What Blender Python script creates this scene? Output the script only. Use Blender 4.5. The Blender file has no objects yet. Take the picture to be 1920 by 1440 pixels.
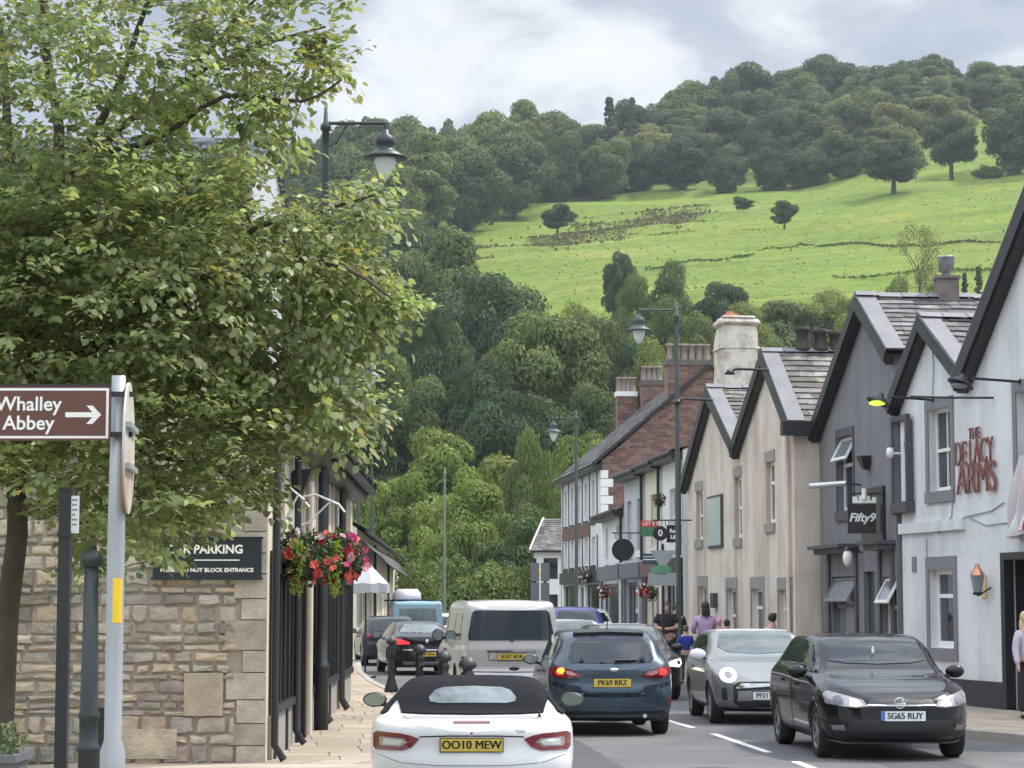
import bpy, bmesh, math, random
import numpy as np
from math import sin, cos, tan, atan, atan2, sqrt, pi, radians, hypot
from mathutils import Vector, Matrix
from mathutils.bvhtree import BVHTree
from mathutils.geometry import delaunay_2d_cdt

S = bpy.context.scene
COL = S.collection
# ------------------------------------------------------------------ camera
F, HY, CH = 4300.0, 1136.0, 1.8          # focal length in photo pixels, horizon row, eye height
PITCH = atan((HY - 720) / F)
cam_data = bpy.data.cameras.new('camera')
cam = bpy.data.objects.new('camera', cam_data); COL.objects.link(cam)
cam.location = (0, 0, CH); cam.rotation_euler = (pi / 2 + PITCH, 0, 0)
cam_data.sensor_width = 36; cam_data.lens = 36 * F / 1920
cam_data.clip_start = 0.5; cam_data.clip_end = 6000
S.camera = cam
# ------------------------------------------------------------------ light
SUN_EL, SUN_AZ = radians(56), radians(62)     # azimuth measured from +Y towards +X: high, ahead and to the right
w = bpy.data.worlds.new('World'); S.world = w; w.use_nodes = True
nt = w.node_tree; nt.nodes.clear()
def N(t, nt=nt, **kw):
    n = nt.nodes.new(t)
    for k, v in kw.items(): setattr(n, k, v)
    return n
out = N('ShaderNodeOutputWorld'); bg = N('ShaderNodeBackground'); bg.inputs[1].default_value = 0.1
sky = N('ShaderNodeTexSky', sky_type='NISHITA', sun_disc=False, sun_elevation=SUN_EL, sun_rotation=SUN_AZ)
tc = N('ShaderNodeTexCoord')
def mth(op, a, b=None, c=None, nt=nt):
    n = N('ShaderNodeMath', nt, operation=op)
    for i, x in enumerate((a, b, c)):
        if x is None: continue
        if isinstance(x, (int, float)): n.inputs[i].default_value = x
        else: nt.links.new(x, n.inputs[i])
    return n.outputs[0]
def ramp(fac, stops, nt=nt, interp='LINEAR'):
    n = N('ShaderNodeValToRGB', nt); n.color_ramp.interpolation = interp
    el = n.color_ramp.elements
    while len(el) < len(stops): el.new(0.5)
    for e, (p, c) in zip(el, stops):
        e.position = p; e.color = (c[0], c[1], c[2], 1) if not isinstance(c, (int, float)) else (c, c, c, 1)
    nt.links.new(fac, n.inputs[0]); return n.outputs[0]
def mix(fac, a, b, nt=nt, blend='MIX'):
    n = N('ShaderNodeMix', nt, data_type='RGBA', blend_type=blend)
    for sock, x in ((n.inputs[0], fac), (n.inputs[6], a), (n.inputs[7], b)):
        if isinstance(x, (int, float)): sock.default_value = x
        elif isinstance(x, (tuple, list)): sock.default_value = (x[0], x[1], x[2], 1)
        else: nt.links.new(x, sock)
    return n.outputs[2]
# cloud layer: noise over the view direction (in the sky, far beyond everything)
sep = N('ShaderNodeSeparateXYZ'); nt.links.new(tc.outputs['Generated'], sep.inputs[0])
mp = N('ShaderNodeMapping'); nt.links.new(tc.outputs['Generated'], mp.inputs[0])
mp.inputs['Scale'].default_value = (1.0, 1.0, 1.7); mp.inputs['Location'].default_value = (0.355, 0.2, 0.10)
n1 = N('ShaderNodeTexNoise'); n1.inputs['Scale'].default_value = 12.0; n1.inputs['Detail'].default_value = 7; n1.inputs['Roughness'].default_value = 0.60
n1.inputs['Distortion'].default_value = 0.35
n2 = N('ShaderNodeTexNoise'); n2.inputs['Scale'].default_value = 4.5; n2.inputs['Detail'].default_value = 5
nt.links.new(mp.outputs[0], n1.inputs[0]); nt.links.new(mp.outputs[0], n2.inputs[0])
cov = mth('ADD', mth('MULTIPLY', n1.outputs[0], 0.62), mth('MULTIPLY', n2.outputs[0], 0.45))
# bright cumulus bank low on the left
ax = mth('SUBTRACT', sep.outputs[0], -0.045); az = mth('SUBTRACT', sep.outputs[2], 0.225)
d2 = mth('ADD', mth('MULTIPLY', mth('MULTIPLY', ax, ax), 230), mth('MULTIPLY', mth('MULTIPLY', az, az), 520))
bank = mth('MULTIPLY', mth('SUBTRACT', 1.0, mth('MINIMUM', d2, 1.0)), 0.095)
bank = mth('MULTIPLY', bank, mth('GREATER_THAN', sep.outputs[1], 0.0))
cov = mth('ADD', cov, bank)
cl = ramp(cov, [(0.43, (3.1, 3.5, 4.2)), (0.50, (3.8, 4.2, 4.9)), (0.55, (4.5, 4.85, 5.4)), (0.59, (6.0, 6.2, 6.5)), (0.64, (7.4, 7.45, 7.55)), (0.8, (8.8, 8.8, 8.8))])
up = ramp(sep.outputs[2], [(0.0, 1.0), (0.28, 1.0), (0.6, 2.6), (1.0, 3.0)])
cl = mix(1.0, cl, up, blend='MULTIPLY')
back = ramp(mth('MULTIPLY_ADD', sep.outputs[1], 0.5, 0.5), [(0.0, 1.6), (0.5, 1.5), (0.80, 1.0), (1.0, 1.0)])      # sunlit cloud behind the viewer is the brightest
cl = mix(1.0, cl, back, blend='MULTIPLY')
nt.links.new(mix(0.90, sky.outputs[0], cl), bg.inputs[0]); nt.links.new(bg.outputs[0], out.inputs[0])
sl = bpy.data.lights.new('sun', 'SUN'); sl.energy = 3.6; sl.angle = radians(3); sl.color = (1.0, 0.95, 0.86)
sun = bpy.data.objects.new('sun', sl); COL.objects.link(sun)
sd = Vector((sin(SUN_AZ) * cos(SUN_EL), cos(SUN_AZ) * cos(SUN_EL), sin(SUN_EL)))
sun.rotation_euler = sd.to_track_quat('Z', 'Y').to_euler()
S.view_settings.view_transform = 'Standard'; S.view_settings.look = 'None'
S.view_settings.exposure = 0.35; S.view_settings.gamma = 1.0
S.cycles.use_denoising = True
S.cycles.max_bounces = 6; S.cycles.transparent_max_bounces = 6; S.cycles.diffuse_bounces = 3; S.cycles.glossy_bounces = 3
# ------------------------------------------------------------------ measuring helpers: photo pixel -> place in the street
def ray(px, py):
    a, b = (px - 960) / F, (720 - py) / F
    return Vector((a, cos(PITCH) - b * sin(PITCH), sin(PITCH) + b * cos(PITCH)))
def at(px, py, Y):
    d = ray(px, py); t = Y / d.y
    return Vector((d.x * t, Y, CH + d.z * t))
def gnd(px, py, z=0.0):
    d = ray(px, py); t = (z - CH) / d.z
    return Vector((d.x * t, d.y * t, z))
# ------------------------------------------------------------------ objects
def tag(o, label, cat, group=None, kind=None):
    if label: o['label'] = label
    if cat: o['category'] = cat
    if group: o['group'] = group
    if kind: o['kind'] = kind
    return o
def empty(name, loc, rz=0.0, label=None, cat=None, group=None):
    o = bpy.data.objects.new(name, None); COL.objects.link(o)
    o.location = loc; o.rotation_euler = (0, 0, rz); o.empty_display_size = 0.2
    return tag(o, label, cat, group)
def kids(o): return [c for c in bpy.data.objects if c.parent == o]
def copy_tree(o, parent=None):
    c = o.copy(); COL.objects.link(c); c.parent = parent
    for ch in kids(o): copy_tree(ch, c)
    return c
class MB:
    def __init__(s): s.v = []; s.f = []; s.m = []; s.s = []; s.c = []
    def add(s, vs, fs, mi=0, smooth=False, M=None, col=(1, 1, 1)):
        b = len(s.v)
        s.v += [tuple(M @ Vector(p)) if M else tuple(p) for p in vs]
        for f in fs:
            s.f.append(tuple(b + i for i in f)); s.m.append(mi); s.s.append(smooth); s.c.append(col)
        return s
    def box(s, a, b, mi=0, M=None, col=(1, 1, 1)):
        (x0, y0, z0), (x1, y1, z1) = a, b
        return s.add([(x0, y0, z0), (x1, y0, z0), (x1, y1, z0), (x0, y1, z0), (x0, y0, z1), (x1, y0, z1), (x1, y1, z1), (x0, y1, z1)],
              [(3, 2, 1, 0), (4, 5, 6, 7), (0, 1, 5, 4), (1, 2, 6, 5), (2, 3, 7, 6), (3, 0, 4, 7)], mi, False, M, col)
    def quad(s, a, b, c, d, mi=0, M=None, col=(1, 1, 1)): return s.add([a, b, c, d], [(0, 1, 2, 3)], mi, False, M, col)
    def beam(s, p0, p1, wd, ht, mi=0, up=(0, 0, 1), col=(1, 1, 1)):
        p0, p1 = Vector(p0), Vector(p1); d = (p1 - p0).normalized(); u = Vector(up)
        x = d.cross(u).normalized(); u = x.cross(d)
        x *= wd / 2; u *= ht / 2
        vs = [p + a * x + b * u for p in (p0, p1) for a, b in ((-1, -1), (1, -1), (1, 1), (-1, 1))]
        return s.add(vs, [(3, 2, 1, 0), (4, 5, 6, 7), (0, 1, 5, 4), (1, 2, 6, 5), (2, 3, 7, 6), (3, 0, 4, 7)], mi, False, None, col)
    def tube(s, pts, r, n=8, mi=0, caps=True, col=(1, 1, 1)):
        pts = [Vector(p) for p in pts]; k = len(pts)
        rs = r if isinstance(r, (list, tuple)) else [r] * k
        vs = []; x = None
        for i, p in enumerate(pts):
            t = (pts[min(i + 1, k - 1)] - pts[max(i - 1, 0)]).normalized()
            if x is None: x = t.orthogonal().normalized()
            x = (x - t * x.dot(t)); x = x.normalized() if x.length > 1e-6 else t.orthogonal().normalized()
            y = t.cross(x)
            vs += [p + rs[i] * (cos(2 * pi * j / n) * x + sin(2 * pi * j / n) * y) for j in range(n)]
        fs = [(i * n + j, i * n + (j + 1) % n, (i + 1) * n + (j + 1) % n, (i + 1) * n + j) for i in range(k - 1) for j in range(n)]
        s.add(vs, fs, mi, True, None, col)
        if caps: s.add(vs[:n][::-1] , [tuple(range(n))], mi, False, None, col); s.add(vs[-n:], [tuple(range(n))], mi, False, None, col)
        return s
    def cyl(s, p0, p1, r0, r1=None, n=16, mi=0, col=(1, 1, 1)): return s.tube([p0, p1], [r0, r0 if r1 is None else r1], n, mi, True, col)
    def lathe(s, prof, c=(0, 0, 0), n=20, mi=0, M=None, smooth=True, col=(1, 1, 1)):
        vs = [(c[0] + r * cos(2 * pi * j / n), c[1] + r * sin(2 * pi * j / n), c[2] + z) for r, z in prof for j in range(n)]
        k = len(prof)
        fs = [(i * n + j, i * n + (j + 1) % n, (i + 1) * n + (j + 1) % n, (i + 1) * n + j) for i in range(k - 1) for j in range(n)]
        return s.add(vs, fs, mi, smooth, M, col)
    def ell(s, c, r, n=12, k=8, mi=0, M=None, col=(1, 1, 1)):
        if isinstance(r, (int, float)): r = (r, r, r)
        vs = []; fs = []
        for i in range(k + 1):
            th = pi * i / k
            for j in range(n):
                ph = 2 * pi * j / n
                vs.append((c[0] + r[0] * sin(th) * cos(ph), c[1] + r[1] * sin(th) * sin(ph), c[2] - r[2] * cos(th)))
        for i in range(k):
            for j in range(n): fs.append((i * n + j, i * n + (j + 1) % n, (i + 1) * n + (j + 1) % n, (i + 1) * n + j))
        return s.add(vs, fs, mi, True, M, col)
    def prism(s, poly, y0, y1, mi=0, M=None, col=(1, 1, 1)):      # poly in (x, z), extruded along y (y0 = front)
        n = len(poly)
        vs = [(x, y0, z) for x, z in poly] + [(x, y1, z) for x, z in poly]
        ar = sum(poly[i][0] * poly[(i + 1) % n][1] - poly[(i + 1) % n][0] * poly[i][1] for i in range(n))
        fr = tuple(range(n)); bk = tuple(range(2 * n - 1, n - 1, -1))
        sd_ = [(i, i + n, (i + 1) % n + n, (i + 1) % n) for i in range(n)]
        if ar < 0: fr, bk, sd_ = fr[::-1], bk[::-1], [q[::-1] for q in sd_]
        return s.add(vs, [fr, bk] + sd_, mi, False, M, col)
    def build(s, name, mats, parent=None, loc=None):
        me = bpy.data.meshes.new(name); me.from_pydata(s.v, [], s.f); 
        for m in (mats if isinstance(mats, (list, tuple)) else [mats]): me.materials.append(m)
        me.polygons.foreach_set('material_index', s.m); me.polygons.foreach_set('use_smooth', s.s)
        if any(c != (1, 1, 1) for c in s.c):
            a = me.color_attributes.new('Col', 'FLOAT_COLOR', 'CORNER')
            lt = np.zeros(len(me.polygons), int); me.polygons.foreach_get('loop_total', lt)
            c = np.ones((len(s.c), 4)); c[:, :3] = np.array(s.c)
            a.data.foreach_set('color', np.repeat(c, lt, axis=0).ravel())
        me.update(); me.validate()
        o = bpy.data.objects.new(name, me); COL.objects.link(o)
        if parent: o.parent = parent
        if loc is not None: o.location = loc
        return o
def quads(name, V, Cc, mat, parent=None):      # V (n,k,3) one k-gon per leaf, Cc (n,3) its colour
    n, k = V.shape[0], V.shape[1]
    me = bpy.data.meshes.new(name); me.vertices.add(n * k); me.vertices.foreach_set('co', V.reshape(-1).astype(np.float32))
    me.loops.add(n * k); me.loops.foreach_set('vertex_index', np.arange(n * k, dtype=np.int32))
    me.polygons.add(n); me.polygons.foreach_set('loop_start', np.arange(0, n * k, k, dtype=np.int32))
    a = me.color_attributes.new('Col', 'FLOAT_COLOR', 'POINT')
    c = np.ones((n, 4), np.float32); c[:, :3] = Cc
    a.data.foreach_set('color', np.repeat(c, k, axis=0).ravel())
    me.materials.append(mat); me.update(calc_edges=True); me.validate()
    o = bpy.data.objects.new(name, me); COL.objects.link(o)
    if parent: o.parent = parent
    return o
# ------------------------------------------------------------------ materials
def pm(name, col, rough=0.6, var=0.12, scale=5.0, bump=0.0, bscale=60.0, metal=0.0, spec=0.5, coat=0.0, attr=False, streak=None, transl=0.0, emit=None, alpha=None, patch=None, bdist=0.01):
    m = bpy.data.materials.new(name); m.use_nodes = True; t = m.node_tree
    b = t.nodes['Principled BSDF']; c3 = (col[0], col[1], col[2])
    b.inputs['Roughness'].default_value = rough; b.inputs['Metallic'].default_value = metal
    b.inputs['Specular IOR Level'].default_value = spec; b.inputs['Coat Weight'].default_value = coat; b.inputs['Coat Roughness'].default_value = 0.03
    cd = N('ShaderNodeTexCoord', t).outputs['Object']; col_s = None
    if var:
        n = N('ShaderNodeTexNoise', t); n.inputs['Scale'].default_value = scale; n.inputs['Detail'].default_value = 6; n.inputs['Roughness'].default_value = 0.6
        t.links.new(cd, n.inputs[0])
        f = ramp(n.outputs[0], [(0.3, 0.0), (0.7, 1.0)], t)
        col_s = mix(f, tuple(x * (1 - var) for x in c3), tuple(min(1, x * (1 + var)) for x in c3), t)
    if patch:           # (colour, amount, scale): blotches
        n = N('ShaderNodeTexNoise', t); n.inputs['Scale'].default_value = patch[2]; n.inputs['Detail'].default_value = 8; n.inputs['Roughness'].default_value = 0.65
        t.links.new(cd, n.inputs[0])
        col_s = mix(mth('MULTIPLY', ramp(n.outputs[0], [(0.47, 0.0), (0.62, 1.0)], t), patch[1], nt=t), col_s if col_s else c3, patch[0], t)
    if streak:          # (colour, amount, scale): vertical runs of weathering
        mpn = N('ShaderNodeMapping', t); mpn.inputs['Scale'].default_value = (1, 1, 0.10); t.links.new(cd, mpn.inputs[0])
        n = N('ShaderNodeTexNoise', t); n.inputs['Scale'].default_value = streak[2]; n.inputs['Detail'].default_value = 5; n.inputs['Roughness'].default_value = 0.6
        t.links.new(mpn.outputs[0], n.inputs[0])
        col_s = mix(mth('MULTIPLY', ramp(n.outputs[0], [(0.45, 0.0), (0.70, 1.0)], t), streak[1], nt=t), col_s if col_s else c3, streak[0], t)
    if transl:          # each plant its own tint
        oi = N('ShaderNodeObjectInfo', t)
        col_s = mix(1.0, col_s, ramp(oi.outputs['Random'], [(0, (0.62, 0.74, 0.82)), (0.35, (0.92, 0.95, 0.96)), (0.7, (1.16, 1.10, 0.98)), (1, (1.55, 1.38, 1.08))], t), t, 'MULTIPLY')
    if attr:
        a = N('ShaderNodeAttribute', t, attribute_name='Col')
        col_s = mix(1.0, col_s if col_s else c3, a.outputs['Color'], t, 'MULTIPLY')
    if col_s is not None: t.links.new(col_s, b.inputs['Base Color'])
    else: b.inputs['Base Color'].default_value = (*c3, 1)
    if bump:
        n = N('ShaderNodeTexNoise', t); n.inputs['Scale'].default_value = bscale; n.inputs['Detail'].default_value = 5
        t.links.new(cd, n.inputs[0]); bp = N('ShaderNodeBump', t); bp.inputs['Strength'].default_value = bump; bp.inputs['Distance'].default_value = bdist
        t.links.new(n.outputs[0], bp.inputs['Height']); t.links.new(bp.outputs[0], b.inputs['Normal'])
    if emit: b.inputs['Emission Color'].default_value = (*emit[0], 1); b.inputs['Emission Strength'].default_value = emit[1]
    if transl:
        tr = N('ShaderNodeBsdfTranslucent', t); ms = N('ShaderNodeMixShader', t); ms.inputs[0].default_value = transl
        if col_s is not None: t.links.new(mix(1.0, col_s, (1.25, 1.3, 0.6), t, 'MULTIPLY'), tr.inputs[0])
        t.links.new(b.outputs[0], ms.inputs[1]); t.links.new(tr.outputs[0], ms.inputs[2]); t.links.new(ms.outputs[0], t.nodes['Material Output'].inputs[0])
    return m
# ------------------------------------------------------------------ ground, hill, road, pavements
YS = [150, 190, 240, 300, 360, 430, 500, 560, 640, 720, 850, 1000, 1300]
PX = [-900, 300, 700, 900, 1100, 1300, 1500, 1700, 1920, 2300, 3600]
TB = [  # photo row at which the bare hillside shows, per direction (rows) and distance (columns)
 [None, 1120, 1000, 850, 740, 600, 480, 420, 380, 350, 340, 345, 420],
 [None, 1120, 1000, 850, 740, 600, 480, 420, 380, 350, 340, 345, 420],
 [None, 1118, 1000, 840, 730, 580, 450, 400, 350, 330, 330, 335, 420],
 [None, 1115, 980, 820, 690, 545, 450, 410, 360, 320, 310, 315, 400],
 [None, 1112, 970, 780, 640, 515, 440, 395, 345, 300, 270, 275, 370],
 [None, 1110, 960, 740, 590, 490, 420, 385, 320, 260, 225, 230, 330],
 [None, 1108, 950, 720, 570, 475, 410, 375, 290, 215, 185, 190, 290],
 [None, 1108, 945, 700, 560, 450, 375, 330, 255, 200, 165, 170, 260],
 [None, 1108, 940, 680, 540, 430, 355, 310, 230, 190, 150, 155, 250],
 [None, 1108, 940, 680, 530, 410, 340, 290, 220, 180, 140, 145, 240],
 [None, 1108, 940, 680, 530, 410, 340, 290, 220, 180, 140, 145, 240]]
ZT = np.zeros((len(PX), len(YS)))
for i in range(len(PX)):
    for j in range(1, len(YS)): ZT[i, j] = max(at(960, TB[i][j], YS[j]).z, 0)
def ground_z(x, Y):
    px = 960 + F * x / max(Y, 1.0)
    if Y <= YS[0]: return 0.0
    col = [np.interp(px, PX, ZT[:, j]) for j in range(len(YS))]
    z = float(np.interp(Y, YS, col))
    return z + (0.5 * sin(x * 0.06 + 1.3) * sin(Y * 0.045) + 0.35 * sin(x * 0.13 + Y * 0.11) + 0.55 * sin(Y * 0.33 + 1.4 * sin(x * 0.021)) + .3 * sin(Y * .61 + x * .03)) * min(1, (Y - 150) / 150)
ys = list(np.concatenate([np.array([-60, -20, 20, 60, 100, 130, 150]), np.arange(156, 760, 4), np.arange(770, 1000, 20), np.array([1050, 1150, 1300, 1700, 2500])]))
M_grass = pm('grass', (0.128, 0.178, 0.034), 0.95, 0.14, 0.022, 0.6, 0.5, spec=0.1, patch=((0.165, 0.185, 0.048), 0.7, 0.03), bdist=0.8)
t = M_grass.node_tree; b_ = t.nodes['Principled BSDF']; old = b_.inputs['Base Color'].links[0].from_socket     # contour banding and tufts over the sward
cd = N('ShaderNodeTexCoord', t).outputs['Object']; mpg = N('ShaderNodeMapping', t); mpg.inputs['Scale'].default_value = (0.010, 0.075, 0.16); t.links.new(cd, mpg.inputs[0])
ng = N('ShaderNodeTexNoise', t); ng.inputs['Scale'].default_value = 1.0; ng.inputs['Detail'].default_value = 8; ng.inputs['Roughness'].default_value = .68; t.links.new(mpg.outputs[0], ng.inputs[0])
c1 = mix(1.0, old, ramp(ng.outputs[0], [(.30, (.58, .68, .66)), (.44, (.88, .93, .92)), (.58, (1.10, 1.06, 1.0)), (.70, (1.45, 1.26, 1.10))], t), t, 'MULTIPLY')
nf = N('ShaderNodeTexNoise', t); nf.inputs['Scale'].default_value = .45; nf.inputs['Detail'].default_value = 6; nf.inputs['Roughness'].default_value = .75; t.links.new(cd, nf.inputs[0])
t.links.new(mix(1.0, c1, ramp(nf.outputs[0], [(.32, .74), (.5, 1.0), (.68, 1.2)], t), t, 'MULTIPLY'), b_.inputs['Base Color'])
vs = []; us = np.linspace(-0.42, 0.62, 150)
for Y in ys:
    for u in us: vs.append((u * max(Y, 120) , Y, ground_z(u * max(Y, 120), Y) - (0.16 if Y < 150 else 0.05)))
nu = len(us)
fs = [(r * nu + c, r * nu + c + 1, (r + 1) * nu + c + 1, (r + 1) * nu + c) for r in range(len(ys) - 1) for c in range(nu - 1)]
g = MB(); g.add(vs, fs, 0, True); ground = g.build('ground', M_grass); tag(ground, 'green grass hillside rising behind the village', 'hillside', kind='structure')
# centre line of the road; the street bends gently to the left going away
RC = [(3.75, 0), (3.75, 14), (3.55, 22), (3.28, 27), (2.82, 33), (2.30, 38), (1.45, 43), (0.55, 50), (-0.35, 60), (-1.1, 75), (-1.8, 95), (-2.6, 120), (-6, 150), (-16, 175)]
LK = [(-1.75, 0), (-1.75, 20), (-1.62, 23.2), (-1.1, 24.4), (-0.36, 25.0), (-0.62, 28), (-1.12, 34), (-2.2, 45), (-3.1, 52), (-3.9, 60), (-4.6, 70), (-5.1, 85), (-5.7, 110), (-6.6, 130), (-10, 155), (-18, 172)]
RK = [(9.5, 0), (9.3, 20), (8.3, 26), (6.75, 30.2), (6.1, 31.8), (5.6, 35), (5.25, 40), (4.55, 46), (3.75, 54), (3.05, 62), (2.35, 72), (1.7, 84), (0.9, 100), (0.3, 125), (-2.5, 150), (-13, 180)]
def lerp_path(P, Y): return float(np.interp(Y, [p[1] for p in P], [p[0] for p in P]))
def strip(mb, Ys, fl, fr, z, mi=0):
    vs = []
    for Y in Ys: vs += [(fl(Y), Y, z), (fr(Y), Y, z)]
    mb.add(vs, [(2 * i, 2 * i + 1, 2 * i + 3, 2 * i + 2) for i in range(len(Ys) - 1)], mi)
M_asph = pm('asphalt', (0.088, 0.088, 0.092), 0.82, 0.10, 0.7, 0.35, 90, patch=((0.125, 0.124, 0.122), 0.8, 0.45), streak=None, bdist=0.006)
Ys = list(np.arange(-8, 172, 2.0))
r = MB(); strip(r, Ys, lambda Y: lerp_path(LK, Y) - 0.1, lambda Y: lerp_path(RK, Y) + 0.1, 0.0)
tag(r.build('road', M_asph), 'dark grey asphalt road', 'road', kind='structure')
M_flag = pm('flagstone', (0.37, 0.315, 0.255), 0.8, 0.12, 1.2, 0.25, 30, attr=True, bdist=0.006)
M_kerb = pm('kerbstone', (0.33, 0.30, 0.265), 0.8, 0.12, 3)
rnd = random.Random(5)
def pavement(name, path, side, width, label, row=0.62):
    mb = MB(); hk = 0.12
    Yv = sorted(set([p[1] for p in path if -1 < p[1] < 150] + list(np.arange(0, 150, 3.0))))
    Yv = [y for y in Yv if y >= 0]
    strip(mb, Yv, lambda Y: lerp_path(path, Y) + (0 if side > 0 else -width), lambda Y: lerp_path(path, Y) + (width if side > 0 else 0), hk - 0.012, 1)
    # kerb stones
    for a, b in zip(Yv[:-1], Yv[1:]):
        xa, xb = lerp_path(path, a), lerp_path(path, b)
        q = 0.14 * side; s_ = -0.012 * side
        vsx = [(xa + s_, a, -0.05), (xb + s_, b, -0.05), (xb + s_, b, hk), (xa + s_, a, hk), (xa + q, a, hk), (xb + q, b, hk)]
        mb.add(vsx, [(0, 1, 2, 3), (3, 2, 5, 4)], 1)
    # flags laid in rows across the pavement
    Y = 0.0
    while Y < 75:
        x0 = lerp_path(path, Y + row / 2); x = 0.16
        while x < width:
            wd = rnd.uniform(0.55, 1.1); e = min(x + wd, width)
            k = rnd.uniform(0.78, 1.12); c = (k * rnd.uniform(0.98, 1.05), k, k * rnd.uniform(0.9, 1.0))
            sh = lambda yy: lerp_path(path, yy)
            ya, yb = Y + 0.012, Y + row - 0.012
            mb.quad((sh(ya) + side * (x + 0.01), ya, hk), (sh(ya) + side * (e - 0.01), ya, hk), (sh(yb) + side * (e - 0.01), yb, hk), (sh(yb) + side * (x + 0.01), yb, hk), 0, None, c)
            x = e
        Y += row
    o = mb.build(name, [M_flag, M_kerb]); tag(o, label, 'pavement', kind='structure'); return o
pavement('pavement_left', LK, -1, 4.2, 'buff stone flag pavement beside the stone pub')
pavement('pavement_right', RK, 1, 5.0, 'buff stone flag pavement in front of the painted houses')
M_line = pm('road_paint', (0.72, 0.71, 0.66), 0.7, 0.1, 9, patch=((0.30, 0.30, 0.29), 0.5, 14))
M_yel = pm('yellow_paint', (0.70, 0.55, 0.16), 0.7, 0.1, 9)
def dash(mb, P, ya, yb, wd, off=0.0, mi=0, z=0.004):
    Yv = np.linspace(ya, yb, 4)
    vs = []
    for Y in Yv:
        x = lerp_path(P, Y) + off; vs += [(x - wd / 2, Y, z), (x + wd / 2, Y, z)]
    mb.add(vs, [(2 * i, 2 * i + 1, 2 * i + 3, 2 * i + 2) for i in range(3)], mi)
mk = MB()
for ya in (16.6, 22.75, 28.55, 34.35, 40.6, 46.6, 52.6, 58.6, 64.6, 70.6): dash(mk, RC, ya, ya + 4.15, 0.11)
Y = 28.6
dash(mk, RK, 31.0, 33.5, 0.09, -0.42)
while Y > 20: dash(mk, RK, Y, Y + 0.75, 0.09, -0.42 ); Y -= 1.35
tag(mk.build('road_markings', M_line), 'white broken centre line and edge dashes', 'road marking', kind='structure')
yl = MB(); dash(yl, LK, 17.0, 23.0, 0.06, 2.32 ); tag(yl.build('road_edge_line', M_yel), 'worn yellow line by the white car', 'road marking', kind='structure')
M_patch = pm('asphalt_patch', (0.060, 0.060, 0.064), 0.85, 0.12, 1.5, 0.3, 80, bdist=0.006); M_iron = pm('cast_iron', (0.045, 0.042, 0.040), 0.6, 0.3, 12, 0.5, 60, metal=.4)
m = MB()
for ya, yb, o0, o1 in ((20, 31.5, -2.9, -2.1), (24, 27.2, .9, 1.9), (33, 47, -1.1, -.75)):
    Yv = np.linspace(ya, yb, 24); vs = []
    for Y in Yv: x = lerp_path(RC, Y); vs += [(x + o0 + rnd.uniform(-.03, .03), Y, .003), (x + o1 + rnd.uniform(-.03, .03), Y, .003)]
    m.add(vs, [(2 * i, 2 * i + 1, 2 * i + 3, 2 * i + 2) for i in range(23)])
tag(m.build('road_patch', M_patch), 'darker trench repairs in the asphalt', 'road', kind='structure')
m = MB()
for i, (x, Y) in enumerate(((2.2, 25.6), (5.2, 33.5))): m.lathe([(0, 0), (.30, 0), (.30, -.004)], (x, Y, .0065), 28, 0, None, False); m.lathe([(.33, 0), (.30, 0)], (x, Y, .006), 28, 1, None, False)
tag(m.build('road_manholes', [M_iron, M_patch]), 'iron covers set in the road', 'road', kind='structure')
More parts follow.
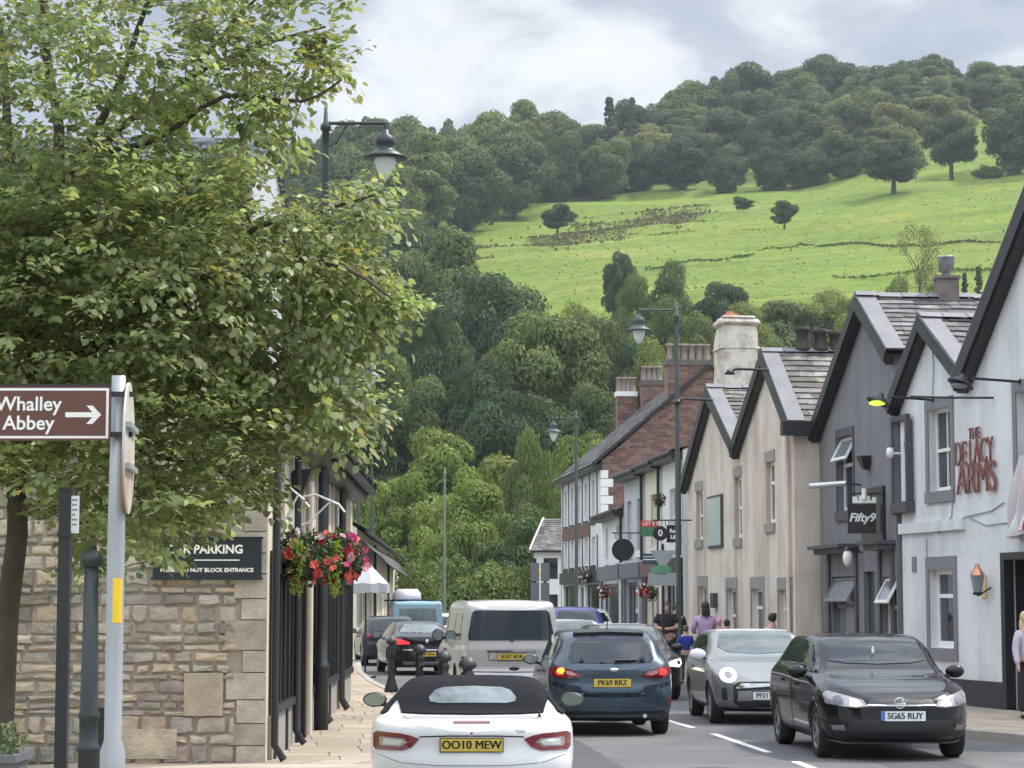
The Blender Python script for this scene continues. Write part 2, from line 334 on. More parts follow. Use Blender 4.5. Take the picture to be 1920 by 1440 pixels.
# ------------------------------------------------------------------ hillside trees: a few kinds, copied
M_bark = pm('bark', (0.085, 0.070, 0.055), 0.9, 0.25, 6, 0.6, 20, bdist=0.03)
def leafmat(name, c, tl=0.25): return pm(name, c, 0.75, 0.10, 0.35, attr=True, transl=tl, spec=0.2)
L_dark = leafmat('leaf_dark', (0.080, 0.112, 0.048)); L_mid = leafmat('leaf_mid', (0.110, 0.150, 0.056)); L_olive = leafmat('leaf_olive', (0.178, 0.198, 0.082))
L_bright = leafmat('leaf_bright', (0.108, 0.156, 0.054), 0.30); L_conifer = leafmat('leaf_conifer', (0.055, 0.078, 0.050)); L_willow = leafmat('leaf_willow', (0.135, 0.170, 0.066), 0.32)
def crown_mesh(name, seed, h, rad, zc, mat, parent, n=9000, size=0.5, ncl=34, flat=0.8, clr=0.30, shape='oak', hang=0.0, zlow=0.12):
    R = np.random.default_rng(seed)
    cen = []; 
    for i in range(ncl):
        while True:
            p = R.uniform(-1, 1, 3); d = np.linalg.norm(p)
            if d < 1 and (d > 0.45 or i % 5 == 0): break
        if shape == 'cone':
            zz = R.uniform(-1, 1); rr = (1 - (zz + 1) / 2) * R.uniform(0.55, 1.0) ** 0.5; a = R.uniform(0, 2 * pi)
            p = np.array([rr * cos(a), rr * sin(a), zz])
        else: p[:2] *= 1.0 / max(1.0, np.linalg.norm(p) + 0.0) * (1.06 if p[2] < 0.3 else 1.0)
        cen.append(p * np.array([rad, rad, (h - zc - clr * rad * 0.5) if p[2] > 0 else (zc - zlow * h - clr * rad * 0.4)]) * np.array([0.80, 0.80, 1.0]))
    cen = np.array(cen); cr = R.uniform(0.6, 1.35, ncl) * clr * rad * 0.92
    if shape == 'cone': cr *= 0.6 * (1.2 - (cen[:, 2] - cen[:, 2].min()) / np.ptp(cen[:, 2])) + 0.2
    wsum = cr ** 2; idx = R.choice(ncl, n, p=wsum / wsum.sum())
    d = R.normal(size=(n, 3)); d[:, 2] += 0.35; d /= np.linalg.norm(d, axis=1)[:, None]
    rr = cr[idx] * (R.uniform(0.45, 1.06, n) ** 0.4 + np.abs(R.normal(size=n)) * .10)
    P = cen[idx] + d * rr[:, None] * np.array([1.1, 1.1, flat])
    if hang: P[:, 2] -= hang * R.uniform(0, 1, n) ** 2 * (np.abs(d[:, 0]) + np.abs(d[:, 1]))
    P[:, 2] += zc
    P[:, 2] = np.maximum(P[:, 2], 0.02 * h)
    nrm = d * 1.0 + R.normal(size=(n, 3)) * 0.42 + np.array([0, 0, 0.25]); nrm /= np.linalg.norm(nrm, axis=1)[:, None]
    ax = np.cross(nrm, R.normal(size=(n, 3))); ax /= np.linalg.norm(ax, axis=1)[:, None]; bx = np.cross(nrm, ax)
    if hang: bx = bx * 0.4 + np.array([0, 0, -1.0]); ax *= 0.6
    s = size * R.uniform(0.5, 1.25, n)[:, None]
    V = np.stack([P - ax * s * .5, P - bx * s * .42 + ax * s * .08, P + ax * s * .55, P + bx * s * .40 - ax * s * .1], axis=1)
    ck = R.uniform(0.80, 1.22, ncl)[idx] * R.uniform(0.82, 1.18, n); wm = R.uniform(0.93, 1.10, ncl)[idx]
    C3 = np.stack([ck * wm, ck, ck * R.uniform(0.85, 1.1, n)], axis=1)
    return quads(name, V, C3, mat, parent), cen + np.array([0, 0, zc])
def proto_tree(kind, seed, h, rad, zc, mat, trunk_r=0.35, **kw):
    root = bpy.data.objects.new(kind, None); COL.objects.link(root); root.empty_display_size = 0.5
    cr, cen = crown_mesh('crown', seed, h, rad, zc, mat, root, **kw)
    R = random.Random(seed); mb = MB()
    top = zc * 0.95 if kw.get('shape') != 'cone' else h * 0.9
    mb.tube([(0, 0, -1.2), (0, 0, 0.05), (R.uniform(-.15, .15), R.uniform(-.15, .15), top * 0.5), (R.uniform(-.3, .3), R.uniform(-.3, .3), top)], [trunk_r * 1.5, trunk_r * 1.25, trunk_r, trunk_r * 0.55], 8)
    for k in range(9):
        c = cen[R.randrange(len(cen))]; z0 = top * R.uniform(0.45, 0.95)
        mb.tube([(0, 0, z0), (c[0] * .5, c[1] * .5, z0 * .4 + c[2] * .6), tuple(c)], [trunk_r * .5, trunk_r * .3, trunk_r * .1], 6)
    mb.build('trunk', M_bark, root)
    root['h'] = h; root['r'] = rad
    return root
PT = {
 'oak1': proto_tree('oak_tree', 11, 16, 7.6, 7.5, L_dark, n=20000, size=0.60, ncl=44, clr=0.30, zlow=0.03),
 'oak2': proto_tree('oak_tree', 12, 16, 7.2, 8.0, L_mid, n=20000, size=0.60, ncl=36, clr=0.34, zlow=0.04),
 'oak3': proto_tree('oak_tree', 17, 16, 8.0, 7.0, L_dark, n=20000, size=0.60, ncl=52, clr=0.27, zlow=0.03),
 'nea1': proto_tree('oak_tree', 31, 16, 7.8, 7.4, L_dark, n=46000, size=0.36, ncl=62, clr=0.25, zlow=0.03),
 'nea2': proto_tree('oak_tree', 32, 16, 7.4, 7.6, L_mid, n=46000, size=0.36, ncl=52, clr=0.28, zlow=0.03),
 'nea3': proto_tree('oak_tree', 33, 16, 7.4, 7.2, L_dark, n=46000, size=0.36, ncl=74, clr=0.22, flat=.7, zlow=0.03),
 'tall': proto_tree('beech_tree', 13, 20, 6.6, 10.0, L_mid, n=22000, size=0.62, ncl=56, clr=0.30, zlow=0.04),
 'olive': proto_tree('ash_tree', 14, 15, 6.8, 7.6, L_olive, n=18000, size=0.54, ncl=40, clr=0.30, zlow=0.06),
 'con': proto_tree('fir_tree', 15, 17, 3.2, 8.8, L_conifer, trunk_r=0.25, n=8000, size=0.5, ncl=60, shape='cone', clr=0.62, flat=0.40, zlow=0.0),
 'lone': proto_tree('field_tree', 16, 9, 4.6, 5.4, L_dark, trunk_r=0.28, n=9000, size=0.42, ncl=26, clr=0.34, flat=0.55, zlow=0.24),
 'park': proto_tree('field_oak', 26, 15, 7.4, 8.6, L_dark, trunk_r=0.5, n=16000, size=0.52, ncl=40, clr=0.28, flat=0.65, zlow=0.22),
 'bare': proto_tree('sparse_tree', 18, 12, 4.8, 7.5, L_olive, trunk_r=0.24, n=2600, size=0.30, ncl=34, clr=0.26, zlow=0.25),
 'brt1': proto_tree('sycamore_tree', 21, 13, 5.6, 6.4, L_bright, n=30000, size=0.33, ncl=60, clr=0.28, flat=0.62, zlow=0.06),
 'brt2': proto_tree('sycamore_tree', 22, 13, 5.4, 6.4, L_bright, n=30000, size=0.33, ncl=48, clr=0.31, flat=0.66, zlow=0.08),
 'wil': proto_tree('willow_tree', 23, 13, 5.4, 6.6, L_willow, n=30000, size=0.33, ncl=44, clr=0.27, flat=0.9, hang=1.3, zlow=0.08),
 'mdk': proto_tree('lime_tree', 24, 13, 5.4, 6.0, L_mid, n=28000, size=0.35, ncl=52, clr=0.29, zlow=0.04),
 'bush': proto_tree('shrub', 25, 4, 3.0, 1.6, L_mid, trunk_r=0.1, n=9000, size=0.26, ncl=26, clr=0.34, zlow=0.0),
}
used = set(); TR = random.Random(77)
def plant(kind, px, ytop, wpx, Y, label, cat='tree', group=None):
    p = at(px, ytop, Y); zg = ground_z(p.x, Y)
    src = PT[kind]
    if kind in used: o = copy_tree(src)
    else: o = src; used.add(kind)
    h = max(p.z - zg, 2.0); wd = wpx * Y / F
    if kind == 'con': h *= 1.0
    sx = wd / (2 * src['r'] * 1.04); sz = h / (src['h'] * 1.0)
    o.location = (p.x, Y, zg - 0.1); o.scale = (sx, sx, sz); o.rotation_euler = (0, 0, TR.uniform(0, 6.28))
    tag(o, label, cat, group); return o
GW = 'trees of the hilltop wood'; GL = 'dark trees on the lower slope'
LB = {'oak1': 'dark green rounded tree in the hilltop wood', 'oak2': 'mid green rounded tree in the hilltop wood', 'oak3': 'dark green broad tree in the hilltop wood',
      'tall': 'tall green tree in the hilltop wood', 'olive': 'pale olive tree among darker trees in the hilltop wood', 'con': 'dark pointed fir in the hilltop wood'}
sky_line = [(560, 262), (600, 240), (650, 225), (700, 212), (760, 214), (830, 214), (880, 242), (920, 205), (985, 192), (1035, 206), (1080, 232), (1190, 185), (1215, 196), (1265, 172), (1300, 150), (1350, 132), (1400, 118), (1450, 126), (1490, 128), (1545, 100), (1600, 112), (1650, 118), (1745, 96), (1795, 150), (1840, 114), (1885, 122), (1930, 120), (1975, 130)]
def edgeY(px): return float(np.interp(px, [540, 700, 860, 980, 1120, 1200, 1300, 1480, 1600, 1700, 1800, 1960], [455, 470, 500, 555, 585, 590, 590, 570, 560, 590, 625, 610]))
def topY(px): return float(np.interp(px, [540, 900, 1100, 1200, 1400, 1960], [585, 600, 620, 680, 720, 710]))
def sk(px): return float(np.interp(px, [a for a, b in sky_line], [b for a, b in sky_line]))
for px, yt in sky_line:
    Y = topY(px) + TR.uniform(-15, 10)
    plant(TR.choice(['oak1', 'oak2', 'oak3', 'oak1', 'tall']), px, yt, TR.uniform(95, 140), Y, LB['oak1'].replace('in the', 'on the skyline of the'), group='skyline trees')
plant('oak2', 1692, 112, 62, 690, 'small round tree on the skyline beside a large dome', group=None)
plant('con', 1142, 170, 60, 600, 'ragged fir standing above the wood at the dip in the skyline')
plant('con', 1185, 172, 46, 640, LB['con'], group=GW)
for row in range(5):
    px = 555 + 23 * (row % 2)
    while px < 1985:
        e, tp = edgeY(px), topY(px)
        nrow = 4 if px < 1150 else 5
        if row < nrow:
            Y = e + 8 + (tp - e) * (row / nrow) + TR.uniform(-10, 10)
            zg = at(px, 0, Y); gz = ground_z(zg.x, Y)
            hh = TR.uniform(19, 25) if px < 1130 else TR.uniform(12, 18)
            ytop = 720 - F * tan(atan((gz + hh - CH) / Y) - PITCH)
            ytop = max(ytop, sk(px) + TR.uniform(4, 22) + (nrow - row) * 4)
            k = TR.choice(['oak1', 'oak2', 'oak3', 'olive', 'oak1', 'tall', 'oak3'])
            if px < 1130: k = TR.choice(['tall', 'oak1', 'oak3', 'oak2', 'oak1'])
            wpx = TR.uniform(12, 17.5) * F / Y
            if not (1745 < px < 1850 and row < 2 and px > 1800):
                plant(k, px, ytop, wpx, Y, LB[k], group=GW)
        px += TR.uniform(62, 92)
for px, yt, wp, Y in [(1762, 165, 110, 640), (1800, 190, 70, 640), (1590, 205, 130, 600), (1660, 235, 100, 585)]: plant('olive', px, yt, wp, Y, LB['olive'], group=GW)
# single trees on the pasture
plant('lone', 1045, 382, 72, 500, 'lone tree at the left end of the pasture beside bracken')
plant('lone', 1392, 367, 48, 520, 'smallest lone tree on the pasture below the wood')
plant('lone', 1470, 376, 62, 480, 'lone spreading tree in the middle of the pasture', )
plant('park', 1674, 258, 135, 520, 'wide tree with a short trunk at the edge of the wood')
plant('park', 1782, 212, 112, 545, 'tree with bare trunk and long shadow on the upper pasture')
plant('oak1', 1905, 165, 150, 540, 'big dark tree at the far right edge of the pasture')
plant('bush', 1850, 308, 60, 535, 'low bush under the big dark tree on the pasture', 'bush')
plant('nea3', 1163, 462, 82, 370, 'round dark tree standing on the lower pasture')
plant('bare', 1722, 405, 96, 330, 'half bare tree with forked stems behind the slate roofs')
plant('con', 1808, 498, 34, 300, 'thin dark conifer beside the tall metal chimney pot')
plant('con', 1834, 486, 40, 305, 'taller dark conifer right of the metal chimney pot')
for px, yt, wp, Y, k in [(1195, 515, 110, 300, 'oak2'), (1265, 492, 130, 300, 'oak2'), (1350, 512, 150, 290, 'oak3'), (1245, 560, 140, 265, 'oak2'), (1310, 565, 150, 258, 'oak3'), (1400, 570, 150, 268, 'oak2'), (1480, 545, 150, 300, 'olive'), (1550, 545, 140, 300, 'oak2'), (1640, 532, 120, 300, 'olive'), (1690, 520, 90, 305, 'oak2'), (1760, 520, 110, 300, 'oak3'), (1870, 540, 120, 300, 'oak2'), (1590, 590, 140, 250, 'oak2'), (1450, 610, 140, 240, 'oak3')]:
    k = {'oak1': 'nea1', 'oak2': 'nea2', 'oak3': 'nea3'}.get(k, k)
    plant(k, px, yt, wp, Y, 'hedgerow tree at the foot of the pasture behind the roofs', group='hedgerow trees')
for px, yt, wp, Y, k in [(1010, 552, 330, 215, 'oak3'), (905, 478, 300, 265, 'oak1'), (805, 545, 200, 238, 'oak1'), (765, 446, 220, 305, 'oak3'), (705, 600, 200, 225, 'oak2'), (1120, 560, 190, 232, 'oak1'), (640, 585, 200, 240, 'oak1'), (585, 500, 220, 300, 'oak2'), (845, 440, 170, 335, 'tall'), (700, 430, 180, 345, 'oak2'), (770, 390, 130, 420, 'oak2'), (900, 640, 210, 205, 'oak1'), (800, 680, 220, 205, 'oak3'), (690, 700, 210, 205, 'oak1'), (1180, 610, 150, 228, 'oak3'), (1085, 572, 150, 236, 'oak2'), (1150, 582, 140, 236, 'oak1'), (1100, 690, 200, 200, 'oak3'), (1220, 640, 150, 222, 'oak2'), (960, 700, 230, 195, 'oak1'), (600, 690, 200, 210, 'oak3'), (520, 560, 220, 250, 'oak1'), (440, 560, 220, 260, 'oak2'), (380, 420, 200, 380, 'oak1'), (480, 380, 180, 420, 'tall'), (300, 400, 200, 400, 'oak3'), (180, 420, 220, 400, 'oak1'), (60, 430, 220, 400, 'oak3'), (560, 380, 170, 430, 'oak3'), (650, 360, 160, 440, 'oak1'), (330, 600, 240, 250, 'oak1'), (200, 600, 240, 250, 'oak3'), (80, 600, 240, 250, 'oak2')]:
    lk = k; k = {'oak1': 'nea1', 'oak2': 'nea2', 'oak3': 'nea3'}.get(k, k) if Y < 340 else k
    plant(k, px, yt, wp, Y, {'oak1': 'dark rounded tree in the wood below the pasture', 'oak2': 'green tree in the wood below the pasture', 'oak3': 'dark broad tree in the wood below the pasture', 'tall': 'tall tree in the wood below the pasture'}[lk], group=GL)
for px, yt, wp, Y, k, lb in [
    (815, 795, 250, 160, 'brt1', 'tallest bright green tree at the end of the street'), (755, 858, 190, 140, 'brt2', 'yellow green tree in front of the tall bright one'),
    (925, 835, 240, 150, 'mdk', 'deep green tree behind the white van at the end of the street'), (1005, 812, 150, 148, 'wil', 'drooping pale tree beside the tall brick house'),
    (1110, 780, 170, 170, 'brt2', 'green tree showing over the slate roof of the brick house'), (885, 890, 190, 132, 'brt1', 'bright tree behind the lamp post at the end of the street'),
    (705, 880, 130, 150, 'mdk', 'green tree behind the cream cottages'), (650, 900, 140, 160, 'mdk', 'green tree behind the slate roofed pub'),
    (960, 930, 170, 128, 'mdk', 'lower green tree right of the street end'), (1030, 900, 120, 150, 'wil', 'pale drooping tree over the small white cottage')]:
    plant(k, px, yt, wp, Y, lb)
for px, yt, wp, Y in [(790, 1045, 130, 120), (850, 1035, 150, 124), (915, 1045, 150, 122), (975, 1050, 130, 124), (1020, 1060, 90, 128)]:
    plant('bush', px, yt, wp, Y, 'leafy green shrub under the trees at the end of the street', 'bush', 'shrubs at the end of the street')
for k in PT:
    if k not in used: print('unused', k)
# bracken and rough grass across the upper left of the pasture (uncountable)
Rn = np.random.default_rng(3); P = []
while len(P) < 5200:
    px = Rn.uniform(860, 1390); yy = 452 - (px - 860) * 0.105 + Rn.normal() * 9 + 6 * sin(px * 0.05)
    if sin(px * .031) + sin(px * .011 + 1) + .8 * sin(yy * .4) < Rn.uniform(-1.2, 1.4): continue
    Y = float(np.interp(yy, [395, 420, 450, 470], [545, 505, 478, 460])); x = (px - 960) / F * Y
    P.append((x, Y, ground_z(x, Y)))
P = np.array(P); n = len(P); s = Rn.uniform(0.35, 0.9, n)[:, None]
a = Rn.normal(size=(n, 3)) * np.array([1, 1, 0.1]); a /= np.linalg.norm(a, axis=1)[:, None]
u = np.array([0, 0, 1.0]) + Rn.normal(size=(n, 3)) * 0.3
V = np.stack([P - a * s * .5, P + a * s * .5, P + a * s * .3 + u * s * .55, P - a * s * .3 + u * s * .5], axis=1)
k = Rn.uniform(0.7, 1.3, n); C3 = np.stack([k, k * Rn.uniform(.85, 1.05, n), k], axis=1)
br = quads('bracken', V, C3, pm('bracken', (0.150, 0.150, 0.062), 0.9, 0, attr=True, spec=0.1)); tag(br, 'brown bracken across the upper pasture', 'bracken', kind='stuff')

P = []          # tufts and rough grassy banks on the pasture (uncountable)
while len(P) < 2200:
    px, Y = Rn.uniform(880, 1960), Rn.uniform(345, 560)
    if Y > edgeY(px) - 12 or (px < 1060 and Y < 420 + (1060 - px) * .25): continue
    x = (px - 960) / F * Y; P.append((x, Y, ground_z(x, Y), 0))
for (xa, ya), (xb, yb), nn in (((1375, 482), (1500, 459), 500), ((1500, 459), (1700, 459), 800), ((1210, 503), (1375, 482), 400), ((1700, 459), (1900, 452), 450), ((1180, 440), (1460, 425), 350), ((1560, 520), (1900, 500), 420)):
    for q in range(nn):
        u = Rn.uniform(); px, py = xa + (xb - xa) * u, ya + (yb - ya) * u + 3 * sin(u * 9) + Rn.normal() * 1.2
        lo, hi = 330.0, 600.0          # walk the sight line down to the hillside
        for _ in range(30):
            md_ = (lo + hi) / 2; c_ = at(px, py, md_)
            if c_.z > ground_z(c_.x, md_): lo = md_
            else: hi = md_
        P.append((c_.x, md_, ground_z(c_.x, md_), 1))
P = np.array(P); kd = P[:, 3]; P = P[:, :3]; n = len(P); s = (Rn.uniform(0.2, 0.45, n) * (1 + .15 * kd))[:, None]
a = Rn.normal(size=(n, 3)) * np.array([1, 1, 0.1]); a /= np.linalg.norm(a, axis=1)[:, None]; u = np.array([0, 0, 1.0]) + Rn.normal(size=(n, 3)) * 0.3
V = np.stack([P - a * s * .7, P + a * s * .7, P + a * s * .35 + u * s * .42, P - a * s * .4 + u * s * .38], axis=1)
k = Rn.uniform(0.7, 1.25, n) * (1 - .25 * kd); C3 = np.stack([k * Rn.uniform(.85, 1.25, n), k, k], axis=1)
tf = quads('rough_grass', V, C3, pm('tuft_grass', (0.135, 0.180, 0.042), 0.9, 0, attr=True, spec=0.1)); tag(tf, 'darker tufts and grassy banks across the pasture', 'grass', kind='stuff')
M_haze = bpy.data.materials.new('haze'); M_haze.use_nodes = True; t = M_haze.node_tree
t.nodes.remove(t.nodes['Principled BSDF']); pv = N('ShaderNodeVolumePrincipled', t); pv.inputs['Density'].default_value = 0.00013; pv.inputs['Color'].default_value = (0.80, 0.88, 1.0, 1); pv.inputs['Anisotropy'].default_value = 0.2
t.links.new(pv.outputs[0], t.nodes['Material Output'].inputs['Volume'])
hz = MB(); hz.box((-1400, -80, -6), (1900, 2700, 420)); tag(hz.build('haze', M_haze), 'thin bluish air over the valley', 'haze', kind='stuff')
# ------------------------------------------------------------------ building kit
class Fr:                       # a facade: x right, y into the building, z up
    def __init__(s, x, Y, ux, uy):
        L = hypot(ux, uy); s.o = Vector((x, Y, 0)); s.u = Vector((ux / L, uy / L, 0)); s.n = Vector((-s.u.y, s.u.x, 0)); s.a = atan2(uy, ux)
    def px(s, px, py, y=0.0):   # photo pixel on the plane at local depth y -> (x, z)
        d = ray(px, py); o = s.o + s.n * y - Vector((0, 0, CH)); c = Vector((0, 0, 0))
        t = (o.dot(s.n)) / d.dot(s.n); p = d * t
        return ((p - (s.o + s.n * y)).dot(s.u), p.z + CH)
    def w(s, x, y, z=0.0): return s.o + s.u * x + s.n * y + Vector((0, 0, z))
    def root(s, name, label, cat='house', group=None): return empty(name, s.o, s.a, label, cat, group)
def inpoly(p, poly):
    c = False; n = len(poly)
    for i in range(n):
        (x1, y1), (x2, y2) = poly[i], poly[(i + 1) % n]
        if (y1 > p[1]) != (y2 > p[1]) and p[0] < (x2 - x1) * (p[1] - y1) / (y2 - y1) + x1: c = not c
    return c
def cdt(outer, holes=(), extra=()):
    vs, es = [], []
    for pl in [outer] + list(holes):
        b = len(vs); vs += [Vector((p[0], p[1])) for p in pl]; es += [(b + i, b + (i + 1) % len(pl)) for i in range(len(pl))]
    vs += [Vector(p) for p in extra]
    V, _, T, *_r = delaunay_2d_cdt(vs, es, [], 0, 1e-5)
    tr = []
    for f in T:
        c = sum((V[i] for i in f), Vector((0, 0))) / len(f)
        if inpoly(c, outer) and not any(inpoly(c, h) for h in holes):
            a = sum(V[f[i]].x * V[f[(i + 1) % len(f)]].y - V[f[(i + 1) % len(f)]].x * V[f[i]].y for i in range(len(f)))
            tr.append(tuple(f) if a > 0 else tuple(reversed(f)))
    return V, tr
def rect(a, b): return [(a[0], a[1]), (b[0], a[1]), (b[0], b[1]), (a[0], b[1])]
def wall(mb, prof, zb, ops=(), rev=0.14, mi=0, mir=None, y=0.0):      # prof: top edge from left to right
    outer = [(prof[0][0], zb), (prof[-1][0], zb)] + [p for p in reversed(prof)]
    V, T = cdt(outer, [rect((o[0], o[2]), (o[1], o[3])) for o in ops])
    mb.add([(p.x, y, p.y) for p in V], T, mi)
    for a, b, c, d in ops:
        q = [(a, y, c), (b, y, c), (b, y, d), (a, y, d)]; k = [(p[0], y + rev, p[2]) for p in q]
        for i in range(4): mb.quad(q[i], k[i], k[(i + 1) % 4], q[(i + 1) % 4], mi if mir is None else mir)
M_white = pm('white_frame', (0.78, 0.78, 0.76), 0.4, 0.04, 8); M_black = pm('black_paint', (0.018, 0.019, 0.022), 0.45, 0.2, 5, 0.15, 30)
M_glass = pm('window_glass', (0.030, 0.036, 0.042), 0.06, 0.3, 0.9, spec=0.9); M_glassl = pm('window_glass_pale', (0.20, 0.23, 0.25), 0.08, 0.25, 1.2, spec=0.8)
M_gtrim = pm('grey_trim', (0.185, 0.185, 0.20), 0.6, 0.10, 3, 0.2, 60); M_lead = pm('lead', (0.165, 0.165, 0.18), 0.7, 0.16, 2.5, 0.2, 12)
M_slate = pm('roof_slate', (0.105, 0.103, 0.112), 0.75, 0.22, 6, 0.35, 30, attr=True, patch=((0.26, 0.25, 0.20), 0.35, 2.5))
M_brown = pm('stone_slate', (0.118, 0.110, 0.106), 0.8, 0.25, 5, 0.4, 25, attr=True, patch=((0.30, 0.30, 0.22), 0.4, 2.0))
M_dark = pm('dark_interior', (0.012, 0.012, 0.014), 0.8, 0)
def window(root, a, b, c, d, y=0.12, fm=None, gl=None, style='sash', surround=None, sill=None, sw=0.14, lintel=None, fw=0.06, name='window'):
    fm = fm or M_white; f = MB(); t = 0.05
    f.box((a, y, c), (a + fw, y + t, d)); f.box((b - fw, y, c), (b, y + t, d)); f.box((a + fw, y, d - fw), (b - fw, y + t, d)); f.box((a + fw, y, c), (b - fw, y + t, c + fw * 1.3))
    m = (c + d) / 2
    if style in ('sash', 'sash4'):
        f.box((a + fw, y - 0.012, m - 0.03), (b - fw, y + t - .004, m + 0.03))
        if style == 'sash4': f.box(((a + b) / 2 - .015, y + .004, m + .03), ((a + b) / 2 + .015, y + t - .006, d - fw)); f.box(((a + b) / 2 - .015, y + .004, c + fw * 1.3), ((a + b) / 2 + .015, y + t - .006, m - .03))
    if style == 'casement':
        m = c + (d - c) * 0.66; f.box((a + fw, y - 0.004, m - 0.035), (b - fw, y + t - .004, m + 0.035))
    if style == 'vent':           # top light hung open
        m = c + (d - c) * 0.62; f.box((a + fw, y - 0.004, m - 0.035), (b - fw, y + t - .004, m + 0.035))
    o = f.build(name, fm, root)
    p = MB(); p.quad((a + fw * .5, y + t * .6, c), (b - fw * .5, y + t * .6, c), (b - fw * .5, y + t * .6, d), (a + fw * .5, y + t * .6, d)); p.build('pane', gl or M_glass, o)
    if style == 'vent':
        q = MB(); dz = d - m - .05; ang = radians(28)
        Mx = Matrix.Translation((0, y - .03, d - .03)) @ Matrix.Rotation(-ang, 4, 'X')
        for bx in (((a + .03, -.02, -dz), (a + .09, .02, 0)), ((b - .09, -.02, -dz), (b - .03, .02, 0)), ((a + .09, -.02, -.06), (b - .09, .02, 0)), ((a + .09, -.02, -dz), (b - .09, .02, -dz + .06))): q.box(bx[0], bx[1], 0, Mx)
        q.quad((a + .09, 0, -dz + .06), (b - .09, 0, -dz + .06), (b - .09, 0, -.06), (a + .09, 0, -.06), 1, Mx)
        q.build('vent_sash', [fm, M_glassl], o)
    if surround:
        s = MB(); lh = lintel or sw
        s.box((a - sw, -0.022, c), (a - .002, .06, d + .002)); s.box((b + .002, -0.022, c), (b + sw, .06, d + .002)); s.box((a - sw, -0.026, d + .002), (b + sw, .06, d + lh))
        s.build('surround', surround, o)
    if sill:
        s = MB(); s.box((a - sw, -0.05, c - .20), (b + sw, y - .001, c - .002)); s.build('sill', sill, o)
    return o
def slates(mb, p00, p10, p01, p11, row=0.20, tw=0.30, seed=1, mi=0, th=0.022, tones=(0.5, 1.45)):
    # p00-p10 along the eave, p01-p11 along the ridge
    R = random.Random(seed); p00, p10, p01, p11 = map(Vector, (p00, p10, p01, p11))
    nrm = (p10 - p00).cross(p01 - p00).normalized()
    if nrm.z < 0: nrm = -nrm
    H = ((p01 - p00).length + (p11 - p10).length) / 2; nr = max(2, int(H / row))
    mb.quad(p00, p10, p11, p01, mi, None, (0.5, 0.5, 0.5))
    for r in range(nr):
        t0, t1 = r / nr, min(1.0, (r + 1.35) / nr)
        a0, b0 = p00.lerp(p01, t0), p10.lerp(p11, t0); a1, b1 = p00.lerp(p01, t1), p10.lerp(p11, t1)
        W = (b0 - a0).length; x = -R.random() * tw
        while x < W:
            wd = tw * R.uniform(0.65, 1.5); u0, u1 = max(0, x) / W, min(W, x + wd - 0.008) / W; x += wd
            if u1 - u0 < 0.02 / W: continue
            j = R.uniform(-.012, .012); k = R.uniform(*tones); c = (k * R.uniform(.96, 1.06), k, k * R.uniform(.93, 1.06))
            lo0 = a0.lerp(b0, u0) + nrm * (th * R.uniform(1.3, 2.1)); lo1 = a0.lerp(b0, u1) + nrm * (th * R.uniform(1.3, 2.1)); hi0 = a1.lerp(b1, u0) + nrm * .004; hi1 = a1.lerp(b1, u1) + nrm * .004
            dn = (a0 - a1).normalized() * j; lo0 += dn; lo1 += dn
            mb.add([lo0, lo1, hi1, hi0, lo0 - nrm * th * 1.6, lo1 - nrm * th * 1.6], [(0, 1, 2, 3), (4, 5, 1, 0)], mi, False, None, c)
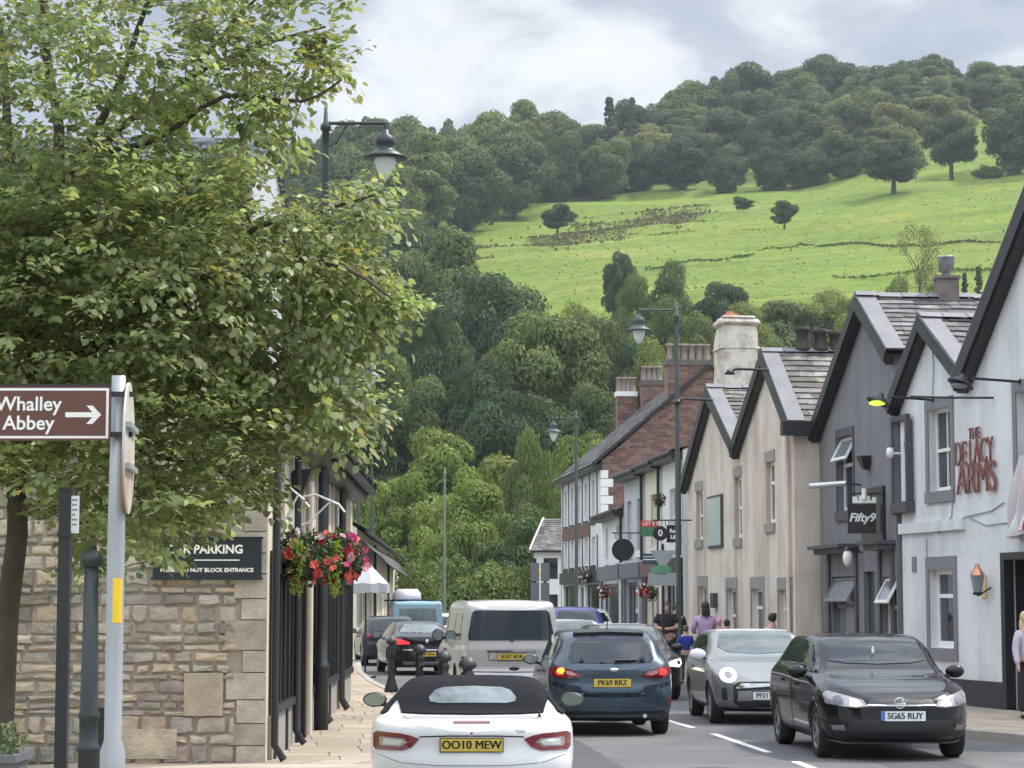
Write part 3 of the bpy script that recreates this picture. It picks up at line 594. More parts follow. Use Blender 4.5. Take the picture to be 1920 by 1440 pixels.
def gable_roof(root, xl, zl, xp, zp, xr, zr, depth, over=0.22, barge=M_black, bw=0.24, slate=None, seed=1, sides='LR', strip=True, name='roof', row=0.20, tw=0.30):
    # ridge runs into the building from the gable peak
    mb = MB()
    for sd_, (xe, ze) in (('L', (xl, zl)), ('R', (xr, zr))):
        if sd_ not in sides: continue
        d = Vector((xp - xe, 0, zp - ze)).normalized(); n = Vector((-d.z, 0, d.x)); n = n if n.z > 0 else -n
        e = Vector((xe, 0, ze)) - d * 0.18 + n * .10; p = Vector((xp, 0, zp)) + n * .10
        p.x = xp; p.z = zp + .10 / max(.3, n.z)
        args = (e + Vector((0, -over, 0)), e + Vector((0, depth, 0)), p + Vector((0, -over, 0)), p + Vector((0, depth, 0)))
        slates(mb, *args, seed=seed + len(sd_) + ord(sd_), row=row, tw=tw)
        mb.quad(*[q - n * .10 for q in (args[0], args[2], args[3], args[1])], 0, None, (.4, .4, .4))
        if strip:           # lead verge
            h = n * .045
            a0, a1, b0, b1 = args[0] + h, args[2] + h, args[0] + Vector((0, .36, 0)) + h, args[2] + Vector((0, .36, 0)) + h
            mb.quad(a0, b0, b1, a1, 1); mb.quad(b0, b0 - h, b1 - h, b1, 1); mb.quad(a0 - h * 2, a0, a1, a1 - h * 2, 1)
    # ridge tiles
    R = random.Random(seed); yv = -over
    while yv < depth:
        L = R.uniform(.42, .5); z = zp + .20 + R.uniform(-.01, .015); k = R.uniform(.85, 1.15)
        mb.add([(xp - .17, yv, z - .10), (xp, yv, z), (xp + .17, yv, z - .10), (xp - .17, yv + L - .015, z - .10), (xp, yv + L - .015, z), (xp + .17, yv + L - .015, z - .10)], [(0, 1, 4, 3), (1, 2, 5, 4), (0, 2, 1)], 1, False, None, (k, k, k)); yv += L
    o = mb.build(name, [slate or M_slate, M_lead], root)
    b = MB()
    for sd_, (xe, ze) in (('L', (xl, zl)), ('R', (xr, zr))):
        if sd_ not in sides: continue
        d = Vector((xp - xe, 0, zp - ze)).normalized(); n = Vector((-d.z, 0, d.x)); n = n if n.z > 0 else -n
        e = Vector((xe, 0, ze)) - d * 0.20 + n * .08; p = Vector((xp, 0, zp + .08 / max(.3, n.z)))
        yb = -over - .03
        pl = [(e.x, e.z), (p.x, p.z), (p.x, p.z - bw / max(.3, n.z)), (e.x - n.x * bw, e.z - n.z * bw)]
        b.prism(pl, yb, yb + .045)
        pl2 = [(q[0] - n.x * .05, q[1] - n.z * .05) for q in pl]; b.prism(pl2, -.02, yb + .046, 0)
    b.build('bargeboard', barge, o)
    return o
def side_walls(mb, x0, x1, depth, z0, z1, mi=0, zb=0.0):
    mb.quad((x0, depth, zb), (x0, 0, zb), (x0, 0, z0), (x0, depth, z0), mi); mb.quad((x1, 0, zb), (x1, depth, zb), (x1, depth, z1), (x1, 0, z1), mi)
    mb.quad((x1, depth, zb), (x0, depth, zb), (x0, depth, z0), (x1, depth, z1), mi)
def text_mesh(txt, size, mat, parent, loc, rot=(pi / 2, 0, 0), name='lettering', ext=0.01, off=0.0, align='CENTER', sx=1.0, space=1.0, shear=0.0, bold=0.0):
    cu = bpy.data.curves.new(name, 'FONT'); cu.body = txt; cu.size = size; cu.extrude = ext; cu.offset = off; cu.align_x = align; cu.align_y = 'CENTER'; cu.space_character = space; cu.shear = shear; cu.resolution_u = 4
    o = bpy.data.objects.new('tmp', cu); COL.objects.link(o); bpy.context.view_layer.update()
    me = bpy.data.meshes.new_from_object(o.evaluated_get(bpy.context.evaluated_depsgraph_get())); bpy.data.objects.remove(o)
    if bold:
        bm = bmesh.new(); bm.from_mesh(me); g0 = bm.verts[:] + bm.edges[:] + bm.faces[:]
        for i_, sg in enumerate((-1, 1)): d_ = bmesh.ops.duplicate(bm, geom=g0); bmesh.ops.translate(bm, verts=[v for v in d_['geom'] if isinstance(v, bmesh.types.BMVert)], vec=(sg * bold, 0, .0004 * (i_ + 1)))
        bm.to_mesh(me); bm.free()
    me.materials.clear(); me.materials.append(mat); me.name = name
    r = bpy.data.objects.new(name, me); COL.objects.link(r); r.parent = parent; r.location = loc; r.rotation_euler = rot; r.scale = (sx, 1, 1)
    return r
def chimney(mb, x0, x1, y0, y1, z0, z1, mi=0, cap=0.12, mc=None):
    mb.box((x0, y0, z0), (x1, y1, z1 - cap), mi); mb.box((x0 - .06, y0 - .06, z1 - cap), (x1 + .06, y1 + .06, z1), mi if mc is None else mc)
def pot(mb, x, y, z, h=0.55, r=0.13, mi=0, col=(1, 1, 1)):
    mb.lathe([(0, 0), (r * 1.1, 0), (r * 1.15, .06), (r * .95, .1), (r * .85, h - .1), (r * 1.1, h - .08), (r * 1.1, h), (r * .8, h), (r * .75, h - .2), (0, h - .2)], (x, y, z), 10, mi, None, True, col)
# ------------------------------------------------------------------ pale pub on the right, two gables
M_pale = pm('pale_render', (0.69, 0.70, 0.71), 0.75, 0.06, 1.2, 0.6, 45, streak=((0.40, 0.40, 0.405), 0.5, 1.7), patch=((0.52, 0.53, 0.54), 0.5, 0.9), bdist=0.012)
M_letter = pm('brown_letters', (0.20, 0.065, 0.052), 0.5, 0.1, 6)
fr = Fr(7.11, 41.87, 0.22, -1); pub = fr.root('public_house', 'pale blue grey rendered pub with two black edged gables and brown lettering', 'pub')
sg_p, sg_v = fr.px(1741, 606), fr.px(1815, 704)
zl = fr.px(1690, 752)[1]; xv, zv = sg_v; xbp = xv + 4.2; zbp = zv + 4.2 * 0.90
def r4(a, b): (x0, z1), (x1, z0) = fr.px(*a), fr.px(*b); return (x0, x1, z0, z1)
W1, W2, W3 = r4((1741, 770), (1785, 918)), r4((1906, 748), (1962, 912)), r4((1743, 1068), (1791, 1216))
W2 = (W2[0], W2[0] + 1.1, W1[2], W1[3])
DO = (fr.px(1886, 1060)[0], fr.px(1886, 1060)[0] + 1.6, 0.12, fr.px(1886, 1050)[1])
mb = MB(); wall(mb, [(0, zl), sg_p, sg_v, (xbp, zbp), (xbp + 4.2, zv)], 0.0, [W1, W2, W3, DO], 0.16)
side_walls(mb, 0, xbp + 4.2, 9, zl, zv); mb.build('wall', M_pale, pub)
gable_roof(pub, -.02, zl, sg_p[0], sg_p[1], xv, zv, 7, seed=3, over=.20, bw=.20)
gable_roof(pub, xv + .02, zv, xbp, zbp, xbp + 4.2, zv, 9, seed=4, over=.24, bw=.27)
window(pub, *W1, style='sash4', surround=M_gtrim, sill=M_gtrim, y=.13, lintel=.18); window(pub, *W2, style='sash4', surround=M_gtrim, sill=M_gtrim, y=.13, lintel=.18)
window(pub, *W3, style='casement', surround=M_gtrim, sill=M_gtrim, y=.13, lintel=.22, fw=.09)
d = MB(); x0, x1, z0, z1 = DO; d.box((x0 - .12, -.05, .12), (x0 + .03, .12, z1 + .12)); d.box((x0 + .03, -.05, z1), (x1, .12, z1 + .12)); d.box((x0 + .03, .9, .12), (x1, .95, z1)); d.quad((x0, .16, .12), (x0, .9, .12), (x0, .9, z1), (x0, .16, z1)); d.quad((x1, .16, .12), (x1, .9, .12), (x1, .9, z1), (x1, .16, z1)); d.quad((x0, .16, z1), (x1, .16, z1), (x1, .9, z1), (x0, .9, z1))
dr = d.build('doorway', M_black, pub); q = MB(); q.box((x0 + .25, .84, .95), (x0 + .3, .9, 1.1)); q.build('handle', M_lead, dr)
zp = fr.px(1850, 1277)[1]; pl = MB(); pl.box((-.03, -.045, 0), (x0 - .125, 0.002, zp)); pl.build('plinth', pm('plinth_black', (0.030, 0.031, 0.036), 0.7, 0.25, 4, 0.3, 40), pub)
zs0, zs1 = fr.px(1740, 998)[1], fr.px(1740, 978)[1]; st = MB(); st.box((-.02, -.07, zs0), (fr.px(1810, 990)[0], .002, zs1)); st.build('string_course', M_pale, pub)
for txt, a, b in (('THE', (1821, 802), (1842, 823)), ('DE LACY', (1796, 826), (1868, 868)), ('ARMS', (1798, 868), (1873, 925))):
    (xa, za), (xb, zb) = fr.px(*a), fr.px(*b); o = text_mesh(txt, 1.0, M_letter, pub, ((xa + xb) / 2, -.05, (za + zb) / 2), ext=.014, off=0.0)
    me = o.data; n = np.zeros(len(me.vertices) * 3); me.vertices.foreach_get('co', n); n = n.reshape(-1, 3)
    wv, hv = np.ptp(n[:, 0]), np.ptp(n[:, 1]); n[:, 0] = (n[:, 0] - n[:, 0].mean()) ; n[:, 0] -= (n[:, 0].max() + n[:, 0].min()) / 2; n[:, 1] -= (n[:, 1].max() + n[:, 1].min()) / 2
    n[:, 0] *= (xb - xa) / wv; n[:, 1] *= (za - zb) * 0.86 / hv; me.vertices.foreach_set('co', n.reshape(-1)); me.update()
cb = MB()
for pts in ([(1700, 860), (1697, 830), (1706, 880), (1703, 905), (1708, 930)], [(1692, 984), (1730, 990), (1790, 978), (1815, 968), (1850, 985), (1890, 980)], [(1788, 935), (1786, 968), (1760, 1000)], [(1748, 625), (1752, 690), (1750, 740)], [(1815, 968), (1860, 958), (1884, 942)], [(1738, 1010), (1740, 1048)]):
    cb.tube([(fr.px(*p)[0], -.018, fr.px(*p)[1]) for p in pts], .010, 6)
cb.build('cable', pm('cable_grey', (0.30, 0.31, 0.33), 0.6, 0), pub)
v = MB(); a, b, c, dd = r4((1711, 1044), (1719, 1072)); v.box((a, -.02, c), (b, .002, dd)); v.build('air_vent', M_gtrim, pub)
def flood(px, py, px2, py2, lit, label):
    xa, za = fr.px(px, py); e = fr.root('flood_lamp', label, 'wall lamp'); e.location = fr.w(xa, 0, za)
    a = MB(); out_ = 1.05; a.tube([(0, 0, 0), (0, -out_ + .2, .04)], .022, 8); a.cyl((0, .0, 0), (0, -.03, 0), .05); a.build('arm', M_black, e)
    h = MB(); h.lathe([(0, .16), (.05, .16), (.07, .10), (.22, .0), (.22, -.02), (.19, -.01), (0, .04)], (0, -out_, -.05), 14, 0, Matrix.Translation((0, -out_, -.05)) @ Matrix.Rotation(radians(-24), 4, 'X') @ Matrix.Translation((0, out_, .05))); h.build('lamp_shade', M_black, e)
    g_ = MB(); g_.ell((0, -out_ - .02, -.075), (.15, .15, .05)); g_.build('bulb_glass', pm('lit_glass', (0.6, 0.7, 0.1), 0.4, 0, emit=((0.72, 0.95, 0.10), 0.8)) if lit else M_glassl, e)
    return e
flood(1752, 750, 0, 0, True, 'black wall flood lamp with a yellow green glow at the pub corner')
flood(1915, 716, 0, 0, False, 'unlit black wall flood lamp over the brown pub lettering')
rd = MB(); rd.tube([fr.w(fr.px(1865, 746)[0], -.02, fr.px(1865, 746)[1]), fr.w(fr.px(1848, 747)[0], -.7, fr.px(1848, 747)[1]), fr.w(fr.px(1800, 756)[0], -.9, fr.px(1800, 756)[1] + .1)], .02, 6); tag(rd.build('sign_bracket', M_black), 'thin black bracket rod on the pale pub wall above its lettering', 'bracket')
M_copper = pm('copper', (0.45, 0.22, 0.14), 0.35, 0.2, 8, metal=0.8)
xl_, zl_ = fr.px(1858, 1088); e = fr.root('wall_lantern', 'copper topped lantern beside the dark pub doorway', 'lantern'); e.location = fr.w(xl_, -.24, zl_)
m = MB(); m.lathe([(0, .28), (.03, .27), (.05, .20), (.11, .12), (.13, .08), (.02, .08)], n=6, smooth=False); m.build('lantern_top', M_copper, e)
m = MB(); m.lathe([(.115, .08), (.07, -.20), (.0, -.20)], n=6, smooth=False); m.build('lantern_glass', M_glassl, e)
m = MB(); m.lathe([(.08, -.20), (.08, -.24), (.0, -.25)], n=6); m.tube([(0, .24, -.12), (0, .0, -.26)], .015, 6); m.build('bracket', M_black, e)
xs, zs = fr.px(1846, 1100); m = MB(); m.box((-.10, -.02, -.19), (.10, 0, .19)); o = m.build('notice', pm('yellow_notice', (0.62, 0.48, 0.20), 0.6, 0.15, 12)); o.location = fr.w(xs, -.003, zs); o.rotation_euler = (0, 0, fr.a); tag(o, 'small yellow notice on the pub wall by the lantern', 'notice')
# flag of a red cross hanging from the first floor
M_flag_w = pm('flag_cloth', (0.75, 0.72, 0.74), 0.8, 0.05, 4); M_flag_r = pm('flag_red', (0.62, 0.03, 0.07), 0.8, 0.05, 4)
(fx0, fz1), (fx1, fz0) = fr.px(1884, 862), fr.px(1950, 1010); m = MB(); nu_, nv_ = 26, 20
def fp(i, j):
    u, v_ = i / nu_, j / nv_; x = fx0 + 1.02 + (fx1 - fx0 - .55) * u * (1 - .3 * v_) - .62 * v_ * (1 - u) ; z = fz1 - (fz1 - fz0) * (v_ * (1 - .15 * u)); return (x, -.16 - .09 * sin(u * 15 + v_ * 4) * (.3 + v_) - .06 * sin(u * 29 + 2), z)
for i in range(nu_):
    for j in range(nv_):
        u, v_ = (i + .5) / nu_, (j + .5) / nv_; m.add([fp(i, j), fp(i, j + 1), fp(i + 1, j + 1), fp(i + 1, j)], [(0, 1, 2, 3)], 1 if (abs(u - .78) < .10 or (abs(v_ - .32) < .10 and u > .62)) else 0, True)
o = m.build('flag', [M_flag_w, M_flag_r]); o.location = fr.o; o.rotation_euler = (0, 0, fr.a); tag(o, 'white flag with a red cross hanging on the pale pub front', 'flag')
m = MB(); m.lathe([(0, 0), (.06, 0), (.07, .1), (.05, .18), (0, .18)]); m.tube([(0, 0, .08), (0, .2, .08)], .02, 6); o = m.build('security_camera', M_white); o.location = fr.w(-.02, -.2, fr.px(1690, 858)[1]); o.rotation_euler = (0, 0, fr.a); tag(o, 'small white security camera on the corner of the pale pub', 'camera')
PUBF = fr
# ------------------------------------------------------------------ dark grey gabled house
M_grey = pm('grey_render', (0.180, 0.182, 0.192), 0.75, 0.08, 1.5, 0.5, 45, streak=((0.125, 0.125, 0.132), 0.6, 2.2), bdist=0.012)
fr = Fr(6.37, 47.45, 0.12, -1); gh = fr.root('gabled_house', 'dark grey rendered house with a tall black edged gable and a bar sign')
pk = fr.px(1622, 566); el = (0.10, fr.px(1556, 800)[1]); er = (5.50, pk[1] - (5.50 - pk[0]) * (pk[1] - el[1]) / (pk[0] - el[0]))
G1, G2 = r4((1570, 822), (1601, 955)), r4((1674, 800), (1702, 945)); G2 = (G2[0], G2[0] + .8, G1[2], G1[3])
S1, S2, SD = r4((1560, 1082), (1607, 1250)), r4((1655, 1082), (1692, 1250)), r4((1619, 1072), (1643, 1280))
S1 = (S1[0], S1[1], .85, S1[3]); S2 = (S2[0], 5.45, .85, S2[3]); SD = (SD[0], SD[1], .12, SD[3])
mb = MB(); wall(mb, [(0, el[1]), el, pk, er], 0.0, [G1, G2, S1, S2, SD], 0.15); side_walls(mb, 0, er[0], 9, el[1], er[1]); mb.build('wall', M_grey, gh)
gable_roof(gh, el[0], el[1], pk[0], pk[1], er[0], er[1], 9, seed=8, over=.20, bw=.22, row=.20, tw=.32)
M_dtrim = pm('dark_grey_trim', (0.062, 0.063, 0.07), 0.6, 0.12, 5)
window(gh, *G1, style='vent', surround=M_dtrim, sill=M_dtrim, y=.12, sw=.10, lintel=.16); window(gh, *G2, style='sash', surround=M_dtrim, sill=M_dtrim, y=.12, fm=M_black, sw=.10)
window(gh, *S1, style='vent', fm=M_gtrim, y=.10, gl=M_glassl); window(gh, *S2, style='vent', fm=M_white, y=.10)
for a, b in ((S1[0] - .35, S1[1] + .28), (S2[0] - .30, S2[1])):
    m = MB(); z = S1[3] + .55; m.box((a, -.42, z), (b, -.002, z + .07)); m.box((a + .06, -.30, z - .10), (b - .06, -.002, z - .002)); m.box((a + .1, -.05, .12), (a + .26, -.002, z - .11)); m.box((b - .26, -.05, .12), (b - .1, -.002, z - .11)); m.build('shopfront_cornice', M_dtrim, gh)
m = MB(); m.box((SD[0], .10, .12), (SD[1], .14, SD[3])); m.box((SD[0] + .1, .085, .3), (SD[1] - .1, .101, .95)); m.box((SD[0] + .1, .085, 1.1), (SD[1] - .1, .101, 1.9)); dd_ = m.build('door', pm('door_green', (0.018, 0.030, 0.030), 0.4, 0.1, 4), gh)
m = MB(); m.ell((SD[0] + .12, .07, 1.02), .03); m.build('handle', M_lead, dd_)
m = MB(); kx = pk[0] + .0; cyk = 1.62; m.box((kx - .17, cyk - .2, pk[1] - .1), (kx + .17, cyk + .2, pk[1] + .46)); m.box((kx - .20, cyk - .23, pk[1] + .46), (kx + .20, cyk + .23, pk[1] + .52)); ck = m.build('chimney', pm('chimney_dark', (0.16, 0.13, 0.12), 0.8, 0.2, 5, 0.4, 25), gh)
m = MB(); m.lathe([(.09, .52), (.09, .60), (.15, .62), (.16, .86), (.18, .88), (.18, .91), (.0, .93)], (kx, cyk, pk[1]), 10); m.build('chimney_cowl', pm('cowl_metal', (0.35, 0.34, 0.36), 0.4, 0.3, 8, metal=0.7), ck)
# hanging bar sign, square on to the street
M_sign = pm('sign_black', (0.012, 0.013, 0.018), 0.4, 0.1, 4); M_stx = pm('sign_white', (0.78, 0.78, 0.76), 0.5, 0)
def hang_sign(frm, px0, py0, px1, py1, depth_at, label, lines, arm_z=.12, shape='rect', wall_x=None):
    # board at right angles to the wall, facing down the street; depth_at = distance of its face
    a, b = at(px0, py0, depth_at), at(px1, py1, depth_at); c = (a + b) / 2; w_, h_ = b.x - a.x, a.z - b.z
    e = empty('hanging_sign', (c.x, c.y, c.z), 0, label, 'sign')
    m = MB()
    if shape == 'rect': m.box((-w_ / 2, 0, -h_ / 2), (w_ / 2, .05, h_ / 2)); m.box((-w_ / 2 - .015, -.008, -h_ / 2 - .015), (w_ / 2 + .015, .0, -h_ / 2 + .012)); m.box((-w_ / 2 - .015, -.008, h_ / 2 - .012), (w_ / 2 + .015, .0, h_ / 2 + .015))
    else: m.lathe([(0, 0), (h_ / 2, 0), (h_ / 2, .05), (0, .05)], n=28, M=Matrix.Rotation(-pi / 2, 4, 'X') @ Matrix.Translation((0, 0, 0)), smooth=False)
    m.build('board', M_sign, e)
    n_ = len(lines)
    for i, (t_, s_, dz, sh) in enumerate(lines): text_mesh(t_, s_, M_stx, e, (0, -.055 if shape != 'rect' else -.012, dz), ext=.003, off=.006, shear=sh)
    m = MB(); xr = (wall_x if wall_x else w_ / 2 + .25); m.tube([(-w_ / 2, .025, h_ / 2 + arm_z), (xr, .025, h_ / 2 + arm_z)], .018, 6); m.tube([(-w_ * .35, .025, h_ / 2), (-w_ * .35, .025, h_ / 2 + arm_z)], .01, 6); m.tube([(w_ * .35, .025, h_ / 2), (w_ * .35, .025, h_ / 2 + arm_z)], .01, 6); m.build('bracket', M_black, e)
    return e
hang_sign(fr, 1589, 947, 1643, 999, 42.9, 'square black bar sign with white script hanging from the dark grey house', [('Fifty9', .22, .02, .25)], .22)
xb_, zb_ = fr.px(1640, 966); m = MB(); m.box((-.75, -.05, -.52), (.75, 0, .52)); o = m.build('sign_board', M_sign); o.location = fr.w(xb_, -.004, zb_); o.rotation_euler = (0, 0, fr.a); tag(o, 'plain black board fixed to the grey wall behind the bar sign', 'sign')
p = at(1621, 936, 42.85); e = empty('sign_topper', p, 0, 'white cut out plate on the bracket over the square bar sign', 'sign'); m = MB(); m.box((-.22, .012, -.07), (.22, .03, -.02)); m.box((-.22, .012, -.02), (-.13, .03, .05)); m.box((-.10, .012, -.02), (-.03, .03, .07)); m.box((.02, .012, -.02), (.10, .03, .06)); m.box((.14, .012, -.02), (.22, .03, .04)); m.tube([(0, .02, .0), (0, .02, .2)], .05, 6); m.build('plate', M_stx, e)
for px, py, lb in ((1630, 868, 'black wedge shaped wall lamp on the dark grey gable'),):
    x_, z_ = fr.px(px, py); e = fr.root('wall_lamp', lb, 'wall lamp'); e.location = fr.w(x_, 0, z_)
    m = MB(); m.add([(-.18, -.02, .13), (.18, -.02, .13), (.07, -.02, -.13), (-.07, -.02, -.13), (-.18, -.22, .13), (.18, -.22, .13), (.07, -.12, -.13), (-.07, -.12, -.13)], [(0, 1, 2, 3), (7, 6, 5, 4), (4, 5, 1, 0), (5, 6, 2, 1), (6, 7, 3, 2), (7, 4, 0, 3)]); m.build('lamp_shade', M_black, e); m = MB(); m.box((-.05, -.02, -.05), (.05, 0, .05)); m.build('wall_plate', M_black, e)
x_, z_ = fr.px(1614, 909); e = fr.root('sign_light', 'tube shaped sign light reaching out from the dark grey wall', 'sign light'); e.location = fr.w(x_, 0, z_)
m = MB(); m.tube([(0, 0, 0), (-.05, -.3, .03)], .02, 6); m.build('arm', M_black, e); m = MB(); m.cyl((-.05, -.28, .03), (-.25, -.95, -.02), .055, n=10); m.build('lamp_shade', pm('pale_metal', (0.55, 0.56, 0.58), 0.35, 0.1, 5, metal=0.5), e)
x_, z_ = fr.px(1618, 1046); e = fr.root('wall_lantern', 'white globe lantern above the shopfront of the dark grey house', 'lantern'); e.location = fr.w(x_, -.3, z_)
m = MB(); m.ell((0, 0, 0), (.10, .10, .17)); m.build('globe', M_white, e); m = MB(); m.tube([(0, .3, .1), (0, .0, .2)], .02, 6); m.lathe([(.08, .14), (.03, .22), (0, .22)]); m.build('bracket', M_black, e)
p = at(1577, 1187, 44.3); e = empty('menu_board', (p.x, 44.3, .12), radians(-8), 'low black chalk board standing outside the dark grey house', 'sign board')
m = MB(); m.box((-.26, -.02, .05), (.26, .0, 1.12)); m.box((-.22, -.026, .12), (.22, -.0205, 1.05), 1); m.build('board', [M_black, pm('chalk', (0.05, 0.055, 0.06), 0.8, 0.5, 14)], e); m = MB(); m.beam((-.2, .02, 1.05), (-.2, .42, 0), .03, .03); m.beam((.2, .02, 1.05), (.2, .42, 0), .03, .03); m.build('stay', M_black, e)
# ------------------------------------------------------------------ cream house with twin gables
M_cream = pm('cream_render', (0.66, 0.585, 0.505), 0.8, 0.07, 1.1, 0.4, 40, streak=((0.34, 0.27, 0.21), 0.75, 1.5), patch=((0.44, 0.37, 0.30), 0.5, 0.7), bdist=0.012)
fr = Fr(4.49, 58.6, 0.12, -1); W = 11.28; ch = fr.root('twin_gable_house', 'weathered cream rendered house with two black edged gables and a white chimney')
c_l, c_p2, c_v, c_p1, c_r = (0, fr.px(1291, 905)[1]), fr.px(1336, 735), fr.px(1385, 838), fr.px(1441, 668), (W, fr.px(1488, 790)[1])
ops = []
for a, b in (((1305, 922), (1318, 1012)), ((1377, 896), (1391, 1008)), ((1436, 868), (1453, 980)), ((1311, 1100), (1326, 1190)), ((1364, 1104), (1382, 1190)), ((1410, 1104), (1432, 1190)), ((1461, 1106), (1485, 1190))): ops.append(r4(a, b))
ops = [(a, b, c if i < 3 else 0.95, d) for i, (a, b, c, d) in enumerate(ops)]
mb = MB(); wall(mb, [c_l, c_p2, c_v, c_p1, c_r], 0, ops, .15); side_walls(mb, 0, W, 8.5, c_l[1], c_r[1]); mb.build('wall', M_cream, ch)
gable_roof(ch, 0, c_l[1], c_p2[0], c_p2[1], c_v[0], c_v[1], 8.5, seed=21, over=.17, bw=.24, slate=M_brown, row=.22, tw=.40)
gable_roof(ch, c_v[0], c_v[1], c_p1[0], c_p1[1], c_r[0], c_r[1], 8.5, seed=22, over=.17, bw=.24, slate=M_brown, row=.22, tw=.40)
m = MB(); m.box((W - .02, -.28, c_r[1] - .30), (W + .22, 8.5, c_r[1] - .02)); m.build('eaves_gutter', M_black, ch)
M_cgrey = pm('cream_house_trim', (0.27, 0.25, 0.235), 0.7, 0.12, 3, 0.2, 40)
for i, o_ in enumerate(ops): window(ch, *o_, style='casement' if i in (2, 5, 6) else 'sash', surround=M_cgrey if i > 2 else None, sill=M_cgrey, y=.10, sw=.12 if i > 2 else .05, lintel=.26, fw=.07)
for i in (0, 1, 2):
    a, b, c, d = ops[i]; m = MB(); m.box((a - .08, -.02, d + .002), (b + .08, .05, d + .24)); m.build('lintel', M_cgrey, ch)
m = MB(); m.tube([(W - .32, -.07, c_r[1] - .1), (W - .32, -.07, .15)], .045, 8); m.build('downpipe', M_cream, ch)
a, b, c, d = r4((1330, 932), (1357, 1026)); m = MB(); m.box((a, -.06, c), (b, -.003, d), 0); m.box((a + .07, -.072, c + .06), (b - .07, -.06, d - .06), 1); o = m.build('notice_board', [M_dtrim, pm('board_pale', (0.42, 0.48, 0.46), 0.4, 0.05, 2)]); o.location = fr.o; o.rotation_euler = (0, 0, fr.a); tag(o, 'blank pale green board in a dark frame on the cream wall', 'notice board')
a, b, c, d = r4((1340, 1112), (1346, 1140)); m = MB(); m.box((a, -.12, c), (b, -.002, d)); m.build('meter_box', M_dtrim, ch)
# white rendered chimney on the far slope of the valley
M_chim = pm('chimney_render', (0.62, 0.575, 0.50), 0.85, 0.08, 2, 0.5, 22, patch=((0.30, 0.24, 0.18), 0.75, 2.2), bdist=0.02)
cx = fr.px(1381, 700, .9)[0]; zt = fr.px(1381, 583, .45)[1]; m = MB()
m.add([(cx - .66, .42, 4.6), (cx + .56, .42, 4.6), (cx + .56, 1.5, 4.6), (cx - .66, 1.5, 4.6), (cx - .52, .42, zt - 1.15), (cx + .5, .42, zt - 1.15), (cx + .5, 1.35, zt - 1.15), (cx - .52, 1.35, zt - 1.15), (cx - .42, .45, zt - .12), (cx + .44, .45, zt - .12), (cx + .44, 1.33, zt - .12), (cx - .42, 1.33, zt - .12)], [(0, 1, 5, 4), (1, 2, 6, 5), (2, 3, 7, 6), (3, 0, 4, 7), (4, 5, 9, 8), (5, 6, 10, 9), (6, 7, 11, 10), (7, 4, 8, 11)], 0)
m.box((cx - .50, .38, zt - .75), (cx + .50, 1.42, zt - .68)); m.box((cx - .50, .38, zt - .14), (cx + .50, 1.42, zt + .02)); m.box((cx - .50, .46, zt + .02), (cx + .48, 1.34, zt + .10))
chm = m.build('chimney', M_chim, ch); bm = bmesh.new(); bm.from_mesh(chm.data); bmesh.ops.bevel(bm, geom=bm.edges[:], offset=.05, segments=2, affect='EDGES', clamp_overlap=True); bmesh.ops.subdivide_edges(bm, edges=[e_ for e_ in bm.edges if e_.calc_length() > .25], cuts=4, use_grid_fill=True)
for v_ in bm.verts: q_ = v_.co * 2.6; v_.co += Vector((math.sin(q_.z * 1.7 + q_.y), math.sin(q_.x + q_.z * 2.1), .4 * math.sin(q_.x * 2 + q_.y))) * .022
for f_ in bm.faces: f_.smooth = True
bm.to_mesh(chm.data); bm.free(); m = MB(); m.box((cx - .10, .60, zt + .10), (cx + .20, .9, zt + .19)); m.box((cx - .02, .66, zt + .19), (cx + .13, .8, zt + .25)); m.build('chimney_pot', pm('pot_orange', (0.50, 0.22, 0.12), 0.8, 0.25, 6, 0.3, 20), chm)
m = MB(); M_potd = pm('pot_dark', (0.045, 0.035, 0.033), 0.8, 0.25, 6)
for k, yy in enumerate((.75, 1.15, 1.5)): pot(m, c_p1[0], yy, c_p1[1] + .12, .52 - .04 * k, .15)
m.box((c_p1[0] - .25, 1.75, c_p1[1]), (c_p1[0] + .25, 2.6, c_p1[1] + .42)); m.build('chimney_pot', M_potd, ch)
m = MB(); m.tube([(c_v[0] + .6, 1.6, 5.0), (c_v[0] + .6, 1.6, c_p1[1] + 1.25)], .03, 6); o = m.build('aerial_pole', M_black, ch)
for px, py, lb in ((1441, 694, 'black bracket lamp at the peak of the nearer cream gable'), (1336, 750, 'black bracket lamp at the peak of the farther cream gable')):
    x_, z_ = fr.px(px, py, -.3); e = fr.root('gable_lamp', lb, 'wall lamp'); e.location = fr.w(x_, -.29, z_); m = MB(); m.tube([(0, 0, 0), (0, -.7, .02), (0, -.85, -.04)], .03, 6); m.build('arm', M_black, e); m = MB(); m.lathe([(0, .06), (.05, .05), (.12, -.05), (0, -.03)], (0, -.85, -.05), 10); m.build('lamp_shade', M_black, e)
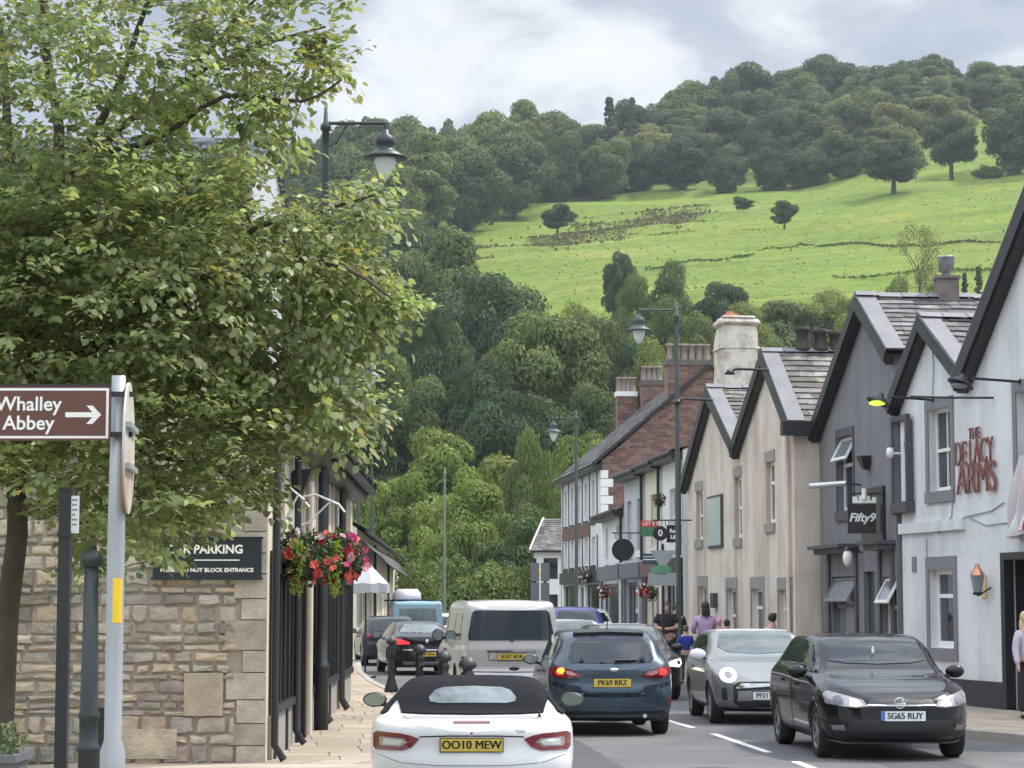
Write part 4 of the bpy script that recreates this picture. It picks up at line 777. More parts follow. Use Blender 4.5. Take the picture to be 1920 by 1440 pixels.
# ------------------------------------------------------------------ terrace beyond the cream house
def terrace_house(x, Y, x2, Y2, ze, mat, label, upper, shop, depth=7, rise=1.0, wins=2, group=None, door_side=0, name='terraced_house', wy=(3.4, 4.9), trim=None):
    f = Fr(x, Y, x2 - x, Y2 - Y); W_ = hypot(x2 - x, Y2 - Y); rt = f.root(name, label, 'house', group)
    ops = []; seg = W_ / wins
    for i in range(wins): ops.append((seg * (i + .5) - .42, seg * (i + .5) + .42, wy[0], wy[1]))
    so = (.35, W_ - 1.3, .9, 2.5); do = (W_ - 1.1, W_ - .3, .12, 2.3)
    mb = MB(); wall(mb, [(0, ze), (W_, ze)], 0, ops + [so, do], .12); side_walls(mb, 0, W_, depth, ze, ze)
    mb.add([(W_, 0, ze), (W_, depth / 2, ze + rise), (W_, depth, ze)], [(0, 1, 2)]); mb.add([(0, 0, ze), (0, depth / 2, ze + rise), (0, depth, ze)], [(2, 1, 0)]); mb.build('wall', mat, rt)
    for o_ in ops: window(rt, *o_, style='sash4', y=.10, sill=trim or M_white, surround=trim, sw=.1)
    window(rt, *so, style='plain', y=.08, fm=upper, gl=M_glass, name='shop_window', fw=.1)
    m = MB(); m.box((0.1, -.18, 2.62), (W_ - .1, -.003, 3.05)); m.box((.1, -.06, .12), (.3, -.003, 2.6)); m.box((W_ - .28, -.06, .12), (W_ - .08, -.003, 2.6)); m.build('shop_fascia', shop, rt)
    m = MB(); m.box((do[0], .06, .12), (do[1], .1, do[3])); dd2 = m.build('door', shop, rt); m = MB(); m.ell((do[0] + .1, .04, 1.1), .03); m.build('handle', M_lead, dd2)
    m = MB(); slates(m, (-.05, -.3, ze - .05), (W_ + .05, -.3, ze - .05), (-.05, depth / 2, ze + rise), (W_ + .05, depth / 2, ze + rise), seed=int(W_ * 100), row=.3, tw=.4); slates(m, (-.05, depth + .3, ze - .05), (W_ + .05, depth + .3, ze - .05), (-.05, depth / 2, ze + rise), (W_ + .05, depth / 2, ze + rise), seed=3, row=.6, tw=.8)
    ro = m.build('roof', M_slate, rt); m = MB(); m.tube([(0, -.33, ze - .08), (W_, -.33, ze - .08)], .06, 6); m.box((0, -.30, ze - .25), (W_, -.003, ze - .06)); m.tube([(W_ - .1, -.08, ze - .2), (W_ - .1, -.08, 3.1)], .05, 6); m.build('gutter', M_black, ro)
    return f, rt
M_wht = pm('white_render', (0.70, 0.70, 0.69), 0.75, 0.05, 1.4, 0.3, 40, streak=((0.5, 0.5, 0.48), 0.3, 2)); M_crm2 = pm('ivory_render', (0.66, 0.60, 0.48), 0.75, 0.05, 1.4, 0.3, 40); M_lgrey = pm('light_grey_render', (0.46, 0.47, 0.50), 0.75, 0.06, 1.4, 0.3, 40)
M_shopg = pm('shop_grey', (0.13, 0.135, 0.15), 0.5, 0.1, 4); M_shopd = pm('shop_dark_green', (0.03, 0.05, 0.05), 0.5, 0.1, 4); M_brn = pm('shop_brown', (0.14, 0.075, 0.06), 0.5, 0.1, 4)
terrace_house(4.10, 62.6, 4.43, 59.4, 5.85, M_wht, 'white terraced house with black gutter next to the cream gabled house', M_black, M_black, wins=1)
terrace_house(3.80, 65.5, 4.09, 62.7, 5.80, M_crm2, 'narrow ivory terraced house with a black downpipe between white and grey houses', M_white, M_brn, wins=1)
terrace_house(3.40, 69.4, 3.79, 65.6, 5.75, M_lgrey, 'pale grey terraced house with a grey shopfront', M_shopg, M_shopg, wins=2)
terrace_house(2.95, 75.5, 3.38, 69.5, 4.75, M_wht, 'low white fronted shop with dark slate roof beside the brick gable', M_shopg, M_shopg, wins=2, wy=(3.3, 4.3), rise=1.4)
# tall brick house with white front and quoins
M_brick = pm('brick', (0.200, 0.122, 0.102), 0.85, 0.22, 7, 0.4, 60, attr=True)
def bricks(mb, x0, x1, z0, z1, y, seed, clip, mi=0, bh=0.10, bl=0.30):        # coursed brickwork, each brick its own tone
    R = random.Random(seed); z = z0; r_ = 0
    while z < z1:
        x = x0 - (bl / 2 if r_ % 2 else 0)
        while x < x1:
            a, b, c, d = max(x + .006, x0), min(x + bl - .006, x1), z + .006, min(z + bh - .006, z1)
            if b > a and clip((a + b) / 2, (c + d) / 2):
                k = R.uniform(.6, 1.25); mb.quad((a, y, c), (b, y, c), (b, y, d), (a, y, d), mi, None, (k, k * R.uniform(.88, 1.05), k * R.uniform(.85, 1.1)))
            x += bl
        z += bh; r_ += 1
f = Fr(2.05, 95, 1.19, -12); W_ = hypot(1.19, 12); bh_ = f.root('brick_house', 'tall brick house with white front, white quoins and stout chimneys')
ze = 7.0; dep = 8.0; rz = 10.5
ops = [(1.0 + 2.1 * i, 1.9 + 2.1 * i, zz, zz + 1.45) for i in range(5) for zz in (5.0,)] + [(1.0 + 2.1 * i, 1.9 + 2.1 * i, 3.3, 4.35) for i in range(5)]
sh_ = [(.8, 5.2, .9, 2.6), (6.0, 7.0, .12, 2.5), (7.6, 11.4, .9, 2.6)]
mb = MB(); wall(mb, [(0, ze), (W_, ze)], 0, ops + sh_, .12); mb.quad((W_, dep, 0), (0, dep, 0), (0, dep, ze), (W_, dep, ze)); mb.quad((0, dep, 0), (0, 0, 0), (0, 0, ze), (0, dep, ze)); mb.add([(0, 0, ze), (0, dep / 2, rz), (0, dep, ze)], [(2, 1, 0)]); mb.build('wall', M_wht, bh_)
for i, o_ in enumerate(ops): window(bh_, *o_, style='sash4', y=.10, fm=M_white, sill=M_black)
for o_ in (sh_[0], sh_[2]): window(bh_, *o_, style='plain', y=.08, fm=M_shopd, name='shop_window', fw=.12)
m = MB(); m.box((6.0, .06, .12), (7.0, .1, 2.5)); m.build('door', M_shopd, bh_)
m = MB(); m.box((.5, -.16, 2.66), (11.9, -.003, 3.12)); m.build('shop_fascia', M_shopd, bh_); m = MB(); m.box((.6, -.06, 4.42), (9.0, -.003, 4.92)); m.build('name_board', M_brn, bh_)
m = MB()
for xx in (.5, 2.5, 4.6, 6.7, 8.8, 10.9): m.box((xx, -.03, 4.95), (xx + .12, -.002, ze)); m.box((xx, -.03, 3.14), (xx + .12, -.002, 4.4))
m.build('timbering', M_black, bh_)
# gable wall of brick facing down the street
Mg = Matrix.Translation((W_, 0, 0)) @ Matrix.Rotation(pi / 2, 4, 'Z')
g = MB(); wall(g, [(0, ze), (dep / 2, rz), (dep, ze)], 0, (), .1, 1); bricks(g, 0, dep, .0, rz, -.008, 5, lambda x, z: z < ze + (rz - ze) * (1 - abs(x - dep / 2) / (dep / 2)) - .05)
gw = g.build('gable_wall', [M_brick, pm('mortar', (0.20, 0.145, 0.125), 0.9, 0.1, 6)], bh_); gw.matrix_local = Mg
q = MB(); z = .2; i = 0
while z < ze - .3:
    L = .42 if i % 2 else .24; q.box((-.03, -.03, z), (L, .0, z + .29)); q.box((-.03, 0.0, z), (0.0, .30, z + .29)); z += .31; i += 1
qo = q.build('quoins', M_white, bh_); qo.matrix_local = Mg
m = MB(); slates(m, (-.1, -.35, ze - .1), (W_ + .12, -.35, ze - .1), (-.1, dep / 2, rz + .05), (W_ + .12, dep / 2, rz + .05), seed=9, row=.3, tw=.35); slates(m, (-.1, dep + .3, ze - .1), (W_ + .12, dep + .3, ze - .1), (-.1, dep / 2, rz + .05), (W_ + .12, dep / 2, rz + .05), seed=10, row=.6, tw=.7)
ro = m.build('roof', M_slate, bh_); m = MB(); m.box((0, -.33, ze - .28), (W_ + .1, -.003, ze - .1)); m.beam((W_ + .06, -.3, ze - .06), (W_ + .06, dep / 2, rz + .06), .16, .12, up=(0, 0, 1)); m.build('gutter', M_black, ro)
def brick_stack(x0, x1, y0, y1, z0, z1, npots, cap, seed):
    m = MB(); m.box((x0, y0, z0), (x1, y1, z1 - .2), 1); m.box((x0 - .05, y0 - .05, z1 - .2), (x1 + .05, y1 + .05, z1), 2)
    Mr = Matrix.Translation((x1 + .008, y0, 0)) @ Matrix.Rotation(pi / 2, 4, 'Z'); mm = MB(); bricks(mm, 0, y1 - y0, z0, z1 - .2, 0, seed, lambda x, z: True); m.add(mm.v, [], 0); b0 = len(m.v) - len(mm.v)
    for fq, c_ in zip(mm.f, mm.c): m.f.append(tuple(i + b0 for i in fq)); m.m.append(0); m.s.append(False); m.c.append(c_)
    for i in range(b0, len(m.v)): m.v[i] = tuple(Mr @ Vector(m.v[i]))
    s_ = m.build('chimney', [M_brick, bpy.data.materials['mortar'], cap], bh_); p_ = MB()
    for i in range(npots): pot(p_, (x0 + x1) / 2, y0 + (y1 - y0) * (i + .5) / npots, z1, .62, .12)
    p_.build('chimney_pot', pm('pot_buff', (0.25, 0.20, 0.17), 0.8, 0.2, 6), s_)
M_capd = pm('cap_dark', (0.12, 0.10, 0.095), 0.8, 0.2, 5)
brick_stack(W_ - .75, W_ + .012, 2.45, 4.1, ze + 1.5, 10.75, 6, M_capd, 31); brick_stack(.1, .85, 3.3, 4.15, ze + 2, 11.1, 4, M_capd, 32); brick_stack(-.5, .05, 2.35, 3.15, ze + 1, 10.7, 4, M_white, 33)
# small white cottage where the street ends
f = Fr(1.15, 121, 1, -.28); ct = f.root('cottage', 'small white cottage with a brown slate roof at the end of the street'); w_ = 4.2
mb = MB(); cops = [(.5, 1.3, 1.0, 2.4), (1.8, 2.6, 1.0, 2.4), (3.0, 3.8, 1.0, 2.4), (.6, 1.3, 3.2, 4.3), (1.9, 2.6, 3.2, 4.3)]; wall(mb, [(0, 4.8), (w_, 4.8)], 0, cops, .1); side_walls(mb, 0, w_, 5, 4.8, 4.8); mb.add([(0, 0, 4.8), (0, 2.5, 6.4), (0, 5, 4.8)], [(2, 1, 0)]); mb.add([(w_, 0, 4.8), (w_, 2.5, 6.4), (w_, 5, 4.8)], [(0, 1, 2)]); mb.build('wall', M_wht, ct)
for o_ in cops: window(ct, *o_, style='sash', y=.08, fm=M_black)
m = MB(); slates(m, (-.1, -.3, 4.7), (w_ + .1, -.3, 4.7), (-.1, 2.5, 6.45), (w_ + .1, 2.5, 6.45), seed=5); slates(m, (-.1, 5.3, 4.7), (w_ + .1, 5.3, 4.7), (-.1, 2.5, 6.45), (w_ + .1, 2.5, 6.45), seed=6); ro = m.build('roof', M_brown, ct)
m = MB(); m.beam((-.14, -.3, 4.68), (-.14, 2.5, 6.43), .05, .25); m.beam((-.14, 5.3, 4.68), (-.14, 2.5, 6.43), .05, .25); m.build('bargeboard', M_white, ro); m = MB(); m.tube([(-.1, -.34, 4.66), (w_, -.34, 4.66)], .07, 6); m.tube([(1.55, -.06, 4.6), (1.55, -.06, .1)], .05, 6); m.build('gutter', M_black, ro)
# ------------------------------------------------------------------ stone pub on the left
M_stone = pm('rubble_stone', (0.385, 0.35, 0.305), 0.9, 0.20, 4.5, 0.8, 22, attr=True, patch=((0.26, 0.23, 0.20), 0.5, 3.0), bdist=0.02)
M_mort = pm('lime_mortar', (0.32, 0.285, 0.24), 0.95, 0.15, 6, 0.6, 30, bdist=0.02)
TONES = [(1.15, 1.05, .92), (.92, .90, .88), (1.18, 1.02, .82), (1.05, .92, .85), (.72, .70, .68), (1.2, 1.15, 1.05), (.98, .96, .90), (1.1, 1.05, .98), (.85, .80, .74), (1.2, 1.05, .88)]
def rubble(mb, x0, x1, z0, ztop, seed, big=()):      # ztop(x): roof line; stones laid in rough courses
    R = random.Random(seed); z = z0
    while True:
        h = R.choice([.07, .08, .10, .11, .13, .15, .18]); 
        if z < 1.0 and R.random() < .30: h = R.uniform(.18, .28)
        x = x0 - R.random() * .2; any_ = False
        while x < x1:
            w_ = R.uniform(.13, .44) * (1.35 if h > .2 else 1.0); a, b = max(x, x0), min(x + w_, x1); x += w_
            if b - a < .09: continue
            subs = [(z, z + h)]
            if h > .24 and R.random() < .35: m_ = z + h * R.uniform(.4, .6); subs = [(z, m_), (m_, z + h)]
            for c, d in subs:
                if d > ztop((a + b) / 2): continue
                any_ = True; g = R.uniform(.008, .02)
                ax, bx, cz, dz = a + g, b - g, c + g * .8, d - g * .8
                jit = lambda s_: R.uniform(-s_, s_)
                ring = [(ax + jit(.012), cz + jit(.014)), ((ax + bx) / 2 + jit(.05), cz + jit(.016)), (bx + jit(.012), cz + jit(.014)), (bx + jit(.012), (cz + dz) / 2 + jit(.02)), (bx + jit(.012), dz + jit(.014)), ((ax + bx) / 2 + jit(.05), dz + jit(.016)), (ax + jit(.012), dz + jit(.014)), (ax + jit(.012), (cz + dz) / 2 + jit(.02))]
                cx_, cz_ = (ax + bx) / 2, (cz + dz) / 2; ins = min(.022, (dz - cz) * .18); dep = R.uniform(.018, .055)
                inn = [(p[0] + (cx_ - p[0]) * ins / max(.05, abs(cx_ - p[0]) + .02), p[1] + (cz_ - p[1]) * ins / max(.03, abs(cz_ - p[1]) + .02)) for p in ring]
                vs = [(p[0], 0, p[1]) for p in ring] + [(p[0], -dep * R.uniform(.7, 1.1), p[1]) for p in inn] + [(cx_ + jit(.03), -dep * R.uniform(.9, 1.35), cz_)]
                fs = [(i, (i + 1) % 8, 8 + (i + 1) % 8, 8 + i) for i in range(8)] + [(8 + i, 8 + (i + 1) % 8, 16) for i in range(8)]
                t_ = R.choice(TONES); k = R.uniform(.72, 1.2); mb.add(vs, fs, 0, False, None, tuple(q * k for q in t_))
        z += h
        if z > z0 + 9 or (not any_ and z > z0 + 2): break
PW = 16.6; fl = Fr(-2.67, 25.0, -0.0158, 1.0); inn = fl.root('stone_pub', 'stone pub with black timber windows and a rubble stone end wall', 'pub')
EZ = 3.95; DEP = 7.6; RZ = EZ + DEP / 2 * 0.72
M_rend = pm('aged_render', (0.60, 0.53, 0.43), 0.85, 0.10, 2.0, 0.5, 30, patch=((0.40, 0.34, 0.27), 0.5, 1.8), streak=((0.36, 0.31, 0.26), 0.5, 2.6), bdist=0.012)
M_rlow = pm('plinth_render', (0.30, 0.275, 0.25), 0.85, 0.15, 2.5, 0.4, 30, patch=((0.2, 0.18, 0.16), 0.5, 2.5))
up_ = [(1.0, 1.9), (4.5, 5.4), (8.0, 8.9), (11.6, 12.5), (14.6, 15.3)]; ops = [(a, b, 2.45, 3.55) for a, b in up_]
gf = [(.55, 3.5), (4.9, 7.6), (8.6, 11.8), (13.0, 16.2)]; ops += [(a, b, .72, 2.15) for a, b in gf]; door_o = (3.75, 4.7, .12, 2.15); ops.append(door_o)
mb = MB(); wall(mb, [(0, EZ), (PW, EZ)], 0, ops, .10, 0); mb.quad((PW, 0, 0), (PW, DEP, 0), (PW, DEP, EZ), (PW, 0, EZ)); mb.add([(PW, 0, EZ), (PW, DEP / 2, RZ), (PW, DEP, EZ)], [(0, 1, 2)]); mb.quad((PW, DEP, 0), (0, DEP, 0), (0, DEP, EZ), (PW, DEP, EZ)); mb.build('wall', M_rend, inn)
for a, b, c, d in ops[:5]: window(inn, a, b, c, d, y=.03, fm=M_black, style='sash4', sill=M_rlow, fw=.09)
M_ptrim = pm('cream_paint', (0.62, 0.55, 0.44), 0.6, 0.06, 4)
m = MB()
for a, b, c, d in ops[:5]: m.box((a - .28, -.03, c - .2), (a - .10, -.004, d + .15)); m.box((b + .10, -.03, c - .2), (b + .28, -.004, d + .15))
m.build('window_pilaster', M_ptrim, inn)
for a, b, c, d in ops[5:9]:
    o = window(inn, a, b, c, d, y=.02, fm=M_black, style='plain', fw=.10); m = MB(); n_ = int((b - a) / .55)
    for k in range(1, n_): x = a + (b - a) * k / n_; m.box((x - .045, -.075, c), (x + .045, .015, d))
    m.box((a - .12, -.10, c - .10), (b + .12, -.004, c - .005)); m.box((a - .12, -.09, d + .005), (b + .12, -.004, d + .26)); m.box((a - .13, -.08, c), (a - .005, -.004, d)); m.box((b + .005, -.08, c), (b + .13, -.004, d)); m.build('mullion', M_black, o)
m = MB(); a, b, c, d = door_o; m.box((a, .05, c), (b, .09, d)); m.box((a - .16, -.10, .12), (a - .004, -.003, d + .3)); m.box((b + .004, -.10, .12), (b + .16, -.003, d + .3)); pd = m.build('door', M_black, inn); m = MB(); m.ell((a + .12, .03, 1.1), .035); m.build('handle', M_lead, pd)
m = MB()
for x0, x1 in ((.35, 3.55), (4.9, 7.7), (8.5, 11.9), (12.9, 16.3)): m.box((x0, -.05, .10), (x1, -.003, .60))
m.build('plinth', M_rlow, inn)
for x in (.08, 3.05, 7.95, 8.3, 12.3, 12.75): m = MB(); m.tube([(x, -.10, EZ - .1), (x, -.10, .3), (x + .02, -.2, .14)], .042, 8); m.build('downpipe', M_black, inn)
for x in (.62, 2.2, 4.85, 6.2, 10.2): m = MB(); m.box((x - .07, -.075, .12), (x + .07, -.051, .62)); m.build('plinth_post', M_black, inn)
m = MB(); m.tube([(4.72, -.13, 3.4), (4.72, -.13, .15)], .05, 8); m.build('waste_pipe', M_ptrim, inn)
m = MB(); slates(m, (-.15, -.38, EZ - .06), (PW + .15, -.38, EZ - .06), (-.15, DEP / 2, RZ + .05), (PW + .15, DEP / 2, RZ + .05), seed=55, row=.3, tw=.42, th=.035); slates(m, (-.15, DEP + .3, EZ - .06), (PW + .15, DEP + .3, EZ - .06), (-.15, DEP / 2, RZ + .05), (PW + .15, DEP / 2, RZ + .05), seed=56, row=.5, tw=.7)
ro = m.build('roof', M_brown, inn); m = MB(); m.tube([(-.1, -.40, EZ - .10), (PW, -.40, EZ - .10)], .07, 8); m.box((-.05, -.30, EZ - .26), (PW, -.004, EZ - .05))
for i in range(34): m.box((.2 + i * .49, -.36, EZ - .16), (.3 + i * .49, -.30, EZ - .07))
m.build('gutter', M_black, ro)
R = random.Random(4); m = MB()
for i in range(40):          # thick stone slates showing ragged along the eave
    x = -.15 + i * .42; m.box((x + .01, -.46 - R.uniform(0, .05), EZ - .05), (x + .40, -.36, EZ - .0 + R.uniform(.0, .03)))
m.build('eaves_slate', M_slate, ro)
# end wall: rubble, facing the viewer, in its own frame (x right along the wall, corner at x = 0)
Mg = Matrix.Rotation(-pi / 2, 4, 'Z')          # building frame -> end wall frame
g = MB(); ztop = lambda x: EZ + (RZ - EZ) * (1 - abs(-x - DEP / 2) / (DEP / 2)) - .05
wall(g, [(-DEP, EZ), (-DEP / 2, RZ), (0, EZ)], 0, (), .1, 1); rubble(g, -DEP, -.30, .02, ztop, 8)
z = .03; i = 0; R = random.Random(12)
while z < EZ - .2:           # dressed corner stones
    h = R.uniform(.22, .34); L = .34 if i % 2 else .22; k = R.uniform(.85, 1.2); g.box((-L - R.uniform(0, .12), -.035, z), (.012, .0, z + h - .012), 0, None, (k * 1.02, k * .98, k * .92)); z += h; i += 1
ew = g.build('end_wall', [M_stone, M_mort], inn); ew.matrix_local = Mg
for x, z, w_, h in ((-.66, .62, .42, .46), (-1.25, .16, .62, .32)):
    m = MB(); k = R.uniform(.95, 1.2); m.box((x - w_ / 2, -.050, z), (x + w_ / 2, -.004, z + h), 0, None, (k * 1.1, k, k * .84)); o = m.build('corner_block', M_stone, inn); o.matrix_local = Mg
# board on the end wall
a, b = at(288, 1010, 24.93), at(490, 1084, 24.93); e = empty('parking_sign', (b.x, 24.955, b.z), 0, 'dark blue board with white car parking lettering on the stone end wall', 'sign'); w_, h = b.x - a.x, a.z - b.z
m = MB(); m.box((-w_, -.05, 0), (0, .0, h)); m.box((-w_ - .02, -.056, -.02), (.02, -.046, .008)); m.box((-w_ - .02, -.056, h - .008), (.02, -.046, h + .02)); m.build('board', pm('board_navy', (0.016, 0.022, 0.030), 0.35, 0.1, 3), e)
M_cr = pm('sign_cream', (0.80, 0.78, 0.68), 0.5, 0.02, 5)
text_mesh('CAR PARKING', .128, M_cr, e, (-w_ * .52, -.053, h * .72), ext=.002, off=.004, sx=1.0); text_mesh('PLEASE DO NOT BLOCK ENTRANCE', .058, M_cr, e, (-w_ * .50, -.053, h * .20), ext=.002, off=.0022, sx=1.06)
m = MB(); m.box((-w_ * .62, -.054, h * .44), (-w_ * .20, -.051, h * .47)); m.build('rule', M_cr, e)
# black cone lamp and curved white brackets over the windows, hanging baskets
x_, z_ = fl.px(548, 908); e = fl.root('wall_lamp', 'black wedge shaped wall lamp on the stone pub', 'wall lamp'); e.location = fl.w(x_, 0, z_)
m = MB(); m.add([(-.22, -.02, .16), (.22, -.02, .16), (.1, -.02, -.2), (-.1, -.02, -.2), (-.22, -.26, .18), (.22, -.26, .18), (.1, -.10, -.2), (-.1, -.10, -.2)], [(0, 1, 2, 3), (7, 6, 5, 4), (4, 5, 1, 0), (5, 6, 2, 1), (6, 7, 3, 2), (7, 4, 0, 3)]); m.build('lamp_shade', M_black, e); m = MB(); m.box((-.05, -.02, -.05), (.05, 0, .05)); m.build('wall_plate', M_black, e)
M_pet = [pm('petal_red', (0.55, 0.03, 0.05), 0.6, 0.15, 9), pm('petal_pink', (0.72, 0.08, 0.28), 0.6, 0.15, 9), pm('petal_coral', (0.78, 0.15, 0.10), 0.6, 0.15, 9), pm('petal_white', (0.78, 0.70, 0.70), 0.6, 0.05, 9), pm('petal_pale', (0.75, 0.35, 0.42), 0.6, 0.1, 9)]
M_fol = pm('basket_foliage', (0.045, 0.085, 0.028), 0.6, 0.3, 9, transl=.2); M_lime = pm('lime_foliage', (0.28, 0.33, 0.05), 0.6, 0.2, 9, transl=.3); M_bask = pm('basket_liner', (0.035, 0.03, 0.025), 0.9, 0.2, 9)
def petals(mb, c, r, R, mi):       # one bloom: a ruffled rosette of petals facing outward
    n = Vector((R.uniform(-1, 1), R.uniform(-1.3, .2), R.uniform(-.5, 1))).normalized(); u = n.orthogonal().normalized(); v = n.cross(u)
    for k in range(7):
        a = 2 * pi * k / 7 + R.uniform(-.2, .2); d = u * cos(a) + v * sin(a); t_ = n.cross(d)
        mb.add([c, c + d * r * .7 + t_ * r * .45 + n * r * .25, c + d * r * 1.1 + n * r * R.uniform(.0, .3), c + d * r * .7 - t_ * r * .45 + n * r * .25], [(0, 1, 2, 3)], mi)
    for k in range(4):
        a = 2 * pi * k / 4 + .5; d = u * cos(a) + v * sin(a); t_ = n.cross(d); mb.add([c + n * r * .15, c + d * r * .4 + t_ * r * .3 + n * r * .45, c + d * r * .6 + n * r * .6, c + d * r * .4 - t_ * r * .3 + n * r * .45], [(0, 1, 2, 3)], mi)
def leaf(mb, c, r, R, mi, down=0.0):
    n = Vector((R.uniform(-1, 1), R.uniform(-1, 1), R.uniform(-.6 - down, 1 - down))).normalized(); u = n.orthogonal().normalized(); u.rotate(Matrix.Rotation(R.uniform(0, 6.28), 3, n)); v = n.cross(u)
    mb.add([c, c + u * r * .6 + v * r * .35, c + u * r * 1.3 + n * r * .2, c + u * r * .6 - v * r * .35], [(0, 1, 2, 3)], mi)
def basket(p, rx, rz, label, seed, pal, nb=70, br=.045, lime=True, group=None, fol=900):
    e = empty('hanging_basket', p, 0, label, 'hanging basket', group); R = random.Random(seed)
    def rp(s_=1.0, zz=(-1, 1)):
        while True:
            q = Vector((R.uniform(-1, 1), R.uniform(-1, 1), R.uniform(*zz)))
            if .55 < q.length < 1: return Vector((q.x * rx, q.y * rx * .8, q.z * rz)) * s_
    m = MB(); m.lathe([(0, -rz * .85), (rx * .35, -rz * .7), (rx * .55, -rz * .35), (rx * .62, 0), (0, .02)], n=14); m.build('basket', M_bask, e)
    m = MB()
    for i in range(fol): leaf(m, rp(.97), br * R.uniform(.9, 1.5), R, 0)
    if lime:
        for i in range(fol // 3):
            q = Vector((R.uniform(-.25, .12) * rx, -rx * R.uniform(.5, .9), R.uniform(-1.25, .6) * rz)); leaf(m, q, br * R.uniform(.6, 1.1), R, 1, .3)
    m.build('foliage', [M_fol, M_lime], e); m = MB()
    for i in range(nb):
        q = rp(1.04, (-.9, 1)); petals(m, q, br * R.uniform(.75, 1.4), R, pal(q, R))
    m.build('blossom', M_pet, e); return e
def pal_r(q, R): return R.choice([1, 1, 1, 3, 4, 0, 2]) if q.z > -.1 else R.choice([2, 2, 2, 1, 4])
def pal_l(q, R): return R.choice([0, 3, 4, 0, 1]) if q.z > .05 else R.choice([2, 2, 0])
p1, p2 = at(566, 1046, 26.3), at(634, 1048, 28.6)
basket(p1, .40, .33, 'hanging basket with dark leaves and red and white blooms at the stone pub corner', 5, pal_l, 55, .048); basket(p2, .37, .36, 'bright pink and coral hanging basket on the stone pub front', 6, pal_r, 95, .05)
for p, z_, lb in ((p1, 3.0, 'curved white bracket holding the basket at the pub corner'), (p2, 3.0, 'curved white bracket holding the bright pink basket')):
    xw = fl.o.x - .0158 * (p.y - 25); e = empty('basket_bracket', (xw, p.y, p.z + .6), 0, lb, 'bracket'); L = p.x - xw; m = MB()
    m.tube([(0, 0, .15), (L * .5, 0, .2), (L, 0, .08), (L + .08, 0, -.02)], .014, 6); m.tube([(0, 0, -.2), (L * .35, 0, -.15), (L * .7, 0, .05), (L * .85, 0, .13)], .012, 6); m.build('arm', M_white, e); m = MB(); m.box((-.0, -.03, -.28), (.012, .03, .22)); m.tube([(L, 0, .08), (L, 0, -.28)], .006, 4); m.build('wall_plate', M_white, e)
pb = at(640, 965, 39); m = MB(); m.box((0, -.2, -.35), (.16, .25, .22)); o = m.build('alarm_box', M_ptrim); o.location = (fl.o.x - .0158 * (39 - 25) + .003, 39, pb.z); tag(o, 'cream box fixed high on the far end of the stone pub', 'box')
# tall stone house behind the tree, white side wall
M_tall = pm('grey_stone', (0.30, 0.275, 0.26), 0.9, 0.12, 2, 0.4, 20, attr=True)
f = Fr(-10.2, 45, 1, 0); th = f.root('tall_house', 'tall stone house with a white side wall behind the leafy tree'); hw = 10.2 - 5.16; hz_ = at(467, 302, 45).z
g = MB(); wall(g, [(0, hz_), (hw, hz_)], 0, [(1.0, 1.9, 6.6, 8.2), (3.0, 3.9, 6.6, 8.2), (1.0, 1.9, 3.2, 4.9), (3.0, 3.9, 3.2, 4.9)], .12, 0); g.quad((0, 6.2, 0), (0, 0, 0), (0, 0, hz_), (0, 6.2, hz_)); g.quad((hw, 6.2, 0), (0, 6.2, 0), (0, 6.2, hz_), (hw, 6.2, hz_)); R = random.Random(2); z = 0
while z < hz_ - .2:
    x = -R.random() * .4
    while x < hw:
        w_ = R.uniform(.4, .8); a_, b_ = max(x, 0), min(x + w_ - .02, hw); x += w_
        if b_ > a_ and not any(a_ < q + .9 and b_ > q for q in (1.0, 3.0)): k = R.uniform(.75, 1.2); g.quad((a_, -.01, z), (b_, -.01, z), (b_, -.01, z + .24), (a_, -.01, z + .24), 0, None, (k, k * .97, k * .94))
    z += .26
g.build('wall', M_tall, th); g = MB(); g.quad((hw, 0, 0), (hw, 6.2, 0), (hw, 6.2, hz_), (hw, 0, hz_)); g.build('side_wall', M_lgrey, th)
for o_ in [(1.0, 1.9, 6.6, 8.2), (3.0, 3.9, 6.6, 8.2), (1.0, 1.9, 3.2, 4.9), (3.0, 3.9, 3.2, 4.9)]: window(th, *o_, style='sash', y=.1)
M_bslate = pm('blue_slate', (0.22, 0.25, 0.27), 0.6, 0.12, 4, attr=True); m = MB(); slates(m, (-.2, -.3, hz_ - .05), (hw + .15, -.3, hz_ - .05), (-.2, 3.1, hz_ + 1.1), (hw + .15, 3.1, hz_ + 1.1), seed=3); slates(m, (-.2, 6.5, hz_ - .05), (hw + .15, 6.5, hz_ - .05), (-.2, 3.1, hz_ + 1.1), (hw + .15, 3.1, hz_ + 1.1), seed=4); m.add([(hw + .01, 0, hz_), (hw + .01, 6.2, hz_), (hw + .01, 3.1, hz_ + 1.1)], [(0, 1, 2)], 1); rf_ = m.build('roof', [M_bslate, M_lgrey], th)
m = MB(); m.tube([(hw + .06, 6.1, hz_), (hw + .06, 6.1, .2)], .06, 6); m.build('downpipe', M_black, th)
# small chimney behind the pub roof
e = empty('chimney_stack', (at(600, 840, 50).x, 50, 0), 0, 'low brick chimney with white cap and one orange pot behind the pub roof', 'chimney'); zt = at(600, 826, 50).z
m = MB(); m.box((-.3, -.3, 0), (.28, .3, zt - .1)); m.build('stack', pm('brick_plain', (0.22, 0.13, 0.10), 0.9, 0.25, 8, 0.4, 30), e); m = MB(); m.box((-.35, -.35, zt - .1), (.33, .35, zt)); m.build('cap', M_wht, e); m = MB(); pot(m, .2, 0, zt - .35, .42, .11); m.build('chimney_pot', bpy.data.materials['pot_orange'], e)
